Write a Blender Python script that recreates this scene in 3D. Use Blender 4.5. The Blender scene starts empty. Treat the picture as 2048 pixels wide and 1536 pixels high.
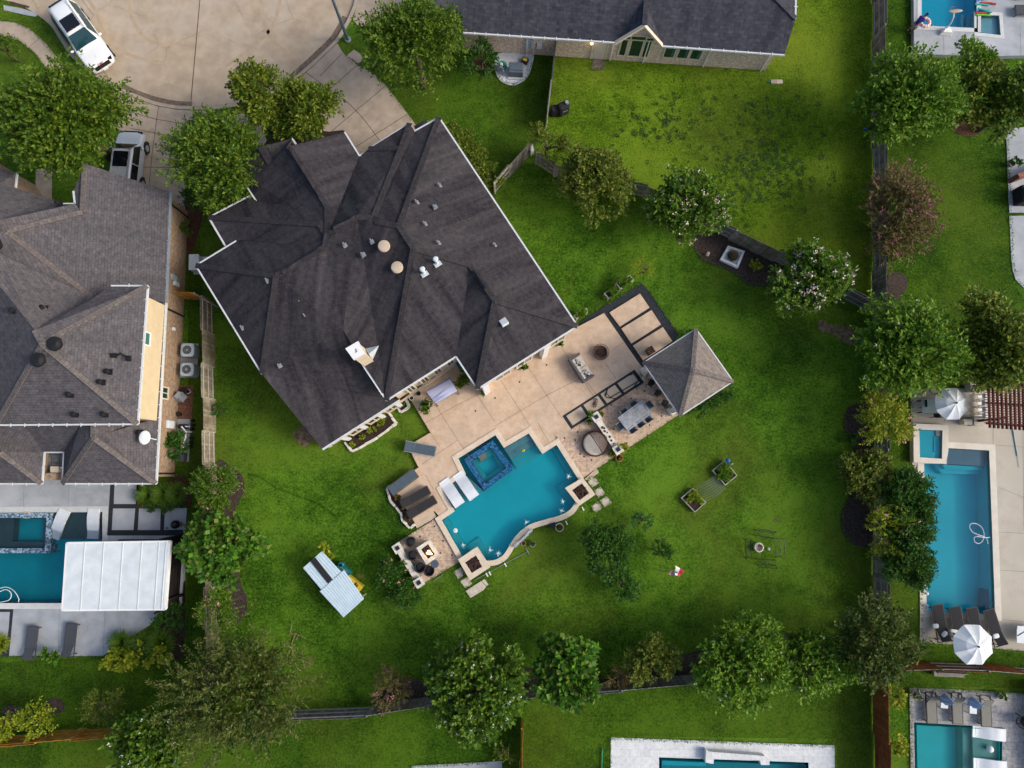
import bpy, bmesh, math, random
import numpy as np
from mathutils import Vector, Matrix
from mathutils.geometry import delaunay_2d_cdt

# ------------------------------------------------------------------ camera, light, exposure
scene = bpy.context.scene
col = scene.collection
R = math.radians
CAM_H = 44.5
TILT = R(7.2)
FOC = 1380.0
cam_d = bpy.data.cameras.new('camera')
cam_d.sensor_width = 36.0
cam_d.lens = 36.0 * FOC / 2048.0
cam_d.clip_start = 0.5
cam_d.clip_end = 1500
cam = bpy.data.objects.new('camera', cam_d)
cam.location = (0, 0, CAM_H)
cam.rotation_euler = (TILT, 0, 0)
col.objects.link(cam)
scene.camera = cam

SUN_AZ, SUN_EL = R(-8), R(36)
world = bpy.data.worlds.new('World')
scene.world = world
world.use_nodes = True
wn = world.node_tree
bg = wn.nodes['Background']
sky = wn.nodes.new('ShaderNodeTexSky')
sky.sky_type = 'NISHITA'
sky.sun_disc = False
sky.sun_elevation = SUN_EL
sky.sun_rotation = R(90) - SUN_AZ
sky.air_density = 1.0
sky.dust_density = 4.0
sky.ozone_density = 1.0
wn.links.new(sky.outputs[0], bg.inputs[0])
bg.inputs[1].default_value = 0.165
sun_d = bpy.data.lights.new('sun', 'SUN')
sun_d.energy = 1.65
sun_d.angle = R(20)
sun_d.color = (1.0, 0.96, 0.90)
sun = bpy.data.objects.new('sun', sun_d)
sv = Vector((math.cos(SUN_EL) * math.cos(SUN_AZ), math.cos(SUN_EL) * math.sin(SUN_AZ), math.sin(SUN_EL)))
sun.rotation_euler = sv.to_track_quat('Z', 'Y').to_euler()
sun.location = (60, -10, 60)
col.objects.link(sun)
scene.view_settings.view_transform = 'Standard'
scene.view_settings.look = 'None'
scene.view_settings.exposure = 0.30
scene.view_settings.gamma = 1.0

# ------------------------------------------------------------------ helpers
_c, _s = math.cos(TILT), math.sin(TILT)
def at(px, py, z=0.0):
    """real ground position (metres) of a photo point lying at height z"""
    dx = (px - 1024) / FOC; dy = (768 - py) / FOC
    X, Y, Z = dx, _c * dy + _s, _s * dy - _c
    t = (CAM_H - z) / (-Z)
    return Vector((X * t, Y * t, z))
def L(pts, z=0.0):
    return [tuple(at(x, y, z)[:2]) for x, y in pts]
def ang(p, q):
    a, b = at(*p), at(*q)
    return math.atan2(b.y - a.y, b.x - a.x)
TH = R(32.5)                       # heading of the main house

class MB:
    def __init__(s): s.V = []; s.F = []
    def add(s, V, F, M=None):
        o = len(s.V)
        s.V += [tuple(M @ Vector(v)) if M is not None else tuple(v) for v in V]
        s.F += [tuple(i + o for i in f) for f in F]; return s
    def box(s, c, d, rz=0, rx=0, ry=0):
        x, y, z = d[0] / 2, d[1] / 2, d[2] / 2
        V = [(-x,-y,-z),(x,-y,-z),(x,y,-z),(-x,y,-z),(-x,-y,z),(x,-y,z),(x,y,z),(-x,y,z)]
        F = [(3,2,1,0),(4,5,6,7),(0,1,5,4),(1,2,6,5),(2,3,7,6),(3,0,4,7)]
        M = Matrix.Translation(c) @ Matrix.Rotation(rz,4,'Z') @ Matrix.Rotation(ry,4,'Y') @ Matrix.Rotation(rx,4,'X')
        return s.add(V, F, M)
    def bar(s, a, b, w, h):        # box beam from a to b
        a, b = Vector(a), Vector(b); d = b - a
        if d.length < 1e-6: return s
        q = d.to_track_quat('X', 'Z')
        M = Matrix.Translation((a + b) / 2) @ q.to_matrix().to_4x4()
        x, y, z = d.length / 2, w / 2, h / 2
        V = [(-x,-y,-z),(x,-y,-z),(x,y,-z),(-x,y,-z),(-x,-y,z),(x,-y,z),(x,y,z),(-x,y,z)]
        return s.add(V, [(3,2,1,0),(4,5,6,7),(0,1,5,4),(1,2,6,5),(2,3,7,6),(3,0,4,7)], M)
    def poly(s, pts): return s.add(pts, [tuple(range(len(pts)))])
    def prism(s, p2, z0, z1):
        a = sum(p2[i][0]*p2[(i+1)%len(p2)][1]-p2[(i+1)%len(p2)][0]*p2[i][1] for i in range(len(p2)))
        if a < 0: p2 = p2[::-1]
        n = len(p2)
        V = [(x, y, z0) for x, y in p2] + [(x, y, z1) for x, y in p2]
        F = [tuple(range(n-1,-1,-1)), tuple(range(n, 2*n))]
        F += [(i, (i+1)%n, n+(i+1)%n, n+i) for i in range(n)]
        return s.add(V, F)
    def tube(s, P, r, n=6, closed=False):
        P = [Vector(p) for p in P]; m = len(P); V = []; F = []
        if not hasattr(r, '__len__'): r = [r] * m
        for i, p in enumerate(P):
            if closed: d = P[(i+1)%m] - P[i-1]
            else: d = P[min(i+1,m-1)] - P[max(i-1,0)]
            if d.length < 1e-9: d = Vector((0,0,1))
            d.normalize()
            ref = Vector((0,0,1)) if abs(d.z) < .95 else Vector((1,0,0))
            a = d.cross(ref).normalized(); b = d.cross(a)
            for k in range(n):
                t = 2*math.pi*k/n
                V.append(p + (a*math.cos(t) + b*math.sin(t)) * r[i])
        for i in range(m if closed else m-1):
            for k in range(n):
                j = (i+1) % m
                F.append((i*n+k, i*n+(k+1)%n, j*n+(k+1)%n, j*n+k))
        if not closed: F += [tuple(range(n-1,-1,-1)), tuple(range((m-1)*n, m*n))]
        return s.add(V, F)
    def lathe(s, prof, c=(0,0,0), n=20, ph=0):
        V = []; F = []; m = len(prof)
        for r, z in prof:
            for k in range(n):
                t = 2*math.pi*k/n + ph
                V.append((c[0]+r*math.cos(t), c[1]+r*math.sin(t), c[2]+z))
        for i in range(m-1):
            for k in range(n):
                F.append((i*n+k, i*n+(k+1)%n, (i+1)*n+(k+1)%n, (i+1)*n+k))
        F += [tuple(range(n-1,-1,-1)), tuple(range((m-1)*n, m*n))]
        return s.add(V, F)
    def cyl(s, c, r, h, n=16, r2=None): return s.lathe([(r,0),(r if r2 is None else r2,h)], c, n)
    def ell(s, c, r, n=12, m=7):
        return s.add(*_sph(n, m), Matrix.Translation(c) @ Matrix.Diagonal((r[0],r[1],r[2],1)))
    def loft(s, rings, cap=True, closed=True):
        n = len(rings[0]); V = [p for q in rings for p in q]; F = []
        for i in range(len(rings)-1):
            for k in range(n if closed else n-1):
                F.append((i*n+k, i*n+(k+1)%n, (i+1)*n+(k+1)%n, (i+1)*n+k))
        if cap: F += [tuple(range(n-1,-1,-1)), tuple(range((len(rings)-1)*n, len(rings)*n))]
        return s.add(V, F)
    def build(s, name, m, parent=None, smooth=False, bevel=0, loc=None):
        me = bpy.data.meshes.new(name)
        off = wloc(parent) if parent else Vector(loc or (0,0,0))
        V = np.array(s.V, dtype=float) - np.array(off)
        me.from_pydata(V.tolist(), [], s.F)
        me.materials.append(m)
        uv = me.uv_layers.new(name='UVMap')
        buf = np.zeros((len(me.loops), 2), dtype=np.float32)
        vs = np.array(s.V, dtype=float)
        for p in me.polygons:
            n = p.normal
            u = Vector((-n.y, n.x, 0))
            if u.length < .05: u = Vector((1,0,0))
            u.normalize(); v = n.cross(u)
            li = list(p.loop_indices); P = vs[list(p.vertices)]
            buf[li,0] = P @ np.array(u); buf[li,1] = P @ np.array(v)
        uv.data.foreach_set('uv', buf.ravel())
        if smooth: me.polygons.foreach_set('use_smooth', [True]*len(me.polygons))
        o = bpy.data.objects.new(name, me); col.objects.link(o)
        if parent: o.parent = parent
        else: o.location = off
        if bevel:
            b = o.modifiers.new('bevel','BEVEL'); b.width = bevel; b.segments = 2; b.limit_method = 'ANGLE'
        return o
_sc = {}
def _sph(n, m):
    if (n,m) not in _sc:
        V=[(0,0,-1)]; F=[]
        for i in range(1,m):
            t=math.pi*i/m-math.pi/2
            for k in range(n): V.append((math.cos(t)*math.cos(2*math.pi*k/n),math.cos(t)*math.sin(2*math.pi*k/n),math.sin(t)))
        V.append((0,0,1)); T=len(V)-1
        for k in range(n):
            F.append((0,1+(k+1)%n,1+k)); F.append((T,1+(m-2)*n+k,1+(m-2)*n+(k+1)%n))
            for i in range(m-2): F.append((1+i*n+k,1+i*n+(k+1)%n,1+(i+1)*n+(k+1)%n,1+(i+1)*n+k))
        _sc[(n,m)]=(V,F)
    return _sc[(n,m)]
def wloc(o):
    v = Vector((0,0,0))
    while o: v += o.location; o = o.parent
    return v
def tag(o, label=None, cat=None, group=None, kind=None):
    if label: o['label'] = label
    if cat: o['category'] = cat
    if group: o['group'] = group
    if kind: o['kind'] = kind
    return o
def thing(name, label, cat, loc=(0,0,0), group=None):
    o = bpy.data.objects.new(name, None); col.objects.link(o)
    o.empty_display_size = .3; o.location = loc
    return tag(o, label, cat, group)
def struct(name, mb, m, **k): return tag(mb.build(name, m, **k), kind='structure')
def single(name, mb, m, label, cat, group=None, **k):
    V = np.array(mb.V); c = (V[:,:2].min(0)+V[:,:2].max(0))/2
    return tag(mb.build(name, m, loc=(c[0],c[1],V[:,2].min()), **k), label, cat, group)
def dup(root, loc, rz=0, label=None, group=None, sc=None):
    def cp(o, par):
        c = o.copy(); col.objects.link(c)
        if par: c.parent = par
        for ch in list(kids.get(o, ())): cp(ch, c)
        return c
    kids = {}
    for o in root.children_recursive: kids.setdefault(o.parent, []).append(o)
    r = cp(root, None); r.location = loc; r.rotation_euler = (0,0,rz)
    if label: r['label'] = label
    if group: r['group'] = group
    if sc: r.scale = (sc,)*3 if not hasattr(sc,'__len__') else sc
    return r
class Kind:
    """build a prototype once, move it to its first place, copy it afterwards"""
    def __init__(s, make): s.make = make; s.root = None
    def put(s, loc, rz, label, group=None, sc=None):
        if s.root is None:
            s.root = s.make(); r = s.root; r.location = loc; r.rotation_euler = (0,0,rz); r['label'] = label
            if group: r['group'] = group
            if sc: r.scale = (sc,)*3 if not hasattr(sc,'__len__') else sc
            return r
        return dup(s.root, loc, rz, label, group, sc if sc else (1,1,1))
def inside(p, poly):
    x, y = p; r = False; n = len(poly)
    for i in range(n):
        x1,y1 = poly[i]; x2,y2 = poly[i-1]
        if (y1 > y) != (y2 > y) and x < (x2-x1)*(y-y1)/(y2-y1)+x1: r = not r
    return r
def slab(outer, holes, z, zb=None):
    """flat sheet with holes; with zb also the skirt down to zb"""
    pts = []; ed = []
    for lp in [outer]+list(holes):
        o = len(pts); pts += [Vector(p) for p in lp]; ed += [(o+i, o+(i+1)%len(lp)) for i in range(len(lp))]
    v, e, f, *_ = delaunay_2d_cdt(pts, ed, [], 0, 1e-5)
    keep = []
    for t in f:
        c = sum((v[i] for i in t), Vector((0,0)))/len(t)
        if inside(c, outer) and not any(inside(c, h) for h in holes): keep.append(tuple(t))
    mb = MB(); mb.V = [(p.x,p.y,z) for p in v]
    for t in keep:
        a,b,c = (v[i] for i in t[:3])
        mb.F.append(t if (b-a).cross(c-a) > 0 else t[::-1])
    if zb is not None:
        cnt = {}
        for t in mb.F:
            for i in range(len(t)):
                k = (t[i], t[(i+1)%len(t)]); cnt[k] = 1
        n = len(v); mb.V += [(p.x,p.y,zb) for p in v]
        mb.F += [(b,a,a+n,b+n) for a,b in cnt if (b,a) not in cnt]
    return mb
def offset(poly, d):
    a = sum(poly[i][0]*poly[(i+1)%len(poly)][1]-poly[(i+1)%len(poly)][0]*poly[i][1] for i in range(len(poly)))
    sg = 1 if a > 0 else -1; out = []; n = len(poly)
    for i in range(n):
        p0,p1,p2 = Vector(poly[i-1]),Vector(poly[i]),Vector(poly[(i+1)%n])
        a1=(p1-p0).normalized(); a2=(p2-p1).normalized()
        n1=Vector((a1.y,-a1.x))*sg; n2=Vector((a2.y,-a2.x))*sg
        b=n1+n2
        if b.length<.2: b=n1
        b.normalize(); k=max(.45,b.dot(n1)); out.append(tuple(p1+b*d/k))
    return out
def smooth(pts, n=6, closed=True):
    out=[]; m=len(pts)
    for i in range(m if closed else m-1):
        g=lambda j: pts[j%m] if closed else pts[min(max(j,0),m-1)]
        p0,p1,p2,p3=[np.array(g(i+j),float) for j in (-1,0,1,2)]
        for k in range(n):
            t=k/n
            out.append(tuple(.5*((2*p1)+(-p0+p2)*t+(2*p0-5*p1+4*p2-p3)*t*t+(-p0+3*p1-3*p2+p3)*t**3)))
    if not closed: out.append(tuple(pts[-1]))
    return out

# ------------------------------------------------------------------ materials
def newmat(name):
    m = bpy.data.materials.new(name); m.use_nodes = True
    nt = m.node_tree; p = nt.nodes['Principled BSDF']
    return m, nt, p
def nd(nt, t, **k):
    n = nt.nodes.new(t)
    for a, b in k.items():
        if a.startswith('i_'):
            key = a[2:]; key = int(key) if key.isdigit() else key
            n.inputs[key].default_value = b
        else: setattr(n, a, b)
    return n
def ramp(nt, stops):
    r = nt.nodes.new('ShaderNodeValToRGB'); e = r.color_ramp.elements
    while len(e) < len(stops): e.new(.5)
    for x, (p, c) in zip(e, stops): x.position = p; x.color = (*c, 1)
    return r
def mixc(nt, fac, a, b, mode='MIX'):
    m = nt.nodes.new('ShaderNodeMix'); m.data_type = 'RGBA'; m.blend_type = mode
    for sock, v in ((0,fac),(6,a),(7,b)):
        if hasattr(v,'links'): nt.links.new(v, m.inputs[sock])
        elif sock == 0: m.inputs[0].default_value = v
        else: m.inputs[sock].default_value = (*v,1)
    return m.outputs[2]
def bump(nt, p, h, s, d=.02):
    b = nd(nt,'ShaderNodeBump'); b.inputs['Strength'].default_value = s; b.inputs['Distance'].default_value = d
    nt.links.new(h, b.inputs['Height']); nt.links.new(b.outputs[0], p.inputs['Normal'])
def mat(name, c, c2=None, sc=3.0, rough=.75, metal=0, bmp=0, det=6, spec=.3, coord='Object', lo=.35, hi=.65, c3=None, sc3=.4):
    m, nt, p = newmat(name)
    p.inputs['Roughness'].default_value = rough; p.inputs['Metallic'].default_value = metal
    p.inputs['Specular IOR Level'].default_value = spec
    if c2 is None: c2 = tuple(x*.78 for x in c)
    tc = nd(nt,'ShaderNodeTexCoord')
    n = nd(nt,'ShaderNodeTexNoise', i_Scale=sc, i_Detail=det, i_Roughness=.62); nt.links.new(tc.outputs[coord], n.inputs[0])
    r = ramp(nt, [(lo,c2),(hi,c)]); nt.links.new(n.outputs[0], r.inputs[0]); o = r.outputs[0]
    if c3:
        n3 = nd(nt,'ShaderNodeTexNoise', i_Scale=sc3, i_Detail=5, i_Roughness=.65); nt.links.new(tc.outputs[coord], n3.inputs[0])
        r3 = ramp(nt, [(.48,(0,0,0)),(.7,(1,1,1))]); nt.links.new(n3.outputs[0], r3.inputs[0])
        o = mixc(nt, r3.outputs[0], o, c3)
    nt.links.new(o, p.inputs['Base Color'])
    if bmp: bump(nt, p, n.outputs[0], bmp)
    return m
def grassmat(name, dark, mid, bright, yellow, ysc=.12, weeds=False):
    m, nt, p = newmat(name); p.inputs['Roughness'].default_value = .9; p.inputs['Specular IOR Level'].default_value = .08
    tc = nd(nt,'ShaderNodeTexCoord'); ob = tc.outputs['Object']
    def noise(s, d=4, ro=.6, dist=0):
        n = nd(nt,'ShaderNodeTexNoise', i_Scale=s, i_Detail=d, i_Roughness=ro, i_Distortion=dist); nt.links.new(ob, n.inputs[0]); return n.outputs[0]
    big = noise(.16, 3, .5, .4); midn = noise(1.3, 5, .7); fine = noise(6.5, 4, .75); vf = noise(26, 2, .6)
    a = nd(nt,'ShaderNodeMath', operation='MULTIPLY_ADD', i_1=.85, i_2=-.70); nt.links.new(big, a.inputs[0])
    b = nd(nt,'ShaderNodeMath', operation='MULTIPLY_ADD', i_1=.62); nt.links.new(midn, b.inputs[0]); nt.links.new(a.outputs[0], b.inputs[2])
    c = nd(nt,'ShaderNodeMath', operation='MULTIPLY_ADD', i_1=1.0); nt.links.new(fine, c.inputs[0]); nt.links.new(b.outputs[0], c.inputs[2])
    d = nd(nt,'ShaderNodeMath', operation='MULTIPLY_ADD', i_1=.6); nt.links.new(vf, d.inputs[0]); nt.links.new(c.outputs[0], d.inputs[2])
    r = ramp(nt, [(.60,dark),(.82,mid),(1.0,bright)])
    sc = nd(nt,'ShaderNodeMath', operation='MULTIPLY', i_1=1.0); nt.links.new(d.outputs[0], sc.inputs[0])
    nt.links.new(sc.outputs[0], r.inputs[0])
    yn = noise(ysc, 4, .6, .6); yr = ramp(nt, [(.46,(0,0,0)),(.68,(1,1,1))]); nt.links.new(yn, yr.inputs[0])
    yf = nd(nt,'ShaderNodeMath', operation='MULTIPLY'); nt.links.new(yr.outputs[0], yf.inputs[0]); nt.links.new(fine, yf.inputs[1])
    o = mixc(nt, yf.outputs[0], r.outputs[0], yellow)
    if weeds:
        v = nd(nt,'ShaderNodeTexVoronoi', i_Scale=1.15, i_Randomness=1.0); nt.links.new(ob, v.inputs['Vector'])
        vr = ramp(nt, [(.1,(1,1,1)),(.26,(0,0,0))])
        va = nd(nt,'ShaderNodeMath', operation='MULTIPLY_ADD', i_1=.3); nt.links.new(midn, va.inputs[0]); nt.links.new(v.outputs['Distance'], va.inputs[2])
        va2 = nd(nt,'ShaderNodeMath', operation='SUBTRACT', i_1=.13); nt.links.new(va.outputs[0], va2.inputs[0])
        nt.links.new(va2.outputs[0], vr.inputs[0])
        # two loose colonies of weeds in the lawn
        tot = None
        for (wx, wy, rad) in weeds:
            vm = nd(nt,'ShaderNodeVectorMath', operation='DISTANCE'); nt.links.new(ob, vm.inputs[0]); vm.inputs[1].default_value = (wx, wy, 0)
            mr = nd(nt,'ShaderNodeMapRange', i_1=rad*.35, i_2=rad, i_3=1.0, i_4=0.0); nt.links.new(vm.outputs['Value'], mr.inputs[0])
            if tot is None: tot = mr.outputs[0]
            else:
                mx = nd(nt,'ShaderNodeMath', operation='MAXIMUM'); nt.links.new(tot, mx.inputs[0]); nt.links.new(mr.outputs[0], mx.inputs[1]); tot = mx.outputs[0]
        wn_ = noise(.55, 3, .6); wr = ramp(nt, [(.28,(0,0,0)),(.46,(1,1,1))]); nt.links.new(wn_, wr.inputs[0])
        wf = nd(nt,'ShaderNodeMath', operation='MULTIPLY'); nt.links.new(vr.outputs[0], wf.inputs[0]); nt.links.new(tot, wf.inputs[1])
        wf2 = nd(nt,'ShaderNodeMath', operation='MULTIPLY'); nt.links.new(wf.outputs[0], wf2.inputs[0]); nt.links.new(wr.outputs[0], wf2.inputs[1])
        wf3 = nd(nt,'ShaderNodeMath', operation='MULTIPLY', i_1=.92); nt.links.new(wf2.outputs[0], wf3.inputs[0])
        o = mixc(nt, wf3.outputs[0], o, (.014,.05,.006))
    nt.links.new(o, p.inputs['Base Color'])
    h = nd(nt,'ShaderNodeMath', operation='ADD'); nt.links.new(fine, h.inputs[0]); nt.links.new(vf, h.inputs[1])
    bump(nt, p, h.outputs[0], .9, .08)
    return m
def shingle(name, a, b, c, w=.33, h=.14, streak=.5, patch=None):
    m, nt, p = newmat(name); p.inputs['Roughness'].default_value = .95; p.inputs['Specular IOR Level'].default_value = .12
    tc = nd(nt,'ShaderNodeTexCoord'); uv = tc.outputs['UV']
    br = nd(nt,'ShaderNodeTexBrick', offset=.5, i_Scale=1.0); nt.links.new(uv, br.inputs[0])
    br.inputs['Color1'].default_value=(*a,1); br.inputs['Color2'].default_value=(*b,1); br.inputs['Mortar'].default_value=(*[x*.55 for x in a],1)
    br.inputs['Mortar Size'].default_value=.016; br.inputs['Brick Width'].default_value=w; br.inputs['Row Height'].default_value=h; br.inputs['Mortar Smooth'].default_value=.4
    mp = nd(nt,'ShaderNodeMapping'); mp.inputs['Scale'].default_value=(1.2,.14,1); nt.links.new(uv, mp.inputs[0])
    n = nd(nt,'ShaderNodeTexNoise', i_Scale=1.0, i_Detail=7, i_Roughness=.65, i_Distortion=.5); nt.links.new(mp.outputs[0], n.inputs[0])
    r = ramp(nt,[(.36,(0,0,0)),(.72,(1,1,1))]); nt.links.new(n.outputs[0], r.inputs[0])
    f = nd(nt,'ShaderNodeMath', operation='MULTIPLY', i_1=streak); nt.links.new(r.outputs[0], f.inputs[0])
    o = mixc(nt, f.outputs[0], br.outputs[0], c)
    n2 = nd(nt,'ShaderNodeTexNoise', i_Scale=3.5, i_Detail=6, i_Roughness=.7); nt.links.new(uv, n2.inputs[0])
    r2 = ramp(nt,[(.3,(.6,.6,.6)),(.7,(1.25,1.25,1.25))]); nt.links.new(n2.outputs[0], r2.inputs[0])
    o = mixc(nt, 1.0, o, r2.outputs[0], 'MULTIPLY')
    nt.links.new(o, p.inputs['Base Color'])
    bump(nt, p, br.outputs['Fac'], -.5, .02)
    return m
def brickmat(name, a, b, mortar, w=.22, h=.075, ms=.012, offs=.5, rough=.9, var=None, nl=(.6,1.2)):
    m, nt, p = newmat(name); p.inputs['Roughness'].default_value = rough; p.inputs['Specular IOR Level'].default_value=.2
    tc = nd(nt,'ShaderNodeTexCoord'); br = nd(nt,'ShaderNodeTexBrick', offset=offs, i_Scale=1.0); nt.links.new(tc.outputs['UV'], br.inputs[0])
    br.inputs['Color1'].default_value=(*a,1); br.inputs['Color2'].default_value=(*b,1); br.inputs['Mortar'].default_value=(*mortar,1)
    br.inputs['Mortar Size'].default_value=ms; br.inputs['Brick Width'].default_value=w; br.inputs['Row Height'].default_value=h
    n = nd(nt,'ShaderNodeTexNoise', i_Scale=4.5, i_Detail=4, i_Roughness=.7); nt.links.new(tc.outputs['UV'], n.inputs[0])
    r = ramp(nt,[(.34,(nl[0],)*3),(.66,(nl[1],)*3)]); nt.links.new(n.outputs[0], r.inputs[0])
    o = mixc(nt,1.0,br.outputs[0],r.outputs[0],'MULTIPLY')
    if var:
        n2 = nd(nt,'ShaderNodeTexNoise', i_Scale=9, i_Detail=2); nt.links.new(tc.outputs['UV'], n2.inputs[0])
        r2 = ramp(nt,[(.52,(0,0,0)),(.62,(1,1,1))]); nt.links.new(n2.outputs[0], r2.inputs[0]); o = mixc(nt, r2.outputs[0], o, var)
    nt.links.new(o, p.inputs['Base Color']); bump(nt,p,br.outputs['Fac'],-.4,.01)
    return m
def leafmat(name, cols, tr=.25):
    m, nt, p = newmat(name); p.inputs['Roughness'].default_value=.6; p.inputs['Specular IOR Level'].default_value=.25
    g = nd(nt,'ShaderNodeNewGeometry'); k = len(cols)
    if name.endswith('leaf') or name.endswith('blade'): cols = [(c[0]*1.7,c[1]*1.5,c[2]*.9) for c in cols]
    r = ramp(nt, [(i/max(1,k-1),c) for i,c in enumerate(cols)]); nt.links.new(g.outputs['Random Per Island'], r.inputs[0])
    nt.links.new(r.outputs[0], p.inputs['Base Color'])
    t = nd(nt,'ShaderNodeBsdfTranslucent'); nt.links.new(r.outputs[0], t.inputs[0])
    x = nd(nt,'ShaderNodeMixShader'); x.inputs[0].default_value=tr
    nt.links.new(p.outputs[0], x.inputs[1]); nt.links.new(t.outputs[0], x.inputs[2])
    nt.links.new(x.outputs[0], nt.nodes['Material Output'].inputs[0])
    return m
def woodmat(name, cols, rough=.85):
    m, nt, p = newmat(name); p.inputs['Roughness'].default_value=rough; p.inputs['Specular IOR Level'].default_value=.15
    g = nd(nt,'ShaderNodeNewGeometry'); k=len(cols)
    r = ramp(nt, [(i/max(1,k-1),c) for i,c in enumerate(cols)]); nt.links.new(g.outputs['Random Per Island'], r.inputs[0])
    tc = nd(nt,'ShaderNodeTexCoord'); n = nd(nt,'ShaderNodeTexNoise', i_Scale=2.2, i_Detail=5, i_Roughness=.7); nt.links.new(tc.outputs['Object'], n.inputs[0])
    r2 = ramp(nt,[(.32,(.5,.5,.5)),(.68,(1.25,1.25,1.25))]); nt.links.new(n.outputs[0], r2.inputs[0])
    nt.links.new(mixc(nt,1.0,r.outputs[0],r2.outputs[0],'MULTIPLY'), p.inputs['Base Color'])
    return m
def watermat(name, tint, bs=.05):
    m, nt, p = newmat(name); nt.nodes.remove(p)
    t = nd(nt,'ShaderNodeBsdfTransparent'); t.inputs[0].default_value=(*tint,1)
    g = nd(nt,'ShaderNodeBsdfGlossy', i_Roughness=.05); g.inputs[0].default_value=(.5,.5,.5,1)
    f = nd(nt,'ShaderNodeFresnel', i_IOR=1.33)
    tc = nd(nt,'ShaderNodeTexCoord'); n = nd(nt,'ShaderNodeTexNoise', i_Scale=2.4, i_Detail=4, i_Roughness=.6); nt.links.new(tc.outputs['Object'], n.inputs[0])
    b = nd(nt,'ShaderNodeBump', i_Strength=bs, i_Distance=.05); nt.links.new(n.outputs[0], b.inputs['Height'])
    nt.links.new(b.outputs[0], g.inputs['Normal']); nt.links.new(b.outputs[0], f.inputs['Normal'])
    x = nd(nt,'ShaderNodeMixShader'); nt.links.new(f.outputs[0], x.inputs[0]); nt.links.new(t.outputs[0], x.inputs[1]); nt.links.new(g.outputs[0], x.inputs[2])
    nt.links.new(x.outputs[0], nt.nodes['Material Output'].inputs[0])
    return m
def emit(name, c, s):
    m, nt, p = newmat(name); p.inputs['Base Color'].default_value=(*c,1); p.inputs['Emission Color'].default_value=(*c,1); p.inputs['Emission Strength'].default_value=s
    return m
def mosaic(name, cols, sc=9):
    m, nt, p = newmat(name); p.inputs['Roughness'].default_value=.25
    tc = nd(nt,'ShaderNodeTexCoord'); v = nd(nt,'ShaderNodeTexVoronoi', i_Scale=sc); nt.links.new(tc.outputs['Object'], v.inputs['Vector'])
    s = nd(nt,'ShaderNodeSeparateColor'); nt.links.new(v.outputs['Color'], s.inputs[0])
    r = ramp(nt,[(i/max(1,len(cols)-1),c) for i,c in enumerate(cols)]); r.color_ramp.interpolation='CONSTANT' if len(cols)>3 else 'LINEAR'
    nt.links.new(s.outputs[0], r.inputs[0]); nt.links.new(r.outputs[0], p.inputs['Base Color'])
    return m

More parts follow.
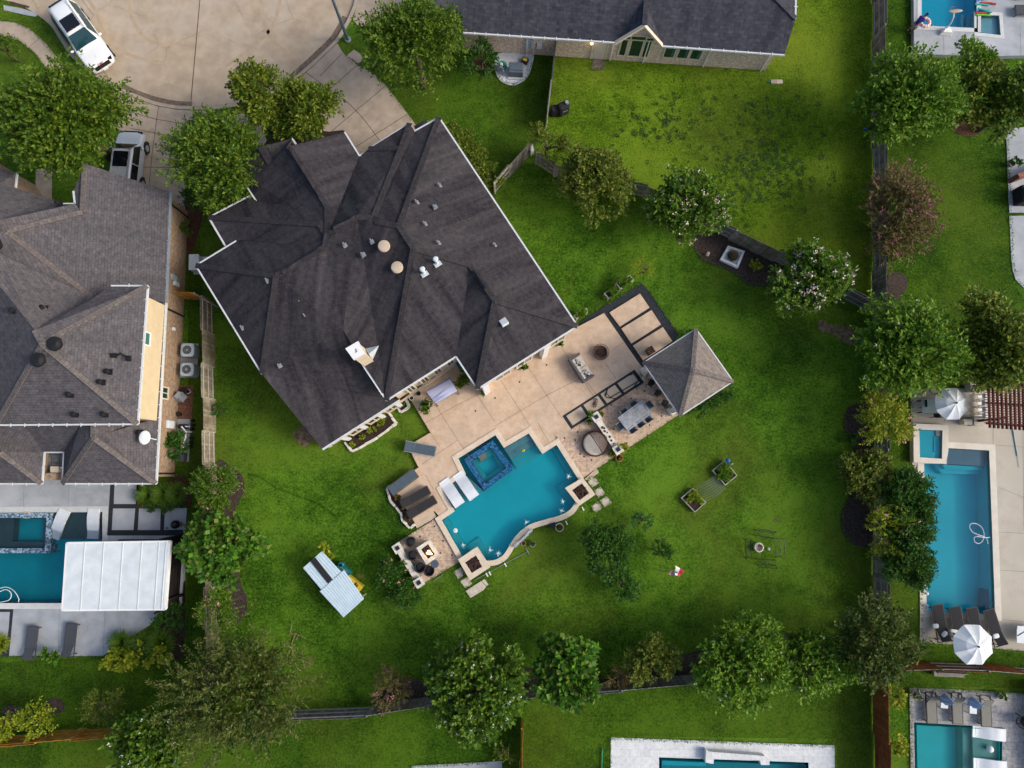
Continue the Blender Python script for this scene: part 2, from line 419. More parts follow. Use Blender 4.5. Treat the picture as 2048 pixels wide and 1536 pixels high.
_w1 = at(1330,235)[:2]; _w2 = at(1545,310)[:2]; _w3 = at(1480,400)[:2]
M = dict(
 grass = grassmat('grass', (.015,.046,.003), (.054,.140,.008), (.125,.245,.018), (.12,.15,.018)),
 grass_y = grassmat('dry_grass', (.030,.068,.003), (.086,.172,.007), (.17,.27,.016), (.165,.195,.022), .1, [(_w1[0],_w1[1],4.2),(_w2[0],_w2[1],5.2),(_w3[0],_w3[1],3.6)]),
 grass_d = grassmat('dark_green_grass', (.012,.040,.002), (.038,.096,.005), (.08,.16,.010), (.09,.12,.012)),  # turf of a darker green of its own, for neighbouring lawns and worn path
 mulch = mat('mulch', (.075,.055,.045), (.022,.016,.013), 9, .95, bmp=.8),
 mulch_red = mat('red_mulch', (.11,.045,.025), (.035,.015,.01), 9, .95, bmp=.8),
 soil = mat('soil', (.05,.032,.02), (.014,.009,.006), 8, .95, bmp=.8),
 dirt = mat('bare_dirt', (.22,.15,.10), (.05,.045,.02), 3.5, .95, bmp=.5),
 dirt2 = mat('thin_dry_grass', (.13,.12,.03), (.04,.085,.008), 8, .95, bmp=.5),
 asph = mat('dark_gravel', (.035,.042,.05), (.012,.014,.017), 14, .9, bmp=.8),
 conc = mat('tan_concrete', (.44,.355,.275), (.33,.265,.2), 1.6, .9, bmp=.1, c3=(.36,.3,.235), sc3=.22),
 street = mat('street_concrete', (.45,.36,.26), (.35,.275,.195), 1.1, .9, bmp=.1, c3=(.47,.41,.34), sc3=.16),
 grime = mat('gutter_grime', (.11,.08,.065), (.2,.15,.11), 5, .95),
 joint = mat('joint', (.05,.035,.025)),
 jointd = mat('deck_joint', (.24,.155,.10), (.18,.115,.07), 5),
 jointg = mat('grey_joint', (.2,.2,.2)),
 deck = mat('sand_coloured_deck', (.60,.45,.325), (.46,.325,.22), 2.4, .85, bmp=.1, det=9, lo=.30, hi=.62, c3=(.48,.36,.26), sc3=.7),
 deck2 = brickmat('slate_stamped_deck', (.58,.435,.32), (.51,.375,.27), (.40,.29,.205), .62, .62, .012, .0),
 pad = mat('pale_pad', (.52,.42,.31), (.43,.34,.24), 2.0, .85, bmp=.08),
 coping = mat('limestone_coping', (.66,.56,.44), (.56,.46,.34), 2.5, .75),
 stone = mat('cut_stone', (.58,.52,.42), (.42,.37,.29), 4, .85, bmp=.3),
 stone_w = mat('white_stone', (.72,.68,.6), (.5,.46,.38), 4, .85, bmp=.3),
 gconc = mat('grey_concrete', (.36,.385,.41), (.28,.30,.32), 1.2, .85, c3=(.42,.44,.46), sc3=.35),
 gcop = mat('light_grey_coping', (.56,.57,.56), (.48,.49,.48), 2, .8),
 rdeck = mat('beige_deck', (.47,.43,.36), (.40,.36,.29), 1.0, .85, c3=(.37,.34,.28), sc3=.25),
 rcop = mat('cream_coping_stone', (.62,.58,.50), (.55,.51,.43), 2, .8),
 trav = brickmat('grey_travertine', (.42,.41,.40), (.27,.29,.31), (.2,.2,.2), .62, .42, .01, .5, var=(.36,.32,.29)),
 wtrav = brickmat('white_marble_paving', (.66,.68,.68), (.58,.60,.61), (.46,.48,.49), .6, .42, .008, .5, nl=(.86,1.08)),
 shA = shingle('charcoal_shingle', (.034,.031,.036), (.022,.021,.027), (.11,.098,.10), .33, .15, .55),
 capA = shingle('charcoal_ridge_cap', (.047,.042,.046), (.035,.032,.035), (.085,.077,.08), .3, .2, .3),
 shB = shingle('weathered_brown_shingle', (.128,.116,.121), (.098,.09,.096), (.060,.060,.068), .30, .16, .6),
 capB = shingle('brown_ridge_cap', (.175,.15,.138), (.145,.126,.118), (.12,.108,.104), .3, .22, .3),
 shC = shingle('slate_grey_shingle', (.056,.058,.07), (.03,.032,.044), (.09,.09,.105), .36, .21, .5),
 shP = shingle('taupe_shingle', (.24,.205,.18), (.195,.168,.15), (.27,.235,.205), .34, .19, .4),
 brick = brickmat('pink_brown_brick', (.58,.40,.28), (.72,.56,.42), (.68,.58,.47), .24, .085, .012, var=(.74,.6,.47)),
 brickL = brickmat('mixed_orange_brick', (.46,.225,.045), (.36,.26,.17), (.34,.27,.19), .26, .1, .014, var=(.22,.22,.24), nl=(.5,1.25)),
 brickR = brickmat('red_brick', (.30,.1,.06), (.22,.08,.05), (.2,.16,.13), .22, .11, .012),
 stucco = mat('cream_stucco', (.66,.55,.40), (.60,.49,.35), 3, .9),
 siding = mat('yellow_siding', (.62,.50,.32), (.56,.45,.28), 2, .8),
 white = mat('white_paint', (.78,.78,.76), (.72,.72,.70), 4, .5),
 whitem = mat('white_metal', (.64,.69,.70), (.54,.59,.61), 1.6, .45),
 blind = mat('white_plastic', (.68,.71,.73), (.62,.66,.69), 3, .35),
 gutter = mat('white_gutter', (.62,.64,.64), (.54,.56,.56), 6, .5),
 gutterd = mat('grey_gutter', (.25,.28,.31), (.2,.23,.26), 6, .5),
 glass = mat('dark_window_glass', (.01,.025,.02), (.006,.014,.012), 2, .12, spec=.6),
 glassg = mat('green_window_glass', (.012,.05,.035), (.006,.022,.016), 2, .12, spec=.6),
 curtain = mat('green_curtain', (.05,.17,.12), (.03,.11,.08), 8, .8),
 black = mat('black_metal', (.016,.016,.018), (.01,.01,.011), 5, .5),
 blackp = mat('black_fabric', (.022,.022,.026), (.014,.014,.017), 9, .85),
 navy = mat('dark_wicker', (.03,.032,.045), (.014,.015,.022), 22, .75, bmp=.6),
 grey = mat('grey_metal', (.28,.30,.32), (.22,.24,.26), 4, .5),
 acm = mat('ac_enamel', (.40,.47,.50), (.33,.40,.43), 4, .5),
 silver = mat('galvanised', (.30,.31,.32), (.26,.27,.28), 5, .4, metal=.3),
 sling = mat('charcoal_sling', (.065,.072,.082), (.045,.05,.06), 12, .8),
 slingd = mat('black_sling', (.028,.027,.028), (.019,.018,.019), 12, .8),
 slingt = mat('taupe_sling', (.21,.205,.175), (.165,.16,.135), 12, .8),
 slate = mat('slate_cushion', (.075,.105,.13), (.055,.08,.10), 5, .85),
 frame = mat('bronze_frame', (.11,.08,.062), (.075,.055,.042), 6, .5),
 cream = mat('cream_cushion', (.56,.50,.42), (.49,.43,.36), 5, .9),
 sofag = mat('grey_wicker', (.12,.115,.125), (.07,.068,.075), 26, .85, bmp=.5),
 rust = mat('rusted_iron', (.11,.055,.038), (.045,.024,.02), 8, .85, bmp=.4),
 ember = mat('lava_rock', (.07,.035,.03), (.012,.008,.008), 12, .95, bmp=1.0, c3=(.10,.05,.035), sc3=5),
 terra = mat('terracotta', (.50,.19,.08), (.4,.14,.06), 6, .8),
 teal = mat('teal_glaze', (.015,.16,.17), (.01,.10,.11), 5, .25),
 reelm = mat('green_plastic', (.02,.36,.29), (.01,.26,.2), 7, .4),
 wood = woodmat('weathered_grey_board', [(.11,.10,.085),(.17,.155,.13),(.25,.235,.205),(.15,.13,.105)]),
 woodt = woodmat('tan_weathered_board', [(.16,.135,.095),(.26,.22,.15),(.36,.32,.23),(.2,.17,.12)]),
 cedar = woodmat('golden_cedar_board', [(.46,.22,.035),(.52,.26,.05),(.42,.19,.03)]),
 redw = woodmat('red_cedar_board', [(.20,.062,.02),(.25,.08,.028),(.17,.05,.018)]),
 dkred = woodmat('maroon_painted_timber', [(.11,.035,.03),(.13,.042,.035)]),
 plank = woodmat('grey_table_slat', [(.34,.37,.40),(.42,.45,.48),(.28,.31,.35)]),
 rail = mat('pale_rail', (.46,.43,.36), (.3,.28,.23), 6, .8),
 raild = mat('grey_rail', (.3,.3,.3), (.2,.2,.2), 6, .8),
 darkslat = woodmat('black_brown_slat', [(.022,.017,.016),(.03,.024,.022),(.016,.013,.013)]),
 plasterM = mat('teal_pool_plaster', (.014,.70,.78), (.012,.65,.73), .9, .6),
 plasterL = mat('pale_teal_step_plaster', (.05,.62,.66), (.04,.56,.60), 1.2, .6),
 plasterS = mat('grey_teal_shelf_plaster', (.20,.46,.49), (.16,.40,.43), 1.5, .6),
 plasterN = mat('deep_teal_plaster', (.004,.38,.45), (.003,.32,.39), .7, .6),
 plasterD = mat('dark_grey_shelf_plaster', (.075,.13,.14), (.06,.11,.12), 1.5, .6),
 plasterR = mat('blue_pool_plaster', (.004,.68,.80), (.003,.63,.74), .8, .6),
 plasterRs = mat('grey_blue_shelf_plaster', (.15,.30,.38), (.12,.26,.34), 1.5, .6),
 plasterT = mat('turquoise_pool_plaster', (.006,.68,.68), (.005,.62,.62), .8, .6),
 plasterTs = mat('sea_green_shelf_plaster', (.16,.50,.43), (.13,.44,.38), 1.5, .6),
 plasterC = mat('bright_cyan_plaster', (.004,.62,.82), (.004,.57,.77), .8, .6),
 plasterCs = mat('pale_cyan_plaster', (.32,.68,.76), (.28,.62,.70), 1.2, .6),
 water = watermat('pool_water', (.95,.995,.995)),
 tileM = mosaic('cobalt_glass_tile', [(.008,.04,.13),(.010,.09,.22),(.015,.15,.29),(.012,.025,.07),(.03,.18,.32),(.08,.10,.2)], 15),
 tileG = mosaic('grey_blue_glass_tile', [(.2,.3,.38),(.05,.09,.13),(.35,.45,.52),(.12,.2,.27),(.5,.58,.62)], 11),
 foam = mat('foam', (.8,.88,.9), (.55,.75,.8), 14, .5),
 fire = emit('flame', (1.0,.42,.08), 9.0),
 firec = emit('flame_core', (1.0,.75,.3), 16.0),
 lampm = emit('lit_lamp', (1.0,.62,.2), 6.0),
 fabric_w = mat('white_canvas', (.68,.71,.72), (.62,.66,.67), 2, .8),
 lav = mat('lavender_canopy', (.42,.44,.58), (.33,.34,.48), 1.5, .8),
 yellow = mat('yellow_plastic', (.62,.46,.04), (.52,.36,.03), 6, .5),
 tbark = mat('bark', (.16,.12,.085), (.06,.045,.03), 7, .9, bmp=.8),
 pbark = mat('pale_bark', (.40,.30,.20), (.2,.14,.09), 7, .9, bmp=.6),
 carw = mat('white_car_paint', (.78,.80,.80), (.76,.78,.78), 1, .2, spec=.6),
 cars = mat('silver_car_paint', (.42,.45,.48), (.40,.43,.46), 1, .22, spec=.6, metal=.2),
 carg = mat('car_glass', (.008,.05,.06), (.006,.035,.045), 1, .06, spec=.7),
 carb = mat('black_car_glass', (.006,.007,.009), (.004,.005,.007), 1, .08, spec=.7),
 tyre = mat('tyre_rubber', (.014,.014,.014), (.01,.01,.01), 9, .9),
 blue = mat('blue_plastic', (.015,.14,.42), (.01,.1,.34), 5, .45),
 bluet = mat('blue_tarp', (.02,.16,.27), (.01,.08,.14), 5, .5),
 red = mat('red_plastic', (.45,.03,.03), (.36,.02,.02), 5, .5),
 green = mat('lime_plastic', (.16,.5,.03), (.12,.4,.02), 5, .5),
 aqua = mat('aqua_foam', (.03,.42,.36), (.02,.34,.3), 5, .6),
 skin = mat('skin', (.32,.17,.11), (.27,.14,.09), 8, .6),
 shirt = mat('navy_shirt', (.02,.02,.22), (.012,.012,.14), 9, .85),
 hair = mat('dark_hair', (.015,.011,.009), (.01,.008,.006), 20, .6),
 shorts = mat('grey_shorts', (.32,.34,.36), (.22,.24,.26), 9, .85),
 pinkst = mat('pink_vinyl', (.70,.28,.25), (.66,.24,.22), 2, .4),
 pebble = mat('white_pebbles', (.74,.76,.79), (.34,.36,.39), 16, .85, bmp=1.0),
 lf_oak = leafmat('oak_leaf', [(.014,.045,.006),(.035,.085,.008),(.075,.13,.012),(.02,.06,.007),(.11,.16,.02)]),
 lf_oak2 = leafmat('yellow_green_leaf', [(.022,.055,.007),(.05,.095,.010),(.10,.14,.016),(.03,.065,.007),(.14,.17,.025)]),
 lf_dark = leafmat('dark_leaf', [(.006,.03,.006),(.014,.055,.008),(.03,.08,.012),(.01,.04,.007)]),
 lf_myr = leafmat('myrtle_leaf', [(.012,.045,.006),(.035,.095,.009),(.075,.15,.014),(.02,.065,.007),(.11,.17,.02)]),
 lf_bright = leafmat('bright_leaf', [(.02,.07,.006),(.05,.13,.01),(.09,.18,.016),(.03,.09,.008),(.14,.22,.025)]),
 lf_big = leafmat('broad_leaf', [(.012,.055,.008),(.035,.12,.012),(.07,.18,.02),(.03,.075,.012),(.09,.12,.03)]),
 lf_olive = leafmat('olive_leaf', [(.025,.05,.008),(.055,.10,.012),(.10,.14,.022),(.04,.07,.012),(.14,.15,.03)]),
 lf_wil = leafmat('willow_leaf', [(.009,.026,.006),(.02,.05,.008),(.05,.085,.015),(.03,.05,.012),(.085,.11,.03)]),
 lf_pinkish = leafmat('bronze_leaf', [(.04,.055,.018),(.075,.075,.03),(.11,.065,.05),(.05,.075,.02),(.12,.08,.06)]),
 lf_ever = leafmat('evergreen_leaf', [(.006,.032,.004),(.015,.06,.007),(.034,.10,.010),(.010,.045,.005)]),
 lf_yel = leafmat('lime_leaf', [(.06,.12,.008),(.13,.19,.012),(.20,.24,.02),(.09,.14,.012)]),
 lf_blade = leafmat('grass_blade', [(.015,.06,.006),(.04,.10,.010),(.08,.14,.018),(.03,.08,.008)]),
 lf_rosy = leafmat('rose_leaf', [(.008,.045,.01),(.018,.08,.018),(.035,.11,.03),(.012,.06,.014)]),
 lf_edge = leafmat('grass_fringe_blade', [(.014,.045,.003),(.035,.09,.005),(.06,.13,.008)], .15),
 lf_shoot = leafmat('pale_shoot_leaf', [(.03,.05,.012),(.05,.075,.02),(.085,.10,.035)]),
 lf_weed = leafmat('weed', [(.016,.05,.002),(.024,.066,.003),(.04,.09,.004)], .1),
 fl_white = leafmat('white_blossom', [(.75,.75,.68),(.85,.84,.78),(.68,.66,.58)], .15),
 fl_blush = leafmat('blush_blossom', [(.72,.52,.52),(.78,.62,.60),(.66,.42,.44)], .15),
 fl_pink = leafmat('magenta_blossom', [(.34,.07,.18),(.40,.12,.24),(.28,.06,.10)], .15),
 fl_rose = leafmat('salmon_blossom', [(.66,.22,.20),(.72,.34,.30),(.6,.16,.18)], .15),
)
# hairline cracks and dark stains worn into the street concrete
_nt=M['street'].node_tree; _p=_nt.nodes['Principled BSDF']; _old=_p.inputs['Base Color'].links[0].from_socket
_tc=nd(_nt,'ShaderNodeTexCoord'); _n=nd(_nt,'ShaderNodeTexNoise',i_Scale=.8,i_Detail=5); _nt.links.new(_tc.outputs['Object'],_n.inputs[0])
_mx=mixc(_nt,.35,(0,0,0),(0,0,0)); _m=_nt.nodes[-1]; _nt.links.new(_tc.outputs['Object'],_m.inputs[6]); _nt.links.new(_n.outputs['Color'],_m.inputs[7])
_v=nd(_nt,'ShaderNodeTexVoronoi',i_Scale=.42); _v.feature='DISTANCE_TO_EDGE'; _nt.links.new(_m.outputs[2],_v.inputs['Vector'])
_r=ramp(_nt,[(.0,(1,1,1)),(.012,(0,0,0))]); _nt.links.new(_v.outputs['Distance'],_r.inputs[0])
_n2=nd(_nt,'ShaderNodeTexNoise',i_Scale=.35,i_Detail=3); _nt.links.new(_tc.outputs['Object'],_n2.inputs[0]); _r2=ramp(_nt,[(.48,(0,0,0)),(.6,(.55,.55,.55))]); _nt.links.new(_n2.outputs[0],_r2.inputs[0])
_f=nd(_nt,'ShaderNodeMath',operation='MULTIPLY'); _nt.links.new(_r.outputs[0],_f.inputs[0]); _nt.links.new(_r2.outputs[0],_f.inputs[1])
_o=mixc(_nt,_f.outputs[0],_old,(.16,.12,.09))
_n3=nd(_nt,'ShaderNodeTexNoise',i_Scale=1.6,i_Detail=8,i_Roughness=.75); _nt.links.new(_tc.outputs['Object'],_n3.inputs[0]); _r3=ramp(_nt,[(.62,(0,0,0)),(.80,(.5,.5,.5))]); _nt.links.new(_n3.outputs[0],_r3.inputs[0])
_nt.links.new(mixc(_nt,_r3.outputs[0],_o,(.2,.16,.125)),_p.inputs['Base Color'])
M['tyre_mark']=mat('tyre_mark',(.37,.285,.195),(.43,.33,.225),2.5,.9,lo=.4,hi=.6)

# ------------------------------------------------------------------ vegetation builders
def quadmesh(name, Q, m, parent):
    Q = np.asarray(Q, dtype=np.float32); n = len(Q)
    me = bpy.data.meshes.new(name); V = Q.reshape(-1,3) - np.array(wloc(parent), dtype=np.float32)
    k = Q.shape[1]
    me.vertices.add(n*k); me.vertices.foreach_set('co', V.ravel())
    me.loops.add(n*k); me.loops.foreach_set('vertex_index', np.arange(n*k, dtype=np.int32))
    me.polygons.add(n); me.polygons.foreach_set('loop_start', np.arange(0,n*k,k,dtype=np.int32))
    me.update(calc_edges=True); me.materials.append(m)
    o = bpy.data.objects.new(name, me); col.objects.link(o); o.parent = parent
    return o
def nrm(a): return a/np.maximum(np.linalg.norm(a,axis=-1,keepdims=True),1e-6)
def rdir(rng, n, zmin=-1.0):
    z = rng.uniform(zmin,1,n); t = rng.uniform(0,2*np.pi,n); r = np.sqrt(1-z*z)
    return np.stack([r*np.cos(t), r*np.sin(t), z], -1)
def leafquads(rng, P, A, ll, lw, tilt=.6):
    """rhombic leaves at P pointing along A"""
    n = len(P); A = nrm(A); N = np.array([0,0,1.0]) + rng.normal(0,tilt,(n,3))
    W = nrm(np.cross(A, N)); s = rng.uniform(.7,1.3,(n,1)); a = A*ll*s; w = W*lw*.5*s
    dz = np.zeros((n,3)); dz[:,2] = -ll*.12
    return np.stack([P, P+a*.45+w, P+a+dz, P+a*.45-w], 1)
SP = dict(   # clumps/m2, sprays/m2, spray length, leaves/spray, leaf length, leaf width, upward, clump size, droop
 oak=(1.5,44,.70,9,.25,.13,.25,.34,.08), myr=(1.9,38,.70,10,.23,.12,.45,.30,.05), big=(2.6,38,.32,6,.36,.24,.35,.30,.05),
 olive=(2.6,64,.42,7,.19,.11,.3,.30,.05), wil=(1.1,26,1.5,20,.22,.07,.35,.42,.10), shrub=(3.0,52,.4,7,.24,.15,.4,.32,.04),
 fine=(2.6,58,.5,9,.16,.08,.5,.34,.05), spray=(1.8,25,.95,13,.22,.11,.5,.30,.07), ever=(3.0,60,.5,9,.20,.085,.8,.30,.03))
TRUNKS = {}
def foliage(rng, c, r, sp, zmin=-.35, dens=1.0, edge=.9):
    kc, ks, Ls, k, ll, lw, up, cs, droop = SP[sp]
    area = math.pi*r[0]*r[1]; r = np.array(r)
    nc = max(5, int(kc*area+6)); ns = max(20, int(ks*area*dens*1.4))
    cd = rdir(rng, nc, zmin); cu = rng.uniform(.35,.86,(nc,1))**.8
    ph = np.arctan2(cd[:,1:2],cd[:,:1]); lump = 1 + .16*np.sin(cd[:,:1]*3.1+rng.uniform(0,6))*np.cos(cd[:,1:2]*3.7+rng.uniform(0,6)) + .10*np.sin(2*ph+rng.uniform(0,6)) + .08*np.sin(3*ph+rng.uniform(0,6)) + rng.normal(0,.06,(nc,1))
    cc = c + cd*r*cu*lump*edge
    csz = cs*r.mean()*rng.uniform(.6,1.25,nc) if r.mean()>.8 else cs*r.mean()*np.ones(nc)
    # nearer-to-surface clumps carry most sprays
    idx = rng.integers(0,nc,ns); ld = rdir(rng, ns)
    base = cc[idx] + ld*csz[idx][:,None]*rng.uniform(.25,1,(ns,1))
    d = nrm(cd[idx]*.9 + ld*.8 + np.array([0,0,up]) + rng.normal(0,.3,(ns,3)))
    Lr = np.minimum(Ls, .55*r.mean()) * rng.uniform(.6,1.3,(ns,1))
    t = np.linspace(.08,1,k)
    P = base[:,None,:] + d[:,None,:]*Lr[:,None,:]*t[None,:,None]
    P[:,:,2] -= droop*(t**2)[None,:]*Lr*3
    side = nrm(np.cross(d, np.array([0,0,1.0])+rng.normal(0,.25,(ns,3))))
    sg = np.where(np.arange(k)%2==0,1,-1)[None,:,None]
    A = d[:,None,:]*.75 + side[:,None,:]*sg*.75 + rng.normal(0,.28,(ns,k,3))
    f = min(1.0, max(.55, r.mean()/1.6))
    Q = leafquads(rng, P.reshape(-1,3), A.reshape(-1,3), ll*f, lw*f)
    tips = base + d*Lr
    tip_ok = (tips[:,2] > c[2]-.1*r[2])
    return Q, tips[tip_ok], cc
def blossoms(rng, tips, n, size, c):
    if n > len(tips): n = len(tips)
    pick = rng.choice(len(tips), n, replace=False); T = tips[pick]
    m = 7; P = np.repeat(T,m,0) + rng.normal(0,size*.55,(n*m,3)); P[:,2] += size*.5
    return leafquads(rng, P, rdir(rng,n*m,-.2), size*.9, size*.8, .8)
def trunk_mb(rng, base, top, limbs, r0, multi=1):
    mb = MB(); base = Vector(base); top = Vector(top)
    for k in range(multi):
        o = Vector((rng.normal(0,.16), rng.normal(0,.16), 0)) if multi>1 else Vector((0,0,0))
        mid = base.lerp(top,.5) + Vector((rng.normal(0,.12),rng.normal(0,.12),0)) + o*1.8
        mb.tube([base+o*.5, base.lerp(mid,.5)+o*.6, mid, top+o*3], [r0,r0*.85,r0*.7,r0*.45], 8)
        for l in limbs[k::multi]:
            l = Vector(l); q = mid.lerp(top,.55)
            mb.tube([q, q.lerp(l,.5)+Vector((0,0,.15)), l], [r0*.42,r0*.26,r0*.1], 5)
    return mb
_seed = [11]
def tree(name, label, cat, px, py, rx, ry, top, sp, leaf, flowers=None, nfl=0, fsz=.14, bark='tbark', multi=1, rz=None, group=None, dens=1.0, base=None, ground=0.0, lobes=None):
    _seed[0] += 7; rng = np.random.default_rng(_seed[0])
    k = (CAM_H-top*.6)/FOC; RX, RY = rx*k*.90, ry*k*.90
    RZ = rz or min(max(.35*top, .62*(RX+RY)/2), .52*top)
    zc = max(top-RZ, .45*top); c = at(px,py,zc+.25*RZ); c.z = zc
    b = Vector(base) if base else Vector((c.x,c.y,ground))
    root = thing(name, label, cat, b, group)
    if lobes:
        Qs=[];tips=[];cc=[]
        for (lx,ly,lrx,lry,lz) in lobes:
            lc = at(lx,ly,zc+.25*RZ+lz); lc.z = zc+lz
            q,t,cl = foliage(rng, np.array(lc), (lrx*k*.91,lry*k*.91,RZ*.8), sp, dens=dens); Qs.append(q);tips.append(t);cc.append(cl)
        Q=np.concatenate(Qs);tips=np.concatenate(tips);cc=np.concatenate(cc)
    else: Q, tips, cc = foliage(rng, np.array(c), (RX,RY,RZ), sp, dens=dens)
    Q[:,:,2] = np.maximum(Q[:,:,2], ground+.03)
    nl = min(len(cc), 9); lim = [tuple(x) for x in cc[rng.choice(len(cc), nl, replace=False)]]
    r0 = max(.02, min(.28, .035*top + .012*(RX+RY)/2*2))
    if multi>1: r0*=.6
    trunk_mb(rng, b, (c.x,c.y,zc), lim, r0, multi).build('trunk', M[bark], root, smooth=True)
    quadmesh('crown', Q, M[leaf], root)
    if flowers and len(tips): quadmesh('blossoms', blossoms(rng, tips, nfl, fsz, c), M[flowers], root)
    return root
def bladeclump(rng, c, r, h, n, w=.03):
    """arching grass blades from a crown point"""
    a = rng.uniform(0,2*np.pi,n); rr = r*np.sqrt(rng.uniform(.12,1,n)); hh = h*rng.uniform(.6,1,n)
    d = np.stack([np.cos(a),np.sin(a),np.zeros(n)],-1); sd = np.stack([-np.sin(a),np.cos(a),np.zeros(n)],-1)*w
    q=[]; b0 = np.array(c)+d*.06
    def pt(t): return b0 + d*(rr*t)[:,None] + np.array([0,0,1.0])*(hh*(1.9*t-1.25*t*t))[:,None]
    for i in range(4):
        t0,t1 = i/4,(i+1)/4; w0,w1 = 1-t0*.8,1-t1*.8
        if i==3: w1=.05
        q.append(np.stack([pt(np.full(n,t0))+sd*w0, pt(np.full(n,t1))+sd*w1, pt(np.full(n,t1))-sd*w1, pt(np.full(n,t0))-sd*w0],1))
    return np.concatenate(q)
def grassclump(label, px, py, r, h, n, group=None, leaf='lf_blade', name='ornamental_grass', cat='ornamental grass', w=.03):
    _seed[0]+=3; rng=np.random.default_rng(_seed[0]); p=at(px,py,h*.4); p.z=0
    root=thing(name,label,cat,p,group); quadmesh('blades', bladeclump(rng,p,r*(CAM_H)/FOC,h,n,w), M[leaf], root)
    mb=MB(); mb.lathe([(.12,-.02),(.14,.05),(.05,.12)],p,8); mb.build('crown_base',M['tbark'],root); return root
def sprig(parent, c, r, leaf, sp='shrub', flowers=None, nfl=0, name='foliage', dens=1.3, fsz=.07):
    _seed[0]+=5; rng=np.random.default_rng(_seed[0])
    Q,tips,_ = foliage(rng, np.array(c), (r,r,r*.8), sp, dens=dens)
    o = quadmesh(name, Q, M[leaf], parent)
    if flowers: quadmesh('blossoms', blossoms(rng,tips,nfl,fsz,c), M[flowers], parent)
    return o

# ------------------------------------------------------------------ fences
def fence(name, label, pts, board, rail, h=1.83, flip=1, sec=2.45, start=0, group=None, cat='fence', bw=.14):
    """pts: world xy of the foot line; boards change side every bay"""
    P=[Vector((p[0],p[1],0)) for p in pts]; root=thing(name,label,cat,P[0],group)
    rng=random.Random(len(label)+int(h*100)); bay=start
    for a,b in zip(P,P[1:]):
        d=b-a; ln=d.length; ns=max(1,round(ln/sec)); d.normalize(); n=Vector((-d.y,d.x,0))*flip; rz=math.atan2(d.y,d.x)
        for i in range(ns):
            s0=a+d*(ln*i/ns); l=ln/ns; sd = 1 if bay%2==0 else -1; bay+=1
            m=MB(); nb=max(1,int(l/bw)); w=l/nb
            for k in range(nb):
                hh=h+rng.uniform(-.015,.015)
                m.box(s0+d*(w*(k+.5))+n*(.055*sd)+Vector((0,0,.04+hh/2)),(w-.012,.018,hh),rz,rx=rng.uniform(-.012,.012))
            pn=m.build('panel',M[board],root)
            m=MB()
            for z in (.3,h*.52,h-.18): m.bar(s0+Vector((0,0,z))-n*(.0*sd),s0+d*l+Vector((0,0,z)),.045,.09)
            m.build('rail',M[rail],root)
            m=MB(); m.box(s0+Vector((0,0,h*.5)),(.09,.09,h-.05),rz); m.build('post',M[rail],root)
    return root

# ------------------------------------------------------------------ pools: outlines first, so that ground and decks can be cut
ZU, ZL = .20, .10          # upper and lower deck
pool_main = smooth([(1149,1006),(1140,1019),(1121,1030),(1093,1038),(1060,1048.5),(1036.5,1066),(1022,1085),(1008,1108),(991,1119),(972,1121)],3,False)
pool_main = [(991,870),(1008,896),(1057.6,867),(1084.5,908),(1113,890),(1156,958),(1157,983)] + pool_main + [(955,1122),(925,1112),(884,1040),(910,1022),(886,979),(932,948),(917,917)]
PO = dict(
 main=L(pool_main,.12),
 left=L([(-60,1026),(205,1024),(205,1083),(205,1206),(-60,1206)],.05),
 right=L([(1893,896),(1978,901),(1990,1228),(1853,1221),(1848,927),(1893,928)],.05),
 low=L([(1833,1450),(2000,1460),(1998,1600),(1836,1600)],.05),
 south=L([(1323,1520),(1612,1530),(1614,1620),(1324,1620)],.05),
 north=L([(1838,-70),(1948,-70),(1947,62),(1838,57)],.05),
 north2=L([(1949.5,35),(1992,37),(1995,76),(1949.5,71)],.05))
holes = {k: offset(v,.15) for k,v in PO.items()}

# ------------------------------------------------------------------ ground, street, drives, lawns
street_px = smooth([(-90,-40),(-40,-18),(0,-8),(45,6),(78,25),(107,48),(128,80),(150,112),(185,143),(217,165),(250,181),(275,191),(312,205),(350,212),(380,214),(425,214),(475,207),(525,192),(570,170),(611,138),(642,110),(672,80),(688,54),(700,31),(711,0),(716,-40),(716,-90)],3,False)
street = L(street_px + [(700,-300),(-300,-300),(-300,-90)], -.13)
ground = slab([(-160,-120),(160,-120),(160,140),(-160,140)], list(holes.values())+[street], 0.0)
struct('ground', ground, M['grass'])
struct('street', slab(offset(street,.05), [], -.13), M['street'])
kerb_in = L(street_px, -.05)
def strip(pts, w, side=1):
    out=[]
    for i,p in enumerate(pts):
        a=Vector(pts[max(i-1,0)]);b=Vector(pts[min(i+1,len(pts)-1)]);d=(b-a).normalized(); out.append((p[0]+d.y*w*side,p[1]-d.x*w*side))
    return out
def ribbon(pts, w, z, zb=None):
    a=strip(pts,w/2,1); b=strip(pts,w/2,-1); mb=MB()
    for i in range(len(pts)-1):
        q=[(*a[i],z),(*a[i+1],z),(*b[i+1],z),(*b[i],z)]
        mb.poly(q)
        if zb is not None:
            mb.poly([(*a[i],z),(*a[i],zb),(*a[i+1],zb),(*a[i+1],z)]); mb.poly([(*b[i],z),(*b[i+1],z),(*b[i+1],zb),(*b[i],zb)])
    return mb
def joints(name, lines, z, w=.03, m='joint'):
    mb=MB()
    for ln in lines:
        r=ribbon(L(ln,z),w,z); mb.add(r.V,r.F)
    struct(name, mb, M[m])
kc = strip(kerb_in,.10,1)
struct('kerb', ribbon(kc,.24,.035,-.2), M['conc'])
struct('gutter_grime', ribbon(strip(L(smooth([(240,172),(262,184),(290,195),(320,204),(352,210),(384,212)],4,False),-.13),.05,-1),.5,-.122), M['grime'])
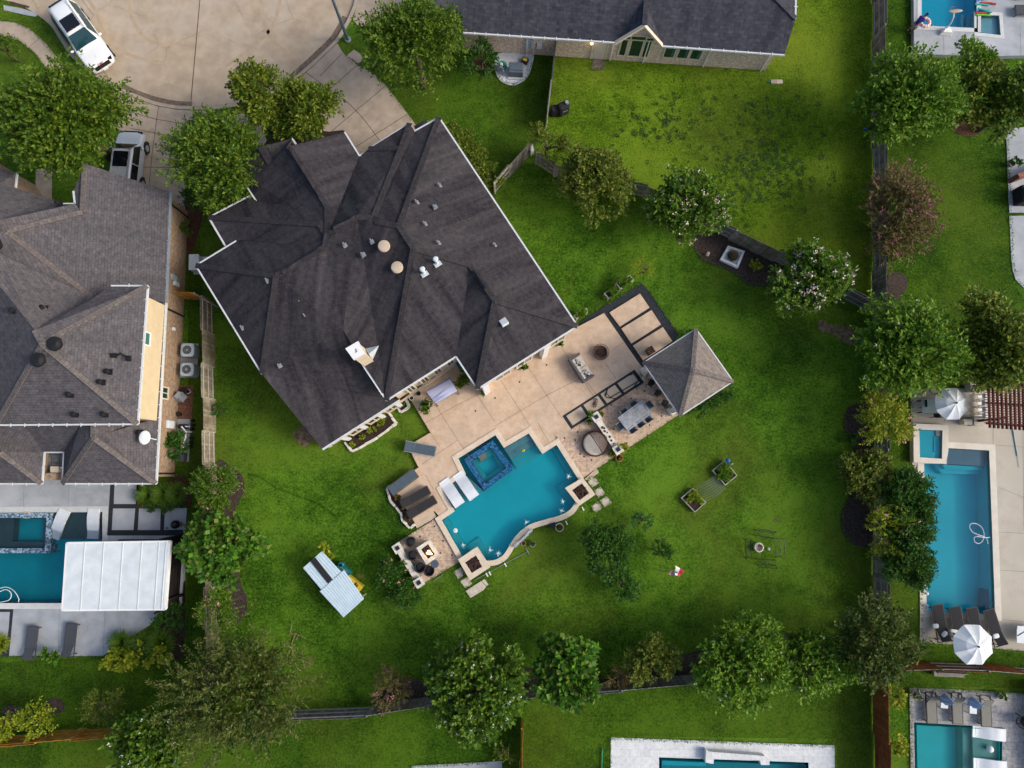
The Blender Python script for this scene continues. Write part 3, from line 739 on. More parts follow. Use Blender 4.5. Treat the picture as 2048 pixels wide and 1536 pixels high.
struct('gutter_grime', ribbon(strip(L(smooth([(585,158),(612,134),(640,108),(668,80),(684,55),(694,35)],4,False),-.13),.15,-1),.42,-.122), M['grime'])
joints('street_joint', [[(405,-60),(381,212)],[(430,-60),(450,-10)]], -.124, .05)

def drive(name, px, m='conc', z=.02, zb=-.05): return struct(name, slab(L(px,z),[],z,zb), M[m])
drive('driveway',[(238,182),(275,199),(312,212),(350,219),(385,221),(425,221),(400,250),(385,300),(368,345),(372,440),(330,480),(225,480),(230,330),(252,262),(230,228),(205,205)])
drive('driveway',[(577,172),(612,145),(643,117),(675,86),(682,100),(691,111),(716,129),(750,150),(772,172),(800,207),(826,242),(840,262),(745,330),(700,330),(652,272),(632,252),(640,226),(610,190)])
drive('driveway',[(706,38),(717,0),(722,-70),(960,-70),(955,30),(800,42),(735,54),(716,52)])
drive('path',[(692,112),(708,99),(729,114),(717,128.5)],z=.016)
drive('path',[(-60,30),(0,42),(30,45),(60,58),(90,85),(112,112),(150,160),(200,205),(229,229),(254,260),(245,262),(200,240),(140,195),(100,146),(72,108),(40,82),(0,70),(-60,62)],z=.016)
drive('path',[(382,242),(425,240),(480,228),(530,205),(565,185),(598,195),(560,212),(520,235),(480,250),(520,245),(535,285),(510,292),(495,255),(430,268),(368,275)],z=.016)
drive('path',[(72,338),(104,338),(103,410),(70,410)],z=.016)
joints('driveway_joint',[[(317,213),(305,300),(298,372)],[(255,222),(310,238),(382,250)],[(262,257),(310,266),(372,278)],[(285,334),(368,335)]],.026,.035)
joints('driveway_joint',[smooth([(612,145),(640,165),(662,179),(690,200),(712,221),(735,248),(760,282)],3,False),[(640,152),(684,107)],[(655,182),(716,129)],[(652,272),(712,221),(771,172)],[(708,296),(815,228)],[(596,158),(630,128),(676,84)]],.026,.035)
joints('path_joint',[[(60,92),(84,72)]],.022,.03)

def lawn(px, m, z=.01): struct('lawn', slab(L(px,z),[],z), M[m])
lawn([(1107,100),(1107,-70),(1743,-70),(1744,300),(1744,627),(1545,521),(1457,479),(1283,391),(1105,350),(1068,326),(1092,262)],'grass_y')
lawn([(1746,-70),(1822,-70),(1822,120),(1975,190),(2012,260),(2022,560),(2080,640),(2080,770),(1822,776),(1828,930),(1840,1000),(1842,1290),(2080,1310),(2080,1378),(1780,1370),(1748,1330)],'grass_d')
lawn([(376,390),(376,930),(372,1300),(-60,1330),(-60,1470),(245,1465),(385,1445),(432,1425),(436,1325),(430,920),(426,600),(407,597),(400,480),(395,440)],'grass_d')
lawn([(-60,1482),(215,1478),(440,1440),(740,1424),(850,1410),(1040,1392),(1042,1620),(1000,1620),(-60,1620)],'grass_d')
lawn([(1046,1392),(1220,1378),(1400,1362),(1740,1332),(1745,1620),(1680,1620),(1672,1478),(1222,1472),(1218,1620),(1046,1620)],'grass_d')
lawn([(730,128),(775,172),(830,245),(880,235),(985,385),(1064,300),(1090,262),(1106,112),(1000,100),(960,90)],'grass_d')

for k,arc in enumerate(([(150,-40),(190,20),(205,60),(230,95),(290,120),(330,125)],[(258,-30),(262,30),(290,75),(340,90),(400,70)],[(420,150),(470,120),(540,60),(560,0)],[(600,120),(560,95),(530,50),(520,-20)])):
    struct('tyre_mark', ribbon(L(smooth(arc,5,False),-.13),.24,-.125), M['tyre_mark'])
struct('worn_path', ribbon(L(smooth([(496,948),(522,955),(545,972),(590,990),(640,1010),(680,1040)],4,False),.012),.16,.012), M['grass_d'])
# weeds scattered over the yellowish lawn
def weeds():
    rng=np.random.default_rng(77); P=[]
    for cx,cy,sx,sy,n in ((1335,240,75,42,75),(1290,268,35,18,20),(1530,225,36,36,26),(1545,310,40,34,75),(1485,335,50,18,45),(1505,385,70,30,80),(1570,350,50,26,36),(1450,230,100,70,40),(1640,290,36,46,16),(1390,330,140,70,34)):
        for i in range(n):
            p=at(rng.normal(cx,sx*.75),rng.normal(cy,sy*.75)); P.append((p.x,p.y,.02,rng.uniform(.05,.15)))
    Q=[]
    for x,y,z,r in P:
        m=16; a=rng.uniform(0,6.28,m); d=np.stack([np.cos(a),np.sin(a),np.full(m,.25)],-1); b=np.tile(np.array([x,y,z]),(m,1))+d*rng.uniform(0,r,(m,1))*np.array([1,1,.3])
        Q.append(leafquads(rng,b,d,r*.9,r*.5,.4))
    me=quadmesh('weeds',np.concatenate(Q),M['lf_weed'],None); return me
def bed(px, m='mulch', z=.035, closed=True, n=4): struct('mulch_bed', slab(L(smooth(px,n) if closed else px,z),[],z,0), M[m])
bed([(1385,470),(1392,503),(1408,522),(1440,535),(1466,546),(1490,566),(1515,573),(1540,574),(1556,588),(1572,606),(1592,614),(1625,612),(1655,590),(1600,548),(1545,518),(1500,498),(1457,476),(1420,462)])
bed([(1700,812),(1688,835),(1688,860),(1702,878),(1705,905),(1688,925),(1684,945),(1692,970),(1698,990),(1688,1010),(1681,1035),(1685,1065),(1705,1088),(1740,1096),(1746,1090),(1746,810),(1720,808)])
bed([(432,930),(465,935),(486,955),(488,985),(474,1008),(470,1040),(480,1160),(494,1195),(490,1230),(470,1250),(440,1255),(434,1250),(431,1100)])
bed([(745,1408),(760,1385),(800,1362),(830,1358),(860,1368),(900,1345),(1000,1345),(1060,1335),(1100,1372),(1200,1360),(1290,1330),(1360,1312),(1385,1305),(1440,1290),(1500,1275),(1560,1268),(1610,1270),(1660,1292),(1740,1325),(1700,1338),(1400,1362),(1220,1377),(1060,1392),(850,1404)])
bed([(1782,545),(1806,548),(1816,565),(1806,588),(1786,604),(1776,590),(1775,560)],'mulch')
bed([(1830,935),(1815,940),(1803,955),(1800,975),(1815,990),(1842,985)],'mulch')
bed([(1905,245),(1925,232),(1960,225),(1972,240),(1965,262),(1940,272),(1912,266)],'mulch_red')
bed([(950,118),(985,128),(995,140),(965,145),(945,135)],'mulch_red')
bed([(370,395),(400,410),(403,440),(395,470),(384,505),(374,500),(372,440)],'mulch_red')
bed([(330,962),(372,955),(374,1020),(276,1018),(272,1008),(290,980)],'mulch_red')
bed([(335,1225),(368,1150),(366,1310),(335,1312),(300,1300)],'soil')
for q in ((23,1425,20,15),(110,1412,19,16)):
    bed([(q[0]+q[2]*math.cos(t*math.pi/4),q[1]+q[3]*math.sin(t*math.pi/4)) for t in range(8)])
bed([(556,262),(600,250),(640,232),(648,262),(690,262),(640,300),(570,300),(530,290)],'soil',.03)
struct('bare_ground', slab(L(smooth([(1640,640),(1665,650),(1700,655),(1722,672),(1728,690),(1700,690),(1665,668),(1640,662)],4),.014),[],.014), M['dirt'])
struct('bare_ground', slab(L(smooth([(586,868),(602,852),(618,862),(628,878),(612,893),(598,888)],2),.014),[],.014), M['dirt'])
struct('gravel', slab(L(smooth([(996,107),(1062,106),(1064,130),(1054,155),(1030,170),(1008,166),(994,152),(990,130)],5),.05),[],.05,0), M['pebble'])

tag(weeds(),'dark green weeds scattered over the yellowish lawn below the brick house','weeds',kind='stuff')
def fringe(lines):
    rng=np.random.default_rng(31); P=[]
    for ln in lines:
        w=[at(x,y) for x,y in ln]
        for a,b in zip(w,w[1:]):
            n=int((b-a).length/.022); t=rng.uniform(0,1,n)[:,None]; q=np.array(a)*(1-t)+np.array(b)*t; q[:,:2]+=rng.normal(0,.035,(n,2)); q[:,2]=rng.uniform(.03,.2,n); P.append(q)
    P=np.concatenate(P); d=rdir(rng,len(P),-.1); d[:,2]*=.5
    return quadmesh('grass_fringe',leafquads(rng,P,d,.11,.035,.5),M['lf_edge'],None)
fr=fringe([[(820,797),(861,865),(816,892),(838,935),(783,970)],[(869,1038),(790,1088)],[(838,1172),(925,1120)],[(1357,829),(1194,936)],[(1300,585),(1357,668)],[(1210,612),(1283.6,566)],[(1113,1047),(1075,1057),(1045,1076),(1020,1110),(1000,1126)],[(1821,776),(1824,925)],[(1842,1000),(1841,1284),(1990,1297),(2060,1303)],[(1819,1375),(1823,1560)],[(1819,1375),(2060,1388)],[(1222,1475),(1669,1491),(1671,1560)],[(1220,1475),(1219,1560)],[(691,111),(716,129),(750,150),(772,172),(800,207),(826,242)],[(-10,1313),(205,1313)],[(1185,119),(1184,140),(1209,140),(1209,119)],[(994,152),(1008,166),(1030,170),(1054,155),(1064,130)],[(0,70),(40,82),(72,108),(100,146)],[(0,42),(30,45),(60,58),(90,85),(112,112)],[(824,1532),(975,1524)],[(2012,258),(2019,425)],[(2019,432),(2023,520),(2032,560),(2048,575)],[(1392,503),(1408,522),(1440,535),(1466,546),(1490,566),(1540,574),(1556,588),(1572,606)],[(1688,835),(1688,860),(1702,878),(1705,905),(1688,925),(1684,945),(1698,990),(1688,1010),(1681,1035),(1685,1065),(1705,1088)]]+[[(x-9,y-9),(x+9,y-9),(x+9,y+9),(x-9,y+9),(x-9,y-9)] for x,y in ((1186,964),(1199,984),(1211,1003),(1194,1014),(919,1146),(932,1165))])
tag(fr,'ragged grass blades along the edges of paving and beds','grass',kind='stuff')
for x,y,r in ((622,1318,9),(612,1326,6),(683,1218,6),(722,1152,8),(1555,1040,8)):
    rr_=random.Random(x); struct('bare_ground', slab(L(smooth([(x+r*rr_.uniform(.6,1.3)*math.cos(t*.9),y+r*rr_.uniform(.5,1.2)*math.sin(t*.9)) for t in range(7)],3),.013),[],.013), M['dirt2'])
# ------------------------------------------------------------------ decks of the main garden
deckU=[(812,790),(820,797),(861,865),(816,892),(837,935),(783,970),(830,1046),(869,1022),(884,1040),(1000,1000),(1113,892),(1109,870),(1142,858.6),(1288.6,765),(1296,745),(1280,729.5),(1208,626),(1155,654),(1120,640),(960,748),(905,695),(800,770)]
ring_main = offset(PO['main'],.33)
struct('patio', slab(L(deckU,ZU),[offset(PO['main'],.3)],ZU,0), M['deck'])
deckD=[(1109,870),(1142,858.6),(1288.6,765),(1310,720),(1385,672),(1458,768),(1357,829),(1194,936),(1165,957),(1100,900)]
struct('patio', slab(L(deckD,ZL),[offset(PO['main'],.3)],ZL,0), M['deck2'])
struct('patio', slab(L([(872,1036),(790,1088),(838,1172),(925,1120),(930,1080)],ZL),[offset(PO['main'],.3)],ZL,0), M['deck2'])
struct('patio_border', ribbon(L([(1357,824),(1194,931)],ZL),.32,ZL+.006), M['deck'])
joints('patio_joint',[[(865,800),(893,845),(945,925)],[(851,846),(910,812),(965,785)],[(953,788),(990,845)],[(1000,758),(1060,852)],[(1050,725),(1125,838)],[(1120,690),(1187,792)],[(990,852),(1060,810),(1098,788)],[(1090,792),(1170,752)],[(861,865),(880,895)],[(845,928),(915,880)],[(868,980),(850,949)],[(1225,700),(1250,683)],[(1172,762),(1192,788)],[(1210,726),(1232,757)],[(1075,845),(1098,885)]],ZU+.005,.024,'jointd')
struct('step', MB().prism(L([(1109,869),(1140,849),(1146,858),(1117,877)],ZL+.08),0,.16), M['pad'])
struct('step', MB().prism(L([(828,1046),(834,1057),(873,1034),(867,1023)],.15),0,.15), M['pad'])
struct('dark_gravel', slab(L([(1124.5,832),(1269,739),(1288.6,765),(1142.5,858.6)],ZU+.006),[],ZU+.006), M['asph'])
A0,A1,B0,B1=[Vector(at(*p)) for p in ((1131,833),(1266.5,746.5),(1143.5,852),(1280.5,764.5))]
for i in range(4):
    t0,t1=i/4+.008,(i+1)/4-.03 if i<3 else .985
    q=[A0.lerp(A1,t0),A0.lerp(A1,t1),B0.lerp(B1,t1),B0.lerp(B1,t0)]
    struct('paving_slab', MB().prism([(p.x,p.y) for p in q],ZU-.02,ZU+.025), M['pad'])
struct('dark_gravel', slab(L([(1155,654),(1165,640),(1210,612),(1283.6,566),(1300,585),(1357,668),(1345,690),(1284,733),(1278,727),(1209,627)],.05),[],.05,0), M['asph'])
for q in ([(1219,625),(1280,587),(1299,615),(1240,653)],[(1242.6,657),(1303,620),(1322,649),(1263,687)],[(1266,691),(1325.6,654),(1345,682.6),(1286.5,720.7)]):
    struct('paving_slab', MB().prism(L(q,.15),.02,.15), M['deck'])
for q in ((1186.5,964,15),(1199.4,984,15),(1211,1003,16),(1193.6,1014,16),(919,1146,16),(932,1165,16)):
    c=at(q[0],q[1],.04); s=q[2]*.0322*.64
    rr=random.Random(q[0]); mb=MB()
    pts=[(c.x+(ux*math.cos(TH)-uy*math.sin(TH))*s*rr.uniform(.88,1.08),c.y+(ux*math.sin(TH)+uy*math.cos(TH))*s*rr.uniform(.88,1.08)) for ux,uy in ((-.8,-.8),(0,-.88),(.8,-.8),(.86,0),(.8,.8),(0,.86),(-.8,.8),(-.87,0))]
    struct('stepping_stone', mb.prism(pts,-.02,.05), M['stone'], bevel=.015)
struct('stepping_stone', MB().prism(L([(931,1182),(962,1162),(972,1173),(967,1180),(941,1196)],.06),0,.09), M['stone'], bevel=.02)
struct('stepping_stone', MB().prism(L([(963,1162),(969,1158),(977,1170),(973,1172)],.06),0,.06), M['stone'])
struct('step', MB().prism(L([(1169,958),(1193,937),(1198,945),(1177,962)],.06),0,.08), M['pad'])
for x,y in ((922,788),(947,764),(1039,764),(982,841),(968,867)): pass
mb=MB()
for x,y in ((1093,730),(1039,764),(990,796),(951,822),(1155,864),(1129,876),(1150,880),(1138,912),(1168,913),(1160,908),(1183,920),(869,1053),(840,1073),(886,1082),(881,1106),(904,1110),(829,1120),(1289,782),(1262,797),(1222,810),(1227,858),(1299,850),(1323,832)):
    z=(ZU if y<852 and x<1180 else ZL); p=at(x,y,z); mb.cyl((p.x,p.y,z-.01),.06,.016,10)
struct('deck_drain', mb, M['joint'])

# ------------------------------------------------------------------ neighbours' paving
struct('patio', slab(L([(-60,930),(222,955),(222,968),(217,1026),(214,1066),(371,1066),(370,1160),(335,1218),(300,1248),(300,1250),(205,1312),(-60,1312)],.05),[holes['left']],.05,0), M['gconc'])
struct('dark_gravel', slab(L([(221,967),(275,967),(272,1017),(374,1016),(372,1071),(214,1071)],.07),[],.07,0), M['asph'])
for q in ([(229,969),(273,969),(271,1008),(227.5,1008)],[(226,1017),(270,1017),(266.5,1060),(223.5,1060)],[(278,1017),(321.5,1017),(320,1060),(275.5,1060)],[(330,1016),(373.5,1016),(371.5,1059),(328,1060)]):
    struct('paving_slab', MB().prism(L(q,.1),.02,.1), M['gconc'])
struct('dark_gravel', slab(L([(-60,1216),(27,1216),(18,1313),(-60,1313)],.06),[],.06), M['asph'])
struct('paving_slab', MB().prism(L([(-60,1224),(19,1224),(16,1262),(13,1278),(-60,1278)],.09),.03,.09), M['gconc'])
joints('patio_joint',[[(138,970),(136,1012)],[(119,1217),(116,1312)],[(210,1218),(206,1312)],[(48,970),(47,1012)]],.056,.02,'jointg')
struct('patio', slab(L([(1821,776),(1990,778),(2090,780),(2090,1306),(1840,1284),(1840,1232),(1846,1000),(1824,925)],.05),[holes['right']],.05,0), M['rdeck'])
joints('patio_joint',[[(1986,890),(2090,897)],[(1986,842),(1989,1240)],[(1996,1064),(2090,1069)],[(1998,1140),(2090,1146)],[(1997,1239),(2090,1246)],[(1960,1080),(1960,1080)],[(1890,775),(1889,845)],[(1998,975),(2048,995)],[(2046,860),(2048,1060)]],.056,.022,'jointg')
struct('patio', slab(L([(1819,1375),(1930,1380),(2090,1390),(2090,1620),(1823,1620)],.06),[holes['low']],.06,0), M['trav'])
struct('patio', slab(L([(1222,1475),(1669,1491),(1671,1620),(1220,1620)],.06),[holes['south']],.06,0), M['wtrav'])
struct('patio', slab(L([(824,1532),(975,1524),(1004,1522),(1006,1620),(820,1620)],.06),[],.06,0), M['gconc'])
struct('patio', slab(L([(1827,-70),(2090,-70),(2090,110),(1990,112),(1828,108)],.35),[holes['north'],holes['north2']],.35,-.05), M['gconc'])
struct('patio', slab(L([(2012,258),(2090,250),(2090,425),(2019,425)],.06),[],.06,0), M['gconc'])
struct('patio', slab(L([(2019,432),(2021,480),(2023,520),(2026,543),(2032,560),(2046,574),(2090,590),(2090,430)],.05),[],.05,0), M['gconc'])
joints('patio_joint',[[(1887,72),(1888,108)],[(2042,110),(2040,50)]],.356,.02,'jointg')
struct('brick_paving', slab(L([(357,771),(386,771),(384,838),(355,838)],.04),[],.04,0), brickmat('old_red_paver',(.24,.10,.06),(.17,.075,.05),(.08,.06,.045),.22,.2,.012))
struct('path', slab(L([(354,838),(381,838),(377,923),(346,923)],.05),[],.05,0), M['gconc'])
struct('path', slab(L([(1185,119),(1209,119),(1208.5,140),(1184,139.5)],.04),[],.04,0), mat('stained_slab',(.20,.165,.13),(.09,.075,.065),5,.9))

# ------------------------------------------------------------------ swimming pools
def basin(root, out, zt, depth, m, name='basin'):
    mb=slab(out,[],zt-depth); n=len(out); o=len(mb.V)
    a=sum(out[i][0]*out[(i+1)%n][1]-out[(i+1)%n][0]*out[i][1] for i in range(n))
    if a<0: out=out[::-1]
    mb.V+=[(x,y,zt) for x,y in out]+[(x,y,zt-depth) for x,y in out]
    mb.F+=[(o+(i+1)%n,o+i,o+n+i,o+n+(i+1)%n) for i in range(n)]
    return mb.build(name,M[m],root)
def pool(key, label, zt, depth, plaster, coping=None, cw=.33, wz=-.10, name='swimming_pool'):
    out=PO[key]; c=np.mean(np.array(out),0); root=thing(name,label,'pool',(c[0],c[1],0))
    basin(root,out,zt,depth,plaster)
    if coping:
        r=slab(offset(out,cw),[out],zt,zt-.3); r.build('coping',M[coping],root,bevel=0)
    slab(out,[],zt+wz).build('water',M['water'],root)
    return root
def inpool(root, px, z0, z1, m, name='step', z=None):
    return MB().prism(L(px,z1 if z is None else z),z0,z1).build(name,M[m],root)

pm=pool('main','curved turquoise pool with cut-out steps beside the sand-coloured deck',.24,1.15,'plasterM','coping')
inpool(pm,[(1008,897),(1057,868),(1064,878),(1015,908)],-.95,-.12,'plasterS')
inpool(pm,[(1015,908),(1064,878),(1071,889),(1022,919)],-.95,-.34,'plasterS')
inpool(pm,[(1022,919),(1071,889),(1078,900),(1028,930)],-.95,-.55,'plasterL')
inpool(pm,[(1028,930),(1078,900),(1084,909),(1034,938)],-.95,-.78,'plasterL')
inpool(pm,[(887,980),(931,950),(968,982),(910,1018)],-.95,-.05,'plasterS','tanning_shelf')
inpool(pm,[(904,1006),(910,1017),(964,984),(958,975)],-.95,-.02,'plasterL','shelf_edge')
inpool(pm,[(1103,897),(1113,891),(1154,956),(1143,962)],-.95,-.62,'plasterL','bench')
inpool(pm,[(885,1041),(895,1035),(936,1096),(926,1110)],-.95,-.62,'plasterL','bench')
inpool(pm,[(932,1092),(958,1074),(972,1096),(945,1112)],-.95,-.72,'plasterL','bench')
inpool(pm,[(960,1074),(966,1086),(985,1113),(970,1118),(955,1100)],-.95,-.8,'plasterL','bench')
inpool(pm,[(1112,972),(1140,956),(1156,960),(1150,1004),(1138,1016)],-.95,-.72,'plasterL','bench')
# raised hot tub inside the pool
ho=L([(985,880),(927.6,919.6),(968.6,981.7),(1028,938)],.16); hi=offset(ho,-.34)
c=np.mean(np.array(ho),0)
hot=thing('hot_tub','square spa with cobalt tiled rim standing inside the curved pool','hot tub',(c[0],c[1],0))
slab(ho,[hi],.17,-1.1).build('tiled_rim',M['tileM'],hot)
basin(hot,hi,.16,1.0,'plasterM'); 
h2=L([(957,929),(985,909),(1001,935),(974,953.6)],-.3)
slab(hi,[h2],-.28,-.84).build('bench',M['plasterL'],hot)
mb=MB(); p=at(965,912.6,.1); mb.box((p.x,p.y,-.08),(.5,.5,.3),TH); mb.build('step',M['stone'],hot)
slab(hi,[],.10).build('water',M['water'],hot)
# stone pedestals with fire bowls
for px,inn,lab in (([(916,1119),(954.5,1093),(981,1134),(940,1161)],[(930,1125),(952,1110.6),(964,1133),(944,1146)],'square limestone pedestal with lava rock bowl at lower end of curved pool'),
                ([(1130,976),(1165.5,955),(1191,989),(1158,1012)],[(1144,980.5),(1164,966.5),(1178,986),(1159.6,1000.5)],'square limestone pedestal with lava rock bowl beside the four stepping stones')):
    o=L(px,.5); i=L(inn,.5); c=np.mean(np.array(o),0); r=thing('fire_pedestal',lab,'fire pedestal',(c[0],c[1],0),'fire pedestals on the pool edge')
    MB().prism(offset(o,-.08),0,.42).build('base',M['stone'],r)
    slab(o,[i],.52,.42).build('cap',M['coping'],r)
    mb=MB(); rr=random.Random(3)
    ic=Vector(np.mean(np.array(i),0)); 
    for k in range(90):
        a,b_=rr.random(),rr.random(); q=Vector(i[0]).lerp(Vector(i[1]),a).lerp(Vector(i[3]).lerp(Vector(i[2]),a),b_)
        s=rr.uniform(.04,.085); mb.ell((q.x,q.y,.45+rr.uniform(0,.05)),(s,s*rr.uniform(.7,1.2),s*.8),6,4)
    mb.build('lava_rock',M['ember'],r); MB().prism(offset(i,.01),.3,.43).build('bowl',M['rust'],r)
# splashes of the water spouts
rngs=random.Random(5)
for k,(x,y) in enumerate(((926,1089.5),(980,1100),(995.5,1107),(1053,1044),(1123,1021.5),(1125.6,1003),(1137,952))):
    p=at(x,y,.14); mb=MB(); n=14
    for i in range(n):
        a=rngs.uniform(0,6.28); l=rngs.uniform(.06,.24)
        mb.tube([p+Vector((0,0,.02)),p+Vector((math.cos(a)*l*.5,math.sin(a)*l*.5,.07)),p+Vector((math.cos(a)*l,math.sin(a)*l,.008))],[.014,.009,.004],4)
    mb.ell(p+Vector((0,0,.01)),(.07,.07,.035),8,5)
    sx=['bench by the fire bowl pedestal','lower curve beside the pedestal','lowest tip of the pool','middle of the wavy wall','right bulge of the wavy wall','upper pedestal bench','corner below the daybed'][k]
    single('water_splash',mb,M['foam'],'white splash of a spout in the water at the '+sx,'splash','spout splashes')
pl=pool('left','teal rectangular pool beside the white patio cover roof',.07,1.2,'plasterN','gcop',.36)
inpool(pl,[(104,1025),(204,1025),(203,1078),(102,1078)],-1.1,-.22,'plasterD','tanning_shelf')
inpool(pl,[(102,1078),(203,1078),(203,1088),(102,1088)],-1.1,-.45,'plasterN')
inpool(pl,[(102,1088),(203,1088),(203,1101),(102,1101)],-1.1,-.68,'plasterN')
so=L([(-30,1026),(104,1025.5),(99,1106),(-30,1106)],.1); si=offset(so,-.3); c=np.mean(np.array(so),0)
hl=thing('hot_tub','square spa with grey blue tiled rim joined to the teal rectangular pool','hot tub',(c[0],c[1],0))
slab(so,[si],.14,-1.0).build('tiled_rim',M['tileG'],hl); basin(hl,si,.13,.9,'plasterN')
slab(si,[L([(28,1037),(88,1037),(84,1083),(25,1083)],-.2)],-.22,-.7).build('bench',M['plasterD'],hl); slab(si,[],.07).build('water',M['water'],hl)
mb=MB(); p=at(54,1030,.1); mb.box((p.x,p.y,-.05),(.4,.4,.34)); mb.build('step',M['stone'],hl)
pr=pool('right','long blue rectangular pool with pale coping on the beige deck',.07,1.4,'plasterR','rcop',.40)
inpool(pr,[(1893,897),(1978,902),(1978,933),(1893,928)],-1.2,-.30,'plasterRs','tanning_shelf')
inpool(pr,[(1885,929),(1978,934),(1977,941),(1890,938)],-1.2,-.55,'plasterR')
inpool(pr,[(1870,929),(1885,929),(1891,938),(1977,941),(1977,950),(1884,947)],-1.2,-.85,'plasterR')
inpool(pr,[(1973,1180),(1985,1176),(1988,1227),(1970,1227)],-1.2,-.5,'plasterRs','bench')
ro=L([(1826.6,847),(1897,850),(1897,901),(1892,927.6),(1827.6,924.6)],.45); ri=L([(1838.7,859),(1885,861),(1884,917.6),(1839.8,914.5)],.45); c=np.mean(np.array(ro),0)
hr=thing('hot_tub','raised square spa with cream stone surround at the head of the long blue pool','hot tub',(c[0],c[1],0))
slab(ro,[ri],.45,0).build('surround',M['rcop'],hr); basin(hr,ri,.44,.36,'plasterR')
slab(ri,[L([(1843,872),(1867,873),(1867,904),(1843,903)],.1)],.16,.06).build('bench',M['plasterR'],hr); slab(ri,[],.36).build('water',M['water'],hr)
mb=MB(); p=at(1877,867,.2); mb.box((p.x,p.y,.2),(.42,.34,.2)); mb.build('step',M['stone'],hr)
plw=pool('low','bright turquoise pool in the grey travertine patio',.07,1.2,'plasterT',None)
inpool(plw,[(1925,1454),(1941,1455),(1943,1600),(1927,1600)],-1.1,-.45,'plasterTs')
inpool(plw,[(1941,1455),(1945,1456),(1947,1600),(1943,1600)],-1.1,-.7,'plasterT')
inpool(plw,[(1945,1456),(2001,1459),(2000,1600),(1947,1600)],-1.1,-.2,'plasterTs','tanning_shelf')
psn=pool('south','dark teal pool cut by the lower picture edge in white marble paving',.07,1.2,'plasterN',None)
inpool(psn,[(1324,1521),(1412,1525),(1412,1532),(1324,1530)],-1.1,-.5,'plasterM','bench')
pnn=pool('north','cyan pool with pink ring float in the pale concrete deck',.37,1.2,'plasterC','gcop',.3)
inpool(pnn,[(1922,30),(1927,30),(1927,61),(1922,61)],-.9,-.5,'plasterCs'); inpool(pnn,[(1936,30),(1946,30),(1946,62),(1936,62)],-.9,-.25,'plasterCs')
pool('north2','small pale wading pool beside the cyan pool',.37,.34,'plasterCs','gcop',.24,name='wading_pool')

# ------------------------------------------------------------------ building helpers
def ray(px,py):
    dx=(px-1024)/FOC; dy=(768-py)/FOC
    return Vector((dx,_c*dy+_s,_s*dy-_c))
def rp(p, a, b, z0, sl):
    """height of photo point p on the roof plane rising with slope sl from the eave a-b"""
    A=at(*a,z0);B=at(*b,z0);u=(B-A).normalized();n=Vector((-u.y,u.x,0));P=at(*p,z0)
    if (P-A).dot(n)<0: n=-n
    d=ray(*p); t=(z0-CAM_H-sl*A.dot(n)+sl*z0*n.z)/(d.z-sl*d.dot(n))
    return CAM_H+t*d.z
def onwall(A,B,px,py):
    """(metres along A-B, height) where a photo point meets the vertical wall A-B"""
    A=Vector((A[0],A[1],0));B=Vector((B[0],B[1],0));u=(B-A).normalized();n=Vector((-u.y,u.x,0))
    d=ray(px,py); C=Vector((0,0,CAM_H)); t=(A-C).dot(n)/d.dot(n); P=C+d*t
    return (P-A).dot(u), P.z
class Wall:
    def __init__(s,a,b,z=0,out=1):
        s.A=at(*a,z);s.B=at(*b,z);s.A.z=s.B.z=0;s.u=(s.B-s.A).normalized();s.n=Vector((-s.u.y,s.u.x,0))*out
        s.rz=math.atan2(s.u.y,s.u.x)
    def rect(s,pts):
        q=[onwall(s.A,s.B,*p) for p in pts]; S=[a for a,_ in q];Z=[b for _,b in q]
        return min(S),max(S),min(Z),max(Z)
    def box(s,mb,s0,s1,z0,z1,th=.06,o=.0):
        c=s.A+s.u*((s0+s1)/2)+s.n*(o+th/2-.02); c.z=(z0+z1)/2
        return mb.box(c,(s1-s0,th,z1-z0),s.rz)
    def window(s,parent,s0,s1,z0,z1,glass='glass',frame='white',fw=.07,mull=0,name='window'):
        f=MB(); s.box(f,s0,s1,z1-fw,z1,.09); s.box(f,s0,s1,z0,z0+fw,.11); s.box(f,s0,s0+fw,z0+fw,z1-fw,.085); s.box(f,s1-fw,s1,z0+fw,z1-fw,.085)
        for k in range(mull):
            x=s0+(s1-s0)*(k+1)/(mull+1); s.box(f,x-.025,x+.025,z0+fw,z1-fw,.08)
        w=f.build(name,M[frame],parent); g=MB(); s.box(g,s0+fw,s1-fw,z0+fw,z1-fw,.05); g.build('pane',M[glass],w); return w
def seg_inside(px,py,F): return [f for f in F if inside((px,py),[(v[0],v[1]) for v in f])]
class Roof:
    def __init__(s): s.F=[]
    def face(s,*v): s.F.append(v); return s
    def point(s,px,py):
        best=None
        for f in seg_inside(px,py,s.F):
            P=[at(*v) for v in f]; n=Vector((0,0,0))
            for i in range(len(P)): n+=(P[i]-P[0]).cross(P[(i+1)%len(P)]-P[0])
            n.normalize(); c=sum(P,Vector((0,0,0)))/len(P); d=ray(px,py); C=Vector((0,0,CAM_H)); t=(c-C).dot(n)/d.dot(n); q=C+d*t
            if best is None or q.z>best.z: best=q
        return best or at(px,py,5)
    def build(s,m,parent,th=.14):
        mb=MB()
        for f in s.F:
            P=[at(*v) for v in f]; n=Vector((0,0,0))
            for i in range(len(P)): n+=(P[i]-P[0]).cross(P[(i+1)%len(P)]-P[0])
            if n.z<0: P=P[::-1]
            mb.poly(P)
        o=mb.build('roof',M[m],parent); sd=o.modifiers.new('thickness','SOLIDIFY'); sd.thickness=th; sd.offset=-1
        return o
def caps(parent,m,lines,w=.30,dz=.02):
    for a,b in lines:
        p,q=at(*a),at(*b); MB().bar(p+Vector((0,0,dz)),q+Vector((0,0,dz)),w,.07).build('ridge_cap',M[m],parent)
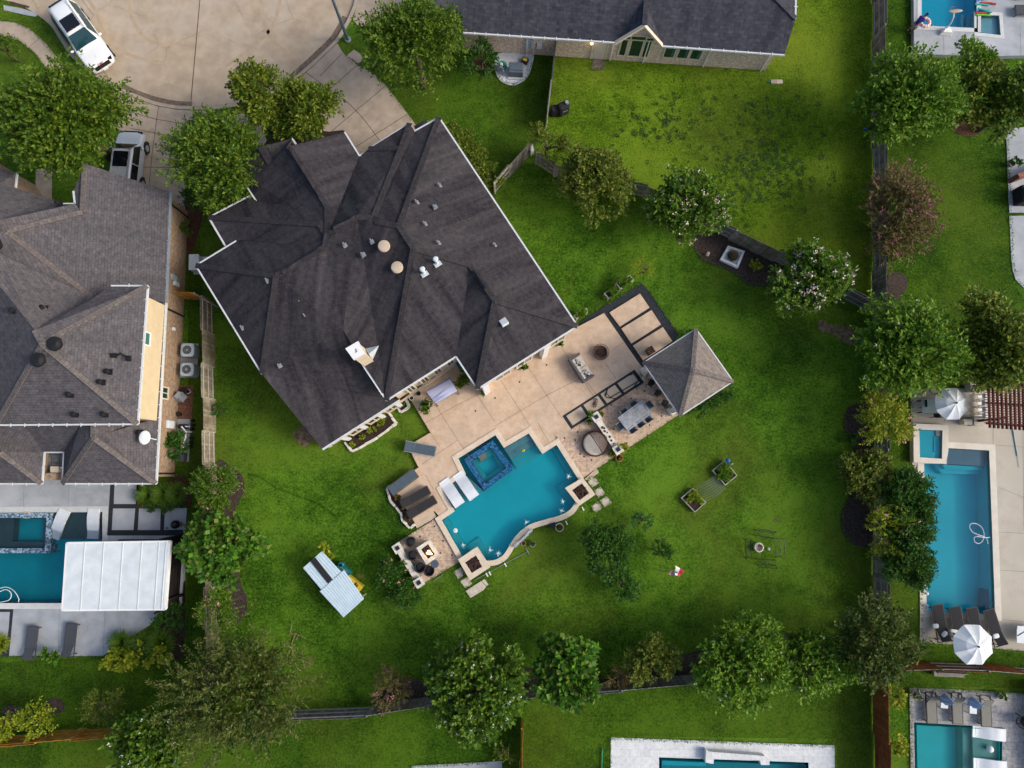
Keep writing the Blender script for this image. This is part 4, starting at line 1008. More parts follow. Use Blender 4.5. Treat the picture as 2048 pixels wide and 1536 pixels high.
def gutters(parent,m,lines,w=.11,clips=False,down=.04):
    for a,b in lines:
        mb=MB(); p,q=at(*a),at(*b); mb.bar(p-Vector((0,0,down)),q-Vector((0,0,down)),w,.12)
        if clips:
            n=int((q-p).length/.75)
            for i in range(1,n): mb.box(p.lerp(q,i/n)+Vector((0,0,.035)),(.05,.26,.02),math.atan2((q-p).y,(q-p).x))
        mb.build('gutter',M[m],parent)

# ------------------------------------------------------------------ main house
E=4.4
BIG=((878,235),(1155,652),E,.5)
def z_(p,pl): return (*p, rp(p,*pl))
R1=z_((990,601),BIG);R2=z_((940,530),BIG);R3=z_((827,497),BIG);R4=z_((798,452),BIG)
CV=((392,531),(524,748),E,.5); K1=z_((552.5,552),CV)
K2=(650,494,6.5);K3=(655,467,6.6);K4=(668,463,6.7);K5=(714,435,6.85);K6=(747,436,6.9);K7=(756,445,7.1)
A1=(577.5,292.5,6.1);A2=(645,397.5,6.1);A3=(655,415,6.15);V1=(660,457,6.5)
rf=Roof()
e=lambda x,y,z=E:(x,y,z)
rf.face(e(878,235),e(1155,652),R1,R2,R3,R4)
rf.face(R1,e(1155,652),e(955,778))
rf.face(R2,R1,e(955,778),e(912,713))
rf.face(R3,R2,e(912,713),e(773,801))
rf.face(K5,K6,K7,R4,R3,e(773,801),(686,660,5.7))
rf.face(K7,e(830,262),e(878,235),R4)
rf.face((747,436,6.9),(802,297,5.1),(819,247,4.45),e(830,262),K7)
rf.face(K4,K5,K6,(802,297,5.1),(737,298,4.55),e(719,312))
rf.face((802,297,5.1),(819,247,4.45),(737,298,4.55))
rf.face(A1,e(689,264),e(719,312),(661,457,6.4),K3,A3,A2)
rf.face(K3,(661,457,6.4),e(719,312),K4)
rf.face(e(471,339),(540,327,5.2),(572,297,5.95),A1,A2,A3,(585,412,5.4),e(513,402))
rf.face(e(471,339),(520,294,5.0),(540,327,5.2)); rf.face((520,294,5.0),(584,277,4.6),(572,297,5.9),(540,327,5.2))
rf.face((417.5,435,4.2),(503,390,4.2),(513,402,4.5),(585,412,5.4),A3,K3,(640,449,6.4))
rf.face((417.5,435,4.2),(640,449,6.4),(652,470,6.5),K2,(480,480,4.6),(451,492,4.25))
rf.face(K3,(652,470,6.5),(640,449,6.4))
rf.face(e(392,531),(476,480,4.5),K2,K1)
rf.face(e(392,531),K1,e(524,748))
rf.face(K1,K2,(652,470,6.5),K3,K4,K5,(686,660,5.7),e(524,748))
rf.face(e(524,748),(686,660,5.7),(740,735,4.05),(773,795,2.95),(800,800,2.45),(645,899,2.4))
mh=thing('family_house','large dark shingled house with many hips and a pale chimney beside the sand deck','house',at(800,600,0))
roof=rf.build('shA',mh)
caps(roof,'capA',[(e(878,235),R4),(R4,R3),(R3,R2),(R2,R1),(R1,e(1155,652)),(R1,e(955,778)),(R3,e(773,801)),(K7,R4),(K6,K7),(K5,K6),(K4,K5),(K3,K4),(K3,K2),(K2,K1),(K1,e(392,531)),(K1,e(524,748)),(A1,A2),(A2,A3),(A3,K3),((640,449,6.4),(417.5,435,4.2)),((640,449,6.4),(652,470,6.5)),((652,470,6.5),K2),((747,436,6.9),(802,297,5.1)),((802,297,5.1),(819,247,4.45)),((802,297,5.1),(737,298,4.55)),((520,294,5.0),(540,327,5.2))],.32)
# raised ridge vents
for a,b in (((581,297,6.12),(641,393,6.12)),((668,458,6.8),(706,440,6.9)),((566,547,6.45),(642,499,6.55)),((952,541,6.35),(974,577,6.25))):
    MB().bar(at(*a)+Vector((0,0,.07)),at(*b)+Vector((0,0,.07)),.2,.10).build('ridge_vent',M['shA'],roof)
gutters(mh,'gutter',[(e(878,235),e(1155,652)),(e(1155,652),e(955,778)),(e(955,778),e(912,713)),(e(912,713),e(773,801)),(e(773,801),(706,700,5.2)),(e(524,748),e(392,531)),(e(392,531),(476,480,4.5)),((451,492,4.25),(417.5,435,4.2)),((417.5,435,4.2),(503,390,4.2)),(e(513,402),e(471,339)),(e(689,264),e(719,312)),(e(719,312),(737,301,4.45)),(e(737,298),e(819,247)),(e(819,247),e(828,263)),(e(828,263),e(878,235)),((645,899,2.4),(800,800,2.45)),((584,277,4.6),(592,288,4.6))])
foot=[(878,235),(1155,652),(955,778),(912,713),(773,801),(700,715),(524,748),(392,531),(451,493),(417.5,435),(503,389),(471,339),(520,294),(584,277),(592,288),(689,264),(719,312),(737,300),(819,247),(828,263)]
MB().prism(offset(L(foot,E),-.40),0,E-.12).build('wall',M['stucco'],mh)
MB().prism(offset(L([(524,748),(645,899),(800,800),(773,795),(690,690)],2.4),-.3),0,2.22).build('wall',M['stucco'],mh)
q=[at(528,752,3.9),at(640,893,2.25)]; mb=MB(); mb.prism([(q[0].x,q[0].y),(q[1].x,q[1].y),(q[1].x+.2,q[1].y+.1),(q[0].x+.2,q[0].y+.1)],0,2.25); mb.build('wall',M['stucco'],mh)
def px6(x,y): return (640+x/6.827,680+y/6.827)
ws=Wall((817,793),(912,727),ZU,out=-1)
for quad in (((1180,690),(1310,615),(1340,655),(1215,735)),((1365,575),(1500,500),(1520,545),(1395,620)),((1545,460),(1675,385),(1695,430),(1570,510)),((1725,345),(1850,275),(1870,310),(1745,400))):
    s0,s1,z0,z1=ws.rect([px6(*p) for p in quad]); m=(s0+s1)/2; hw=(s1-s0)*.40
    ws.window(mh,m-hw,m+hw,1.1,3.7,'glass','stucco',.1,1)
mb=MB(); ws.box(mb,-1.0,4.6,.2,.55,.12); mb.build('plinth',M['coping'],mh)
wf=Wall((690,884),(787,822),0,out=-1)
for k in range(3):
    s=.75+k*1.3; wf.window(mh,s,s+.95,.7,2.0,'glass','stucco',.08,1)
mb=MB()
for k in range(4):
    s=.38+k*1.3; wf.box(mb,s-.12,s+.12,0,2.2,.12)
mb.build('column',M['white'],mh)
w2=Wall((964,783),(1126,680),ZU,out=-1)
for s in (1.0,2.6,5.1): w2.window(mh,s,s+1.2,.9,2.9,'glass','stucco',.09,1)
for s in (.25,4.6):
    mb=MB(); w2.box(mb,s-.2,s+.2,0,4.0,.35); mb.build('column',M['white'],mh)
for x,y,zz in ((818,251,4.2),(862,233,4.2)): pass
mb=MB(); mb.prism(L([(828,252),(851,238),(858,248),(834,263)],3.4),3.25,3.4); mb.build('porch_roof',M['shA'],mh)
# chimney
ct=[(690.5,697),(716,682),(729,707),(707,719.5)]; o=L(ct,7.8)
ch=MB().prism(offset(o,-.05),3.4,7.55).build('chimney',M['stucco'],mh)
i=offset(o,-.28); slab(o,[i],7.8,7.55).build('rim',M['white'],ch); slab(i,[],7.7).build('cap',M['whitem'],ch)
mb=MB(); p,q_=at(707.5,718.5,7.42),at(728.5,706.5,7.42); mb.bar(p,q_,.06,.09); mb.build('vent_slot',M['black'],ch)
mb=MB(); a,b_,c_,d_=at(731,697,5.9),at(758,691,6.2),at(737.5,708,6.45),at(745,720,5.2)
mb.poly([a,c_,b_]); mb.poly([c_,d_,b_]); mb.build('cricket',M['whitem'],roof)
# roof vents
def pipevent(parent,R,px,py,big=0):
    p=R.point(px,py); mb=MB(); mb.box(p+Vector((0,0,.01)),(.24,.24,.02),TH,rx=.25); mb.cyl(p,.045,.3,10); mb.bar(p+Vector((-.06,.09,.27)),p+Vector((.06,-.09,.30)),.08,.08)
    if big: mb.box(p+Vector((.05,0,.12)),(.26,.22,.16),TH)
    mb.build('vent_pipe',M['silver'],parent)
for x,y in ((879,372),(834,406),(850,449),(877,487),(989,491),(690,491),(744,484),(536,562),(600,602),(611,632),(486,656),(560,732)): pipevent(roof,rf,x,y)
for x,y in ((869,416),(726,511)): pipevent(roof,rf,x,y,1)
for x,y in ((768,490),(794,532)):
    p=rf.point(x+2,y+6); mb=MB(); mb.cyl(p,.20,.25,16); mb.lathe([(.28,.22),(.34,.27),(.345,.36),(.3,.41),(.1,.44)],p,22); mb.build('turbine_vent',M['pad'],roof,smooth=False)
for a,b in (((842,535),(848,546)),((869,515),(874,526))):
    p=rf.point(*b); mb=MB(); mb.box(p+Vector((0,0,.03)),(.42,.5,.04),TH,rx=-.3); mb.tube([p,p+Vector((0,0,.75))],.10,10); mb.lathe([(.15,.7),(.16,.76),(.1,.84)],p,12); mb.build('exhaust_pipe',M['whitem'],roof)
p=rf.point(1008,645); mb=MB(); mb.box(p+Vector((0,0,.08)),(.42,.42,.22),TH,rx=-.35); mb.build('skylight',M['whitem'],roof,bevel=.02)

# ------------------------------------------------------------------ left neighbour's house
EL=((341,384),(332,606),3.1,.5); ES=((125,967),(312,967),3.1,.5); EU=((-60,850),(275,848),5.9,.5)
G1=z_((15,463),EL);G2=z_((165,425),EL);G3=z_((170,327),EL);G4=z_((187,596),EL)
AP=(85,688,8.5); HP=(70,660,8.5)
lr=Roof()
lr.face(G3,(341,384,3.1),(332,606,3.1),z_((292,597),EL),z_((222,572),EL),G4,G1,G2)
lr.face(z_((320,606),EL),(332,606,3.1),(312,967,3.1),(187,875,5.4),(187,852,5.7),z_((268,850),((332,606),(312,967),3.1,.4)),z_((304,839),((332,606),(312,967),3.1,.5)))
lr.face((187,875,5.4),(312,967,3.1),(125,967,3.1))
lr.face((160,848,5.2),(187,848,5.75),(187,875,5.4),(125,967,3.1),(128,904,3.1))
lr.face((46,846,5.0),(162,846,5.3),(128,904,3.15),(88,904,3.15))
lr.face((-90,846,6),(48,846,5.0),(88,904,3.1),(83,967,3.1),(0,905,5.0),(-60,870,5.8))
lr.face((0,905,5.0),(83,967,3.1),(-90,967,3.1),(-90,905,5.0))
lr.face(AP,(275,848,5.9),(-8,850,5.9)); lr.face(AP,(295,572,5.9),(275,848,5.9))
lr.face(AP,(295,572,5.9),(222,572,5.9),(187,596,6.5),HP)
lr.face(HP,AP,(-8,850,5.9),(-90,850,5.9),(-90,560,7.0),(0,572,8.3))
lr.face(G1,G4,(0,507,7.9),(-90,462,7.6)); lr.face((0,507,7.9),G4,HP,(0,572,8.3),(-90,500,8))
lr.face(G1,(-90,462,7.6),(-90,452,7.3),(0,440,7.3),(120,408,5.0),(150,408,5.2),G2)
lr.face(G2,(150,408,5.0),(147,382,5.0),G3)
lr.face((-90,345,5.2),(0,367,5.2),(100,396,4.2),(122,408,4.6),(0,440,7.3),(-90,462,7.6))
lr.face((-90,312,4.0),(0,336,4.0),(33,346,4.0),(30,375,4.3),(0,368,5.0),(-90,345,5.0))
lh=thing('neighbour_house','two storey brown roofed house with orange brick side wall beside the grey patio','house',at(180,650,0))
lroof=lr.build('shB',lh)
caps(lroof,'capB',[(G1,G4),(G1,G2),(AP,HP),(AP,(275,848,5.9)),(AP,(-8,850,5.9)),(AP,(295,572,5.9)),((187,875,5.4),(312,967,3.1)),((187,875,5.4),(125,967,3.1)),((0,905,5.0),(83,967,3.1)),((187,848,5.75),(187,875,5.4)),(G2,G3)],.3)
gutters(lh,'gutterd',[((341,384,3.1),(332,606,3.1))],.13,True); gutters(lh,'gutter',[((332,606,3.1),(312,967,3.1)),((312,967,3.1),(125,967,3.1)),((125,967,3.1),(128,904,3.1)),((128,904,3.15),(88,904,3.15)),((88,904,3.1),(83,967,3.1)),((83,967,3.1),(-90,967,3.1)),((295,572,5.9),(275,848,5.9)),((275,848,5.9),(-90,850,5.9)),((222,572,5.9),(295,572,5.9)),((150,408,5.0),(122,408,5.0)),((147,382,5.0),(150,408,5.0)),((33,346,4.0),(30,375,4.3))],.12,True)
MB().prism(L([(376,424),(367,637),(349,953),(196,953),(200,906),(146,906),(142,953),(-60,953),(-60,480),(150,470),(230,432)],0),0,2.95).build('wall',M['brickL'],lh)
MB().prism(L([(88,395),(70,370),(-60,370),(-60,480),(150,460)],0),0,3.5).build('wall',M['brickL'],lh)
MB().prism(L([(320,606),(304,840),(-60,842),(-60,720),(140,700),(262,606)],3.7),2.9,5.8).build('upper_wall',M['siding'],lh)
wb=Wall((367,637),(350,935),0,out=1)
s0,s1,z0,z1=wb.rect([(325,774),(336,775),(334,799),(324,798)]); wb.window(lh,s0,s1,max(z0,1.2),2.75,'glassg','stucco',.08,1)
wu=Wall((320,606),(304,840),3.7,out=1)
s0,s1,z0,z1=wu.rect([(289,664),(298,665),(296,692),(287,690)]); wu.window(lh,s0,s1,4.6,5.6,'curtain','white',.08)
mb=MB(); A_=at(320,607,3.7);B_=at(304,839,3.7); mb.bar(Vector((A_.x+.05,A_.y,4.6)),Vector((A_.x+.05,A_.y,4.6))+Vector((0,0,.01)),.1,.1)
def wallbit(parent,w,px,py,sz,name,m,dz=.25,th=.14):
    s,z=onwall(w.A,w.B,px,py); mb=MB(); w.box(mb,s-sz/2,s+sz/2,z-dz,z+dz,th); return mb.build(name,M[m],parent,bevel=.015)
wb0=Wall((376,424),(367,637),0,out=1)
wallbit(lh,wb0,346,555,.34,'meter_box','acm',.3); wallbit(lh,wb0,352,560,.3,'meter_box','grey',.25); wallbit(lh,wb0,351,568,.28,'meter_box','whitem',.3)
wallbit(lh,wb,339,849,.48,'breaker_panel','whitem',.42); wallbit(lh,wb,346,658,.2,'dryer_vent','whitem',.12)
mb=MB()
for x,y0,y1,zz in ((372,412,447,0),(367,622,641,0)): 
    w=wb0; s,z=onwall(w.A,w.B,x-5,(y0+y1)/2); mb.bar(w.A+w.u*s+w.n*.08+Vector((0,0,.1)),w.A+w.u*s+w.n*.08+Vector((0,0,2.9)),.09,.07)
s,z=onwall(wb.A,wb.B,330,947); mb.bar(wb.A+wb.u*s+wb.n*.08+Vector((0,0,.1)),wb.A+wb.u*s+wb.n*.08+Vector((0,0,2.9)),.09,.07)
mb.build('downspout',M['black'],lh)
# balcony between the two rear wings
MB().prism(L([(86,903),(129,903),(127,948),(84,948)],2.3),2.1,2.3).build('balcony_floor',brickmat('grey_balcony_paver',(.2,.22,.24),(.16,.18,.2),(.08,.09,.1),.5,.5,.02,0),lh)
MB().prism(L([(86,946),(124,946),(123,960),(84,960)],2.3),2.0,2.9).build('balcony_parapet',M['brickL'],lh)
MB().prism(L([(106,933),(122,933),(122,945),(106,945)],2.5),2.3,2.75).build('balcony_planter',M['coping'],lh)
mb=MB(); a,b=at(48,846,4.9),at(54,876,4.0); mb.bar(a,b,.07,.06); mb.build('plank',M['cedar'],lroof)
for x,y,bg in ((118,690,1),(85,722,1),(30,622,0),(90,617,0),(219,744,0),(205,765,0),(142,790,0),(152,829,0),(211,829,0),(-2,492,1),(120,408,0),(282,865,0)):
    p=lr.point(x,y); mb=MB()
    if bg: mb.cyl(p,.22,.3,16); mb.lathe([(.34,.26),(.40,.32),(.38,.46),(.2,.55)],p,20)
    else: mb.box(p+Vector((0,0,.02)),(.36,.32,.05)); mb.cyl(p,.09,.3,10); mb.lathe([(.15,.27),(.16,.32),(.05,.36)],p,10)
    mb.build('turbine_vent' if bg else 'vent_pipe',M['black'],lroof)
p=lr.point(233,712); mb=MB(); mb.tube([p+Vector((-.8,.2,.2)),p+Vector((.1,0,.12)),p+Vector((.3,.12,.2)),p+Vector((.75,-.15,.12))],.06,6); mb.box(p+Vector((-.1,0,.1)),(.3,.25,.2)); mb.box(p+Vector((.72,-.15,.1)),(.22,.3,.2)); mb.build('flue_pipe',M['black'],lroof)
p=lr.point(300,876); mb=MB(); mb.tube([p+Vector((.4,-.1,0)),p+Vector((.1,0,.5))],.03,8); 
mb.build('dish_arm',M['whitem'],lroof)
mb=MB(); V,F=_sph(20,10); V=[(x*.31,y*.42,z*.05) for x,y,z in V]; mb.add(V,F,Matrix.Translation(p+Vector((0,0,.6)))@Matrix.Rotation(.35,4,'Y')@Matrix.Rotation(-.15,4,'X')); mb.build('satellite_dish',M['whitem'],lroof,smooth=True)

# ------------------------------------------------------------------ house at the top
TE=((955,67),(1569,110),2.9,.55); t_=lambda x,y: z_((x,y),TE)
tr=Roof()
tr.face((925,65,2.9),(1230,85,2.9),t_(1292,2),(1325,92,2.9),(1569,110,2.9),t_(1591,37),t_(1552,-3),t_(1440,-120),t_(930,-150))
tr.face(t_(1591,37),(1594,-120,3.5),t_(1440,-120),t_(1552,-3))
wt=Wall((1065,109),(1530,141),0,out=-1)
sg,zg=onwall(wt.A+wt.n*.2,wt.B+wt.n*.2,1289,50)
tr.face((1230,85,2.9),(1289,50,zg),t_(1292,2)); tr.face((1325,92,2.9),t_(1292,2),(1289,50,zg))
th_=thing('brick_house','pale pinkish brick house with slate grey roof and small gable at the top edge','house',at(1280,40,0))
troof=tr.build('shC',th_)
gutters(th_,'gutter',[((925,65,2.9),(1230,85,2.9)),((1325,92,2.9),(1569,110,2.9)),(t_(1591,37),(1594,-120,3.5))],.1,True)
caps(troof,'shC',[((1289,50,zg),t_(1292,2)),(t_(1591,37),t_(1552,-3)),(t_(1552,-3),t_(1440,-120))],.3)
fa=at(930,100,0); fb=at(1530,141,0); d=(fb-fa).normalized(); nn=Vector((-d.y,d.x,0))
MB().prism([(fa.x,fa.y),(fb.x,fb.y),(fb.x+nn.x*12,fb.y+nn.y*12),(fa.x+nn.x*12,fa.y+nn.y*12)],0,2.8).build('wall',M['brick'],th_)
s0=onwall(wt.A,wt.B,1235,89)[0]; s1=onwall(wt.A,wt.B,1321,95)[0]; sa,za=onwall(wt.A,wt.B,1288.5,56)
a,b=wt.A+wt.u*s0,wt.A+wt.u*s1; m_=wt.A+wt.u*sa; mb=MB(); o=wt.n*.006
mb.add([a+o+Vector((0,0,.0)),b+o,b+o+Vector((0,0,2.9)),m_+o+Vector((0,0,za)),a+o+Vector((0,0,2.9)), a-wt.n*.2,b-wt.n*.2,b-wt.n*.2+Vector((0,0,2.9)),m_-wt.n*.2+Vector((0,0,za)),a-wt.n*.2+Vector((0,0,2.9))],[(0,1,2,3,4),(9,8,7,6,5),(0,4,9,5),(1,6,7,2),(2,7,8,3),(3,8,9,4)])
mb.build('gable_wall',M['brick'],th_)
mb=MB(); o=wt.n*.35
mb.bar(at(1230,86,2.85),at(1289,51,zg-.05),.2,.14); mb.bar(at(1325,92,2.85),at(1289,51,zg-.05),.2,.14); mb.build('gable_trim',M['coping'],th_)
for q in (((1241,81),(1260,80),(1252,110),(1241,111)),((1259,88),(1285,87),(1281,113),(1259,113)),((1287,88),(1305,88),(1297,114),(1285,115))):
    s0,s1,z0,z1=wt.rect(q); wt.window(th_,s0,s1,.55,2.5,'glassg','stucco',.12)
s0,s1,z0,z1=wt.rect(((1262,78),(1291,78))); 
f=MB(); wt.box(f,s0-.55,s1+.55,2.55,2.95,.14); w_=f.build('arched_window',M['stucco'],th_)
g=MB(); wt.box(g,s0+.02,s1-.02,2.62,2.88,.17); wt.box(g,s0-.5,s0-.08,2.62,2.78,.17); wt.box(g,s1+.08,s1+.5,2.62,2.78,.17); g.build('pane',M['glassg'],w_)
for x in (1338,1366,1392):
    s,z=onwall(wt.A,wt.B,x,108); wt.window(th_,s-.42,s+.42,.7,2.4,'curtain','stucco',.09); g=MB(); wt.box(g,s-.26,s+.14,.9,2.3,.075); g.build('curtain_gap',M['glassg'],th_)
s,z=onwall(wt.A,wt.B,1199,100); mb=MB(); wt.box(mb,s-.46,s+.46,.06,2.15,.07); dr=mb.build('door',M['cream'],th_); mb=MB(); mb.ell(wt.A+wt.u*(s-.36)+wt.n*.09+Vector((0,0,1.0)),(.04,.04,.04)); mb.build('handle',M['silver'],dr)
mb=MB(); wt.box(mb,s-.56,s-.47,.06,2.2,.09); wt.box(mb,s+.47,s+.56,.06,2.2,.09); wt.box(mb,s-.56,s+.56,2.2,2.3,.09); mb.build('door_frame',M['stucco'],th_)
s,z=onwall(wt.A,wt.B,1182,92); mb=MB(); p=wt.A+wt.u*s+wt.n*.14+Vector((0,0,1.95)); mb.lathe([(.03,-.16),(.09,-.1),(.10,.1),(.03,.16)],p,8); mb.build('porch_lamp',M['lampm'],th_)
lp=bpy.data.lights.new('porch_lamp_light','POINT'); lp.energy=3; lp.color=(1,.7,.35); lp.shadow_soft_size=.08; lo=bpy.data.objects.new('porch_lamp_light',lp); lo.location=p+wt.n*.22+Vector((0,0,.05)); col.objects.link(lo)
wallbit(th_,wt,1058,86,.5,'electric_box','acm',.45); wallbit(th_,wt,1067,87,.3,'electric_box','cream',.35,.2); wallbit(th_,wt,1079,88,.34,'gas_meter','whitem',.2,.25)
mb=MB()
for x,y in ((1054,100),(1067,102),(1223,105),(1289,112),(1412,118),(1527,130)):
    s,z=onwall(wt.A,wt.B,x,y); q=wt.A+wt.u*s+wt.n*.09; mb.bar(q+Vector((0,0,.05)),q+Vector((0,0,2.75 if x>1200 else 1.9)),.08,.06)
mb.build('downspout',M['white'],th_)

# ------------------------------------------------------------------ pavilion
pv=Roof(); PC=[(1286.5,725.5,2.9),(1392,658,2.9),(1466,762.7,2.9),(1360,832,2.9)]; ap=(1385,740,4.75)
for i in range(4): pv.face(PC[i],PC[(i+1)%4],ap)
pav=thing('pavilion','square garden pavilion with taupe shingled pyramid roof at the end of the dining deck','pavilion',at(1376,750,0))
prf=pv.build('shP',pav); caps(prf,'capB',[(c,ap) for c in PC],.26); gutters(pav,'gutter',[(PC[i],PC[(i+1)%4]) for i in range(4)],.08)
ins=offset([tuple(at(*c)[:2]) for c in PC],-.42)
for x,y in ins: mb=MB(); mb.box((x,y,1.42),(.34,.34,2.64),TH); mb.box((x,y,.35),(.52,.52,.7),TH); mb.build('column',M['stone_w'],pav)
ins2=offset([tuple(at(*c)[:2]) for c in PC],-.75); a,b=Vector((*ins2[0],0)),Vector((*ins2[3],0)); mb=MB(); mb.bar(a+Vector((.4,-.2,.55)),b+Vector((.4,.3,.55)),.6,1.0); mb.bar(a+Vector((.25,-.2,1.08)),b+Vector((.25,.3,1.08)),.85,.06); mb.build('bar_counter',M['stone'],pav)

# ------------------------------------------------------------------ white patio cover by the left pool
pc=thing('patio_cover','flat white seamed metal roof over the left patio with a black slatted side screen','patio cover',at(250,1150,0))
PQ=[(133,1086),(339,1083),(329,1219),(124,1221)]; o=L(PQ,3.0)
rfm=MB().prism(o,2.88,3.0).build('roof',M['whitem'],pc,bevel=.02)
mb=MB(); A_,B_,C_,D_=[Vector((*p,3.012)) for p in o]
for t in (.18,.365,.55,.735,.90): mb.bar(A_.lerp(B_,t),D_.lerp(C_,t),.045,.03)
mb.bar(B_.lerp(A_,.03),C_.lerp(D_,.03),.03,.05); mb.build('seam',M['gutter'],rfm)
mb=MB()
for p,q in ((A_,B_),(B_,C_),(C_,D_),(D_,A_)): mb.bar(p-Vector((0,0,.14)),q-Vector((0,0,.14)),.1,.26)
mb.build('fascia',M['white'],rfm)
for x,y in ((300,1068),(275,1078),(268,1222),(327,1221),(351,1073)):
    p=at(x,y,0.0); p=Vector((p.x,p.y,0)); mb=MB(); 
mb=MB()
for x,y in offset(o,-.35): mb.box((x,y,1.45),(.16,.16,2.86))
mb.build('post',M['darkslat'],pc)
w0,w1=at(369,1070,0),at(360,1208,0); mb=MB()
for k in range(22):
    z=.12+k*.128; mb.bar(Vector((w0.x-.05,w0.y,z)),Vector((w1.x-.05,w1.y,z)),.03,.105)
for t in (0,.25,.5,.75,1): q=w0.lerp(w1,t); mb.box((q.x-.12,q.y,1.45),(.09,.09,2.85))
mb.build('side_screen',M['darkslat'],pc)
mb=MB(); mb.bar(at(370,1070,.08),at(361,1210,.08),.14,.16); mb.build('kerb',M['gcop'],pc)
b0,b1=at(246,1084,.0),at(300,1070,.0); mb=MB()
for z,w in ((.45,.6),(.8,.25)): mb.bar(Vector((b0.x,b0.y-.1,z)),Vector((b1.x+1.6,b0.y-.1,z)),w,.3)
mb.build('counter',M['darkslat'],pc)

# ------------------------------------------------------------------ maroon pergola on the right
pg=thing('pergola','maroon timber pergola with crossed slats above the beige deck','pergola',at(2020,820,0))
z=2.75; a,b,c,d=[at(x,y,z) for x,y in ((1972,765),(2095,772),(2095,855),(1974,846))]
mb=MB()
for p,q in ((a,b),(d,c)): mb.bar(p,q,.14,.26)
mb.bar(a.lerp(d,.5),b.lerp(c,.5),.12,.22); mb.build('beam',M['dkred'],pg)
mb=MB()
for k in range(15): t=.01+k*.07; mb.bar(a.lerp(b,t)+Vector((0,.25,.17)),d.lerp(c,t)+Vector((0,-.3,.17)),.07,.16)
mb.build('rafter',M['dkred'],pg)
mb=MB()
for k in range(17): t=k/16; mb.bar(a.lerp(d,t)+Vector((-.35,0,.27)),b.lerp(c,t)+Vector((.3,0,.27)),.045,.05)
mb.build('slat',M['dkred'],pg)
for x,y in ((1938,776),(1945,843)):
    p=at(x,y,0); mb=MB(); mb.box((p.x+.0,p.y,1.5),(.15,.15,2.9)); mb.build('post',M['dkred'],pg); mb=MB(); mb.box((p.x,p.y,.32),(.6,.6,.6)); mb.build('pier',M['stone'],pg)
# brick corner of a house on the right edge
p0,p1=at(2016,364,0),at(2090,336,0); bw=MB().bar(Vector((p0.x,p0.y,.5)),Vector((p1.x,p1.y,.5)),.32,1.0)
w=single('brick_wall',bw,M['brickR'],'low red brick wall reaching in from the right edge beside the black grill','wall')
bw=MB(); bw.box((at(2070,1390,0).x-.0,at(2044,1470,0).y,.5),(1.0,6.5,1.0)); single('brick_wall',bw,M['brickR'],'red brick wall at the right edge beyond the grey travertine','wall')

# ------------------------------------------------------------------ fences
def GL(pts,z=0): return L(pts,z)
fence('fence','weathered tan fence with alternating panels between left neighbour and the middle lawn',GL([(427,606),(430,800),(432,930),(434,1090),(437,1320),(442,1436)]),'woodt','rail',flip=-1,start=0)
fence('fence','weathered dark fence along the lower side of the middle lawn behind the flowering trees',GL([(442,1436),(590,1418),(745,1412),(855,1395),(1075,1377),(1395,1350),(1746,1326)]),'wood','raild',flip=1,start=0,sec=4.5)
fence('fence','long weathered grey fence on the right between middle lawn and blue pool',GL([(1744,-60),(1744,300),(1745,625),(1747,900),(1746,1328)]),'wood','raild',flip=1,start=1,sec=2.6)
fence('fence','new red cedar fence running down to the lower edge beside the turquoise pool',GL([(1746,1334),(1748,1600)]),'redw','redw',flip=1,start=1,sec=3.3)
fence('fence','red brown fence under the lower white parasol beside the beige deck',GL([(1752,1326),(1850,1323),(1940,1326),(2090,1338)]),'redw','raild',flip=-1,start=1,sec=3.0)
fence('fence','grey slatted fence running diagonally past the fountain bed',GL([(1072,329),(1107,352),(1285,394),(1457,479),(1545,522),(1742,629)]),'wood','raild',flip=1,start=0,sec=2.7)
fence('fence','thin grey fence seen edge-on below the brick house',GL([(1108,113),(1100,190),(1092,262)]),'wood','raild',flip=1,start=0,sec=2.5)
fence('fence','golden cedar fence in the lower left corner',GL([(-90,1478),(110,1463),(245,1452),(392,1432),(438,1430)]),'cedar','cedar',flip=1,start=0,sec=2.7)
fence('fence','rusty orange fence seen edge-on beside the large white flowering tree',GL([(1043,1436),(1041,1600)]),'cedar','cedar',flip=1,start=0,sec=2.5)
fence('gate','golden cedar gate between the two houses on the left',GL([(372,597),(408,598)]),'cedar','cedar',flip=-1,start=0,sec=1.3,cat='gate')
fence('gate','grey gate with pale rails leaning to the corner of the large dark house',GL([(412,600),(440,617)]),'wood','rail',flip=1,start=0,sec=1.2,cat='gate')
fence('gate','weathered gate with bare rails between the dark house and the diagonal fence',GL([(990,388),(1018,354),(1063,304)]),'wood','rail',flip=1,start=0,sec=2.4,cat='gate')

# ------------------------------------------------------------------ loungers
def mk_lounger(cush,fr,backup=.35,cat='sun lounger'):
    def f():
        r=thing('sun_lounger','x',cat)
        s=MB(); s.box((-.32,0,.36),(1.28,.60,.035)); s.build('seat',M[cush],r,bevel=.012)
        bx=MB(); bx.box((.32+.33*math.cos(backup),0,.36+.33*math.sin(backup)),(.68,.60,.035),ry=-backup); bx.build('backrest',M[cush],r,bevel=.012)
        g=MB()
        for y in (-.33,.33): g.bar((-.98,y,.335),(1.0,y,.335),.045,.06)
        for x in (-.98,.32,.99): g.bar((x,-.33,.335),(x,.33,.335),.045,.05)
        for y in (-.28,.28): g.bar((.8,y,.335),(.32+.6*math.cos(backup),y,.36+.6*math.sin(backup)-.02),.03,.03)
        g.build('frame',M[fr],r)
        for x in (-.86,.86):
            for y in (-.31,.31): MB().box((x,y,.16),(.05,.05,.32)).build('leg',M[fr],r)
        return r
    return f
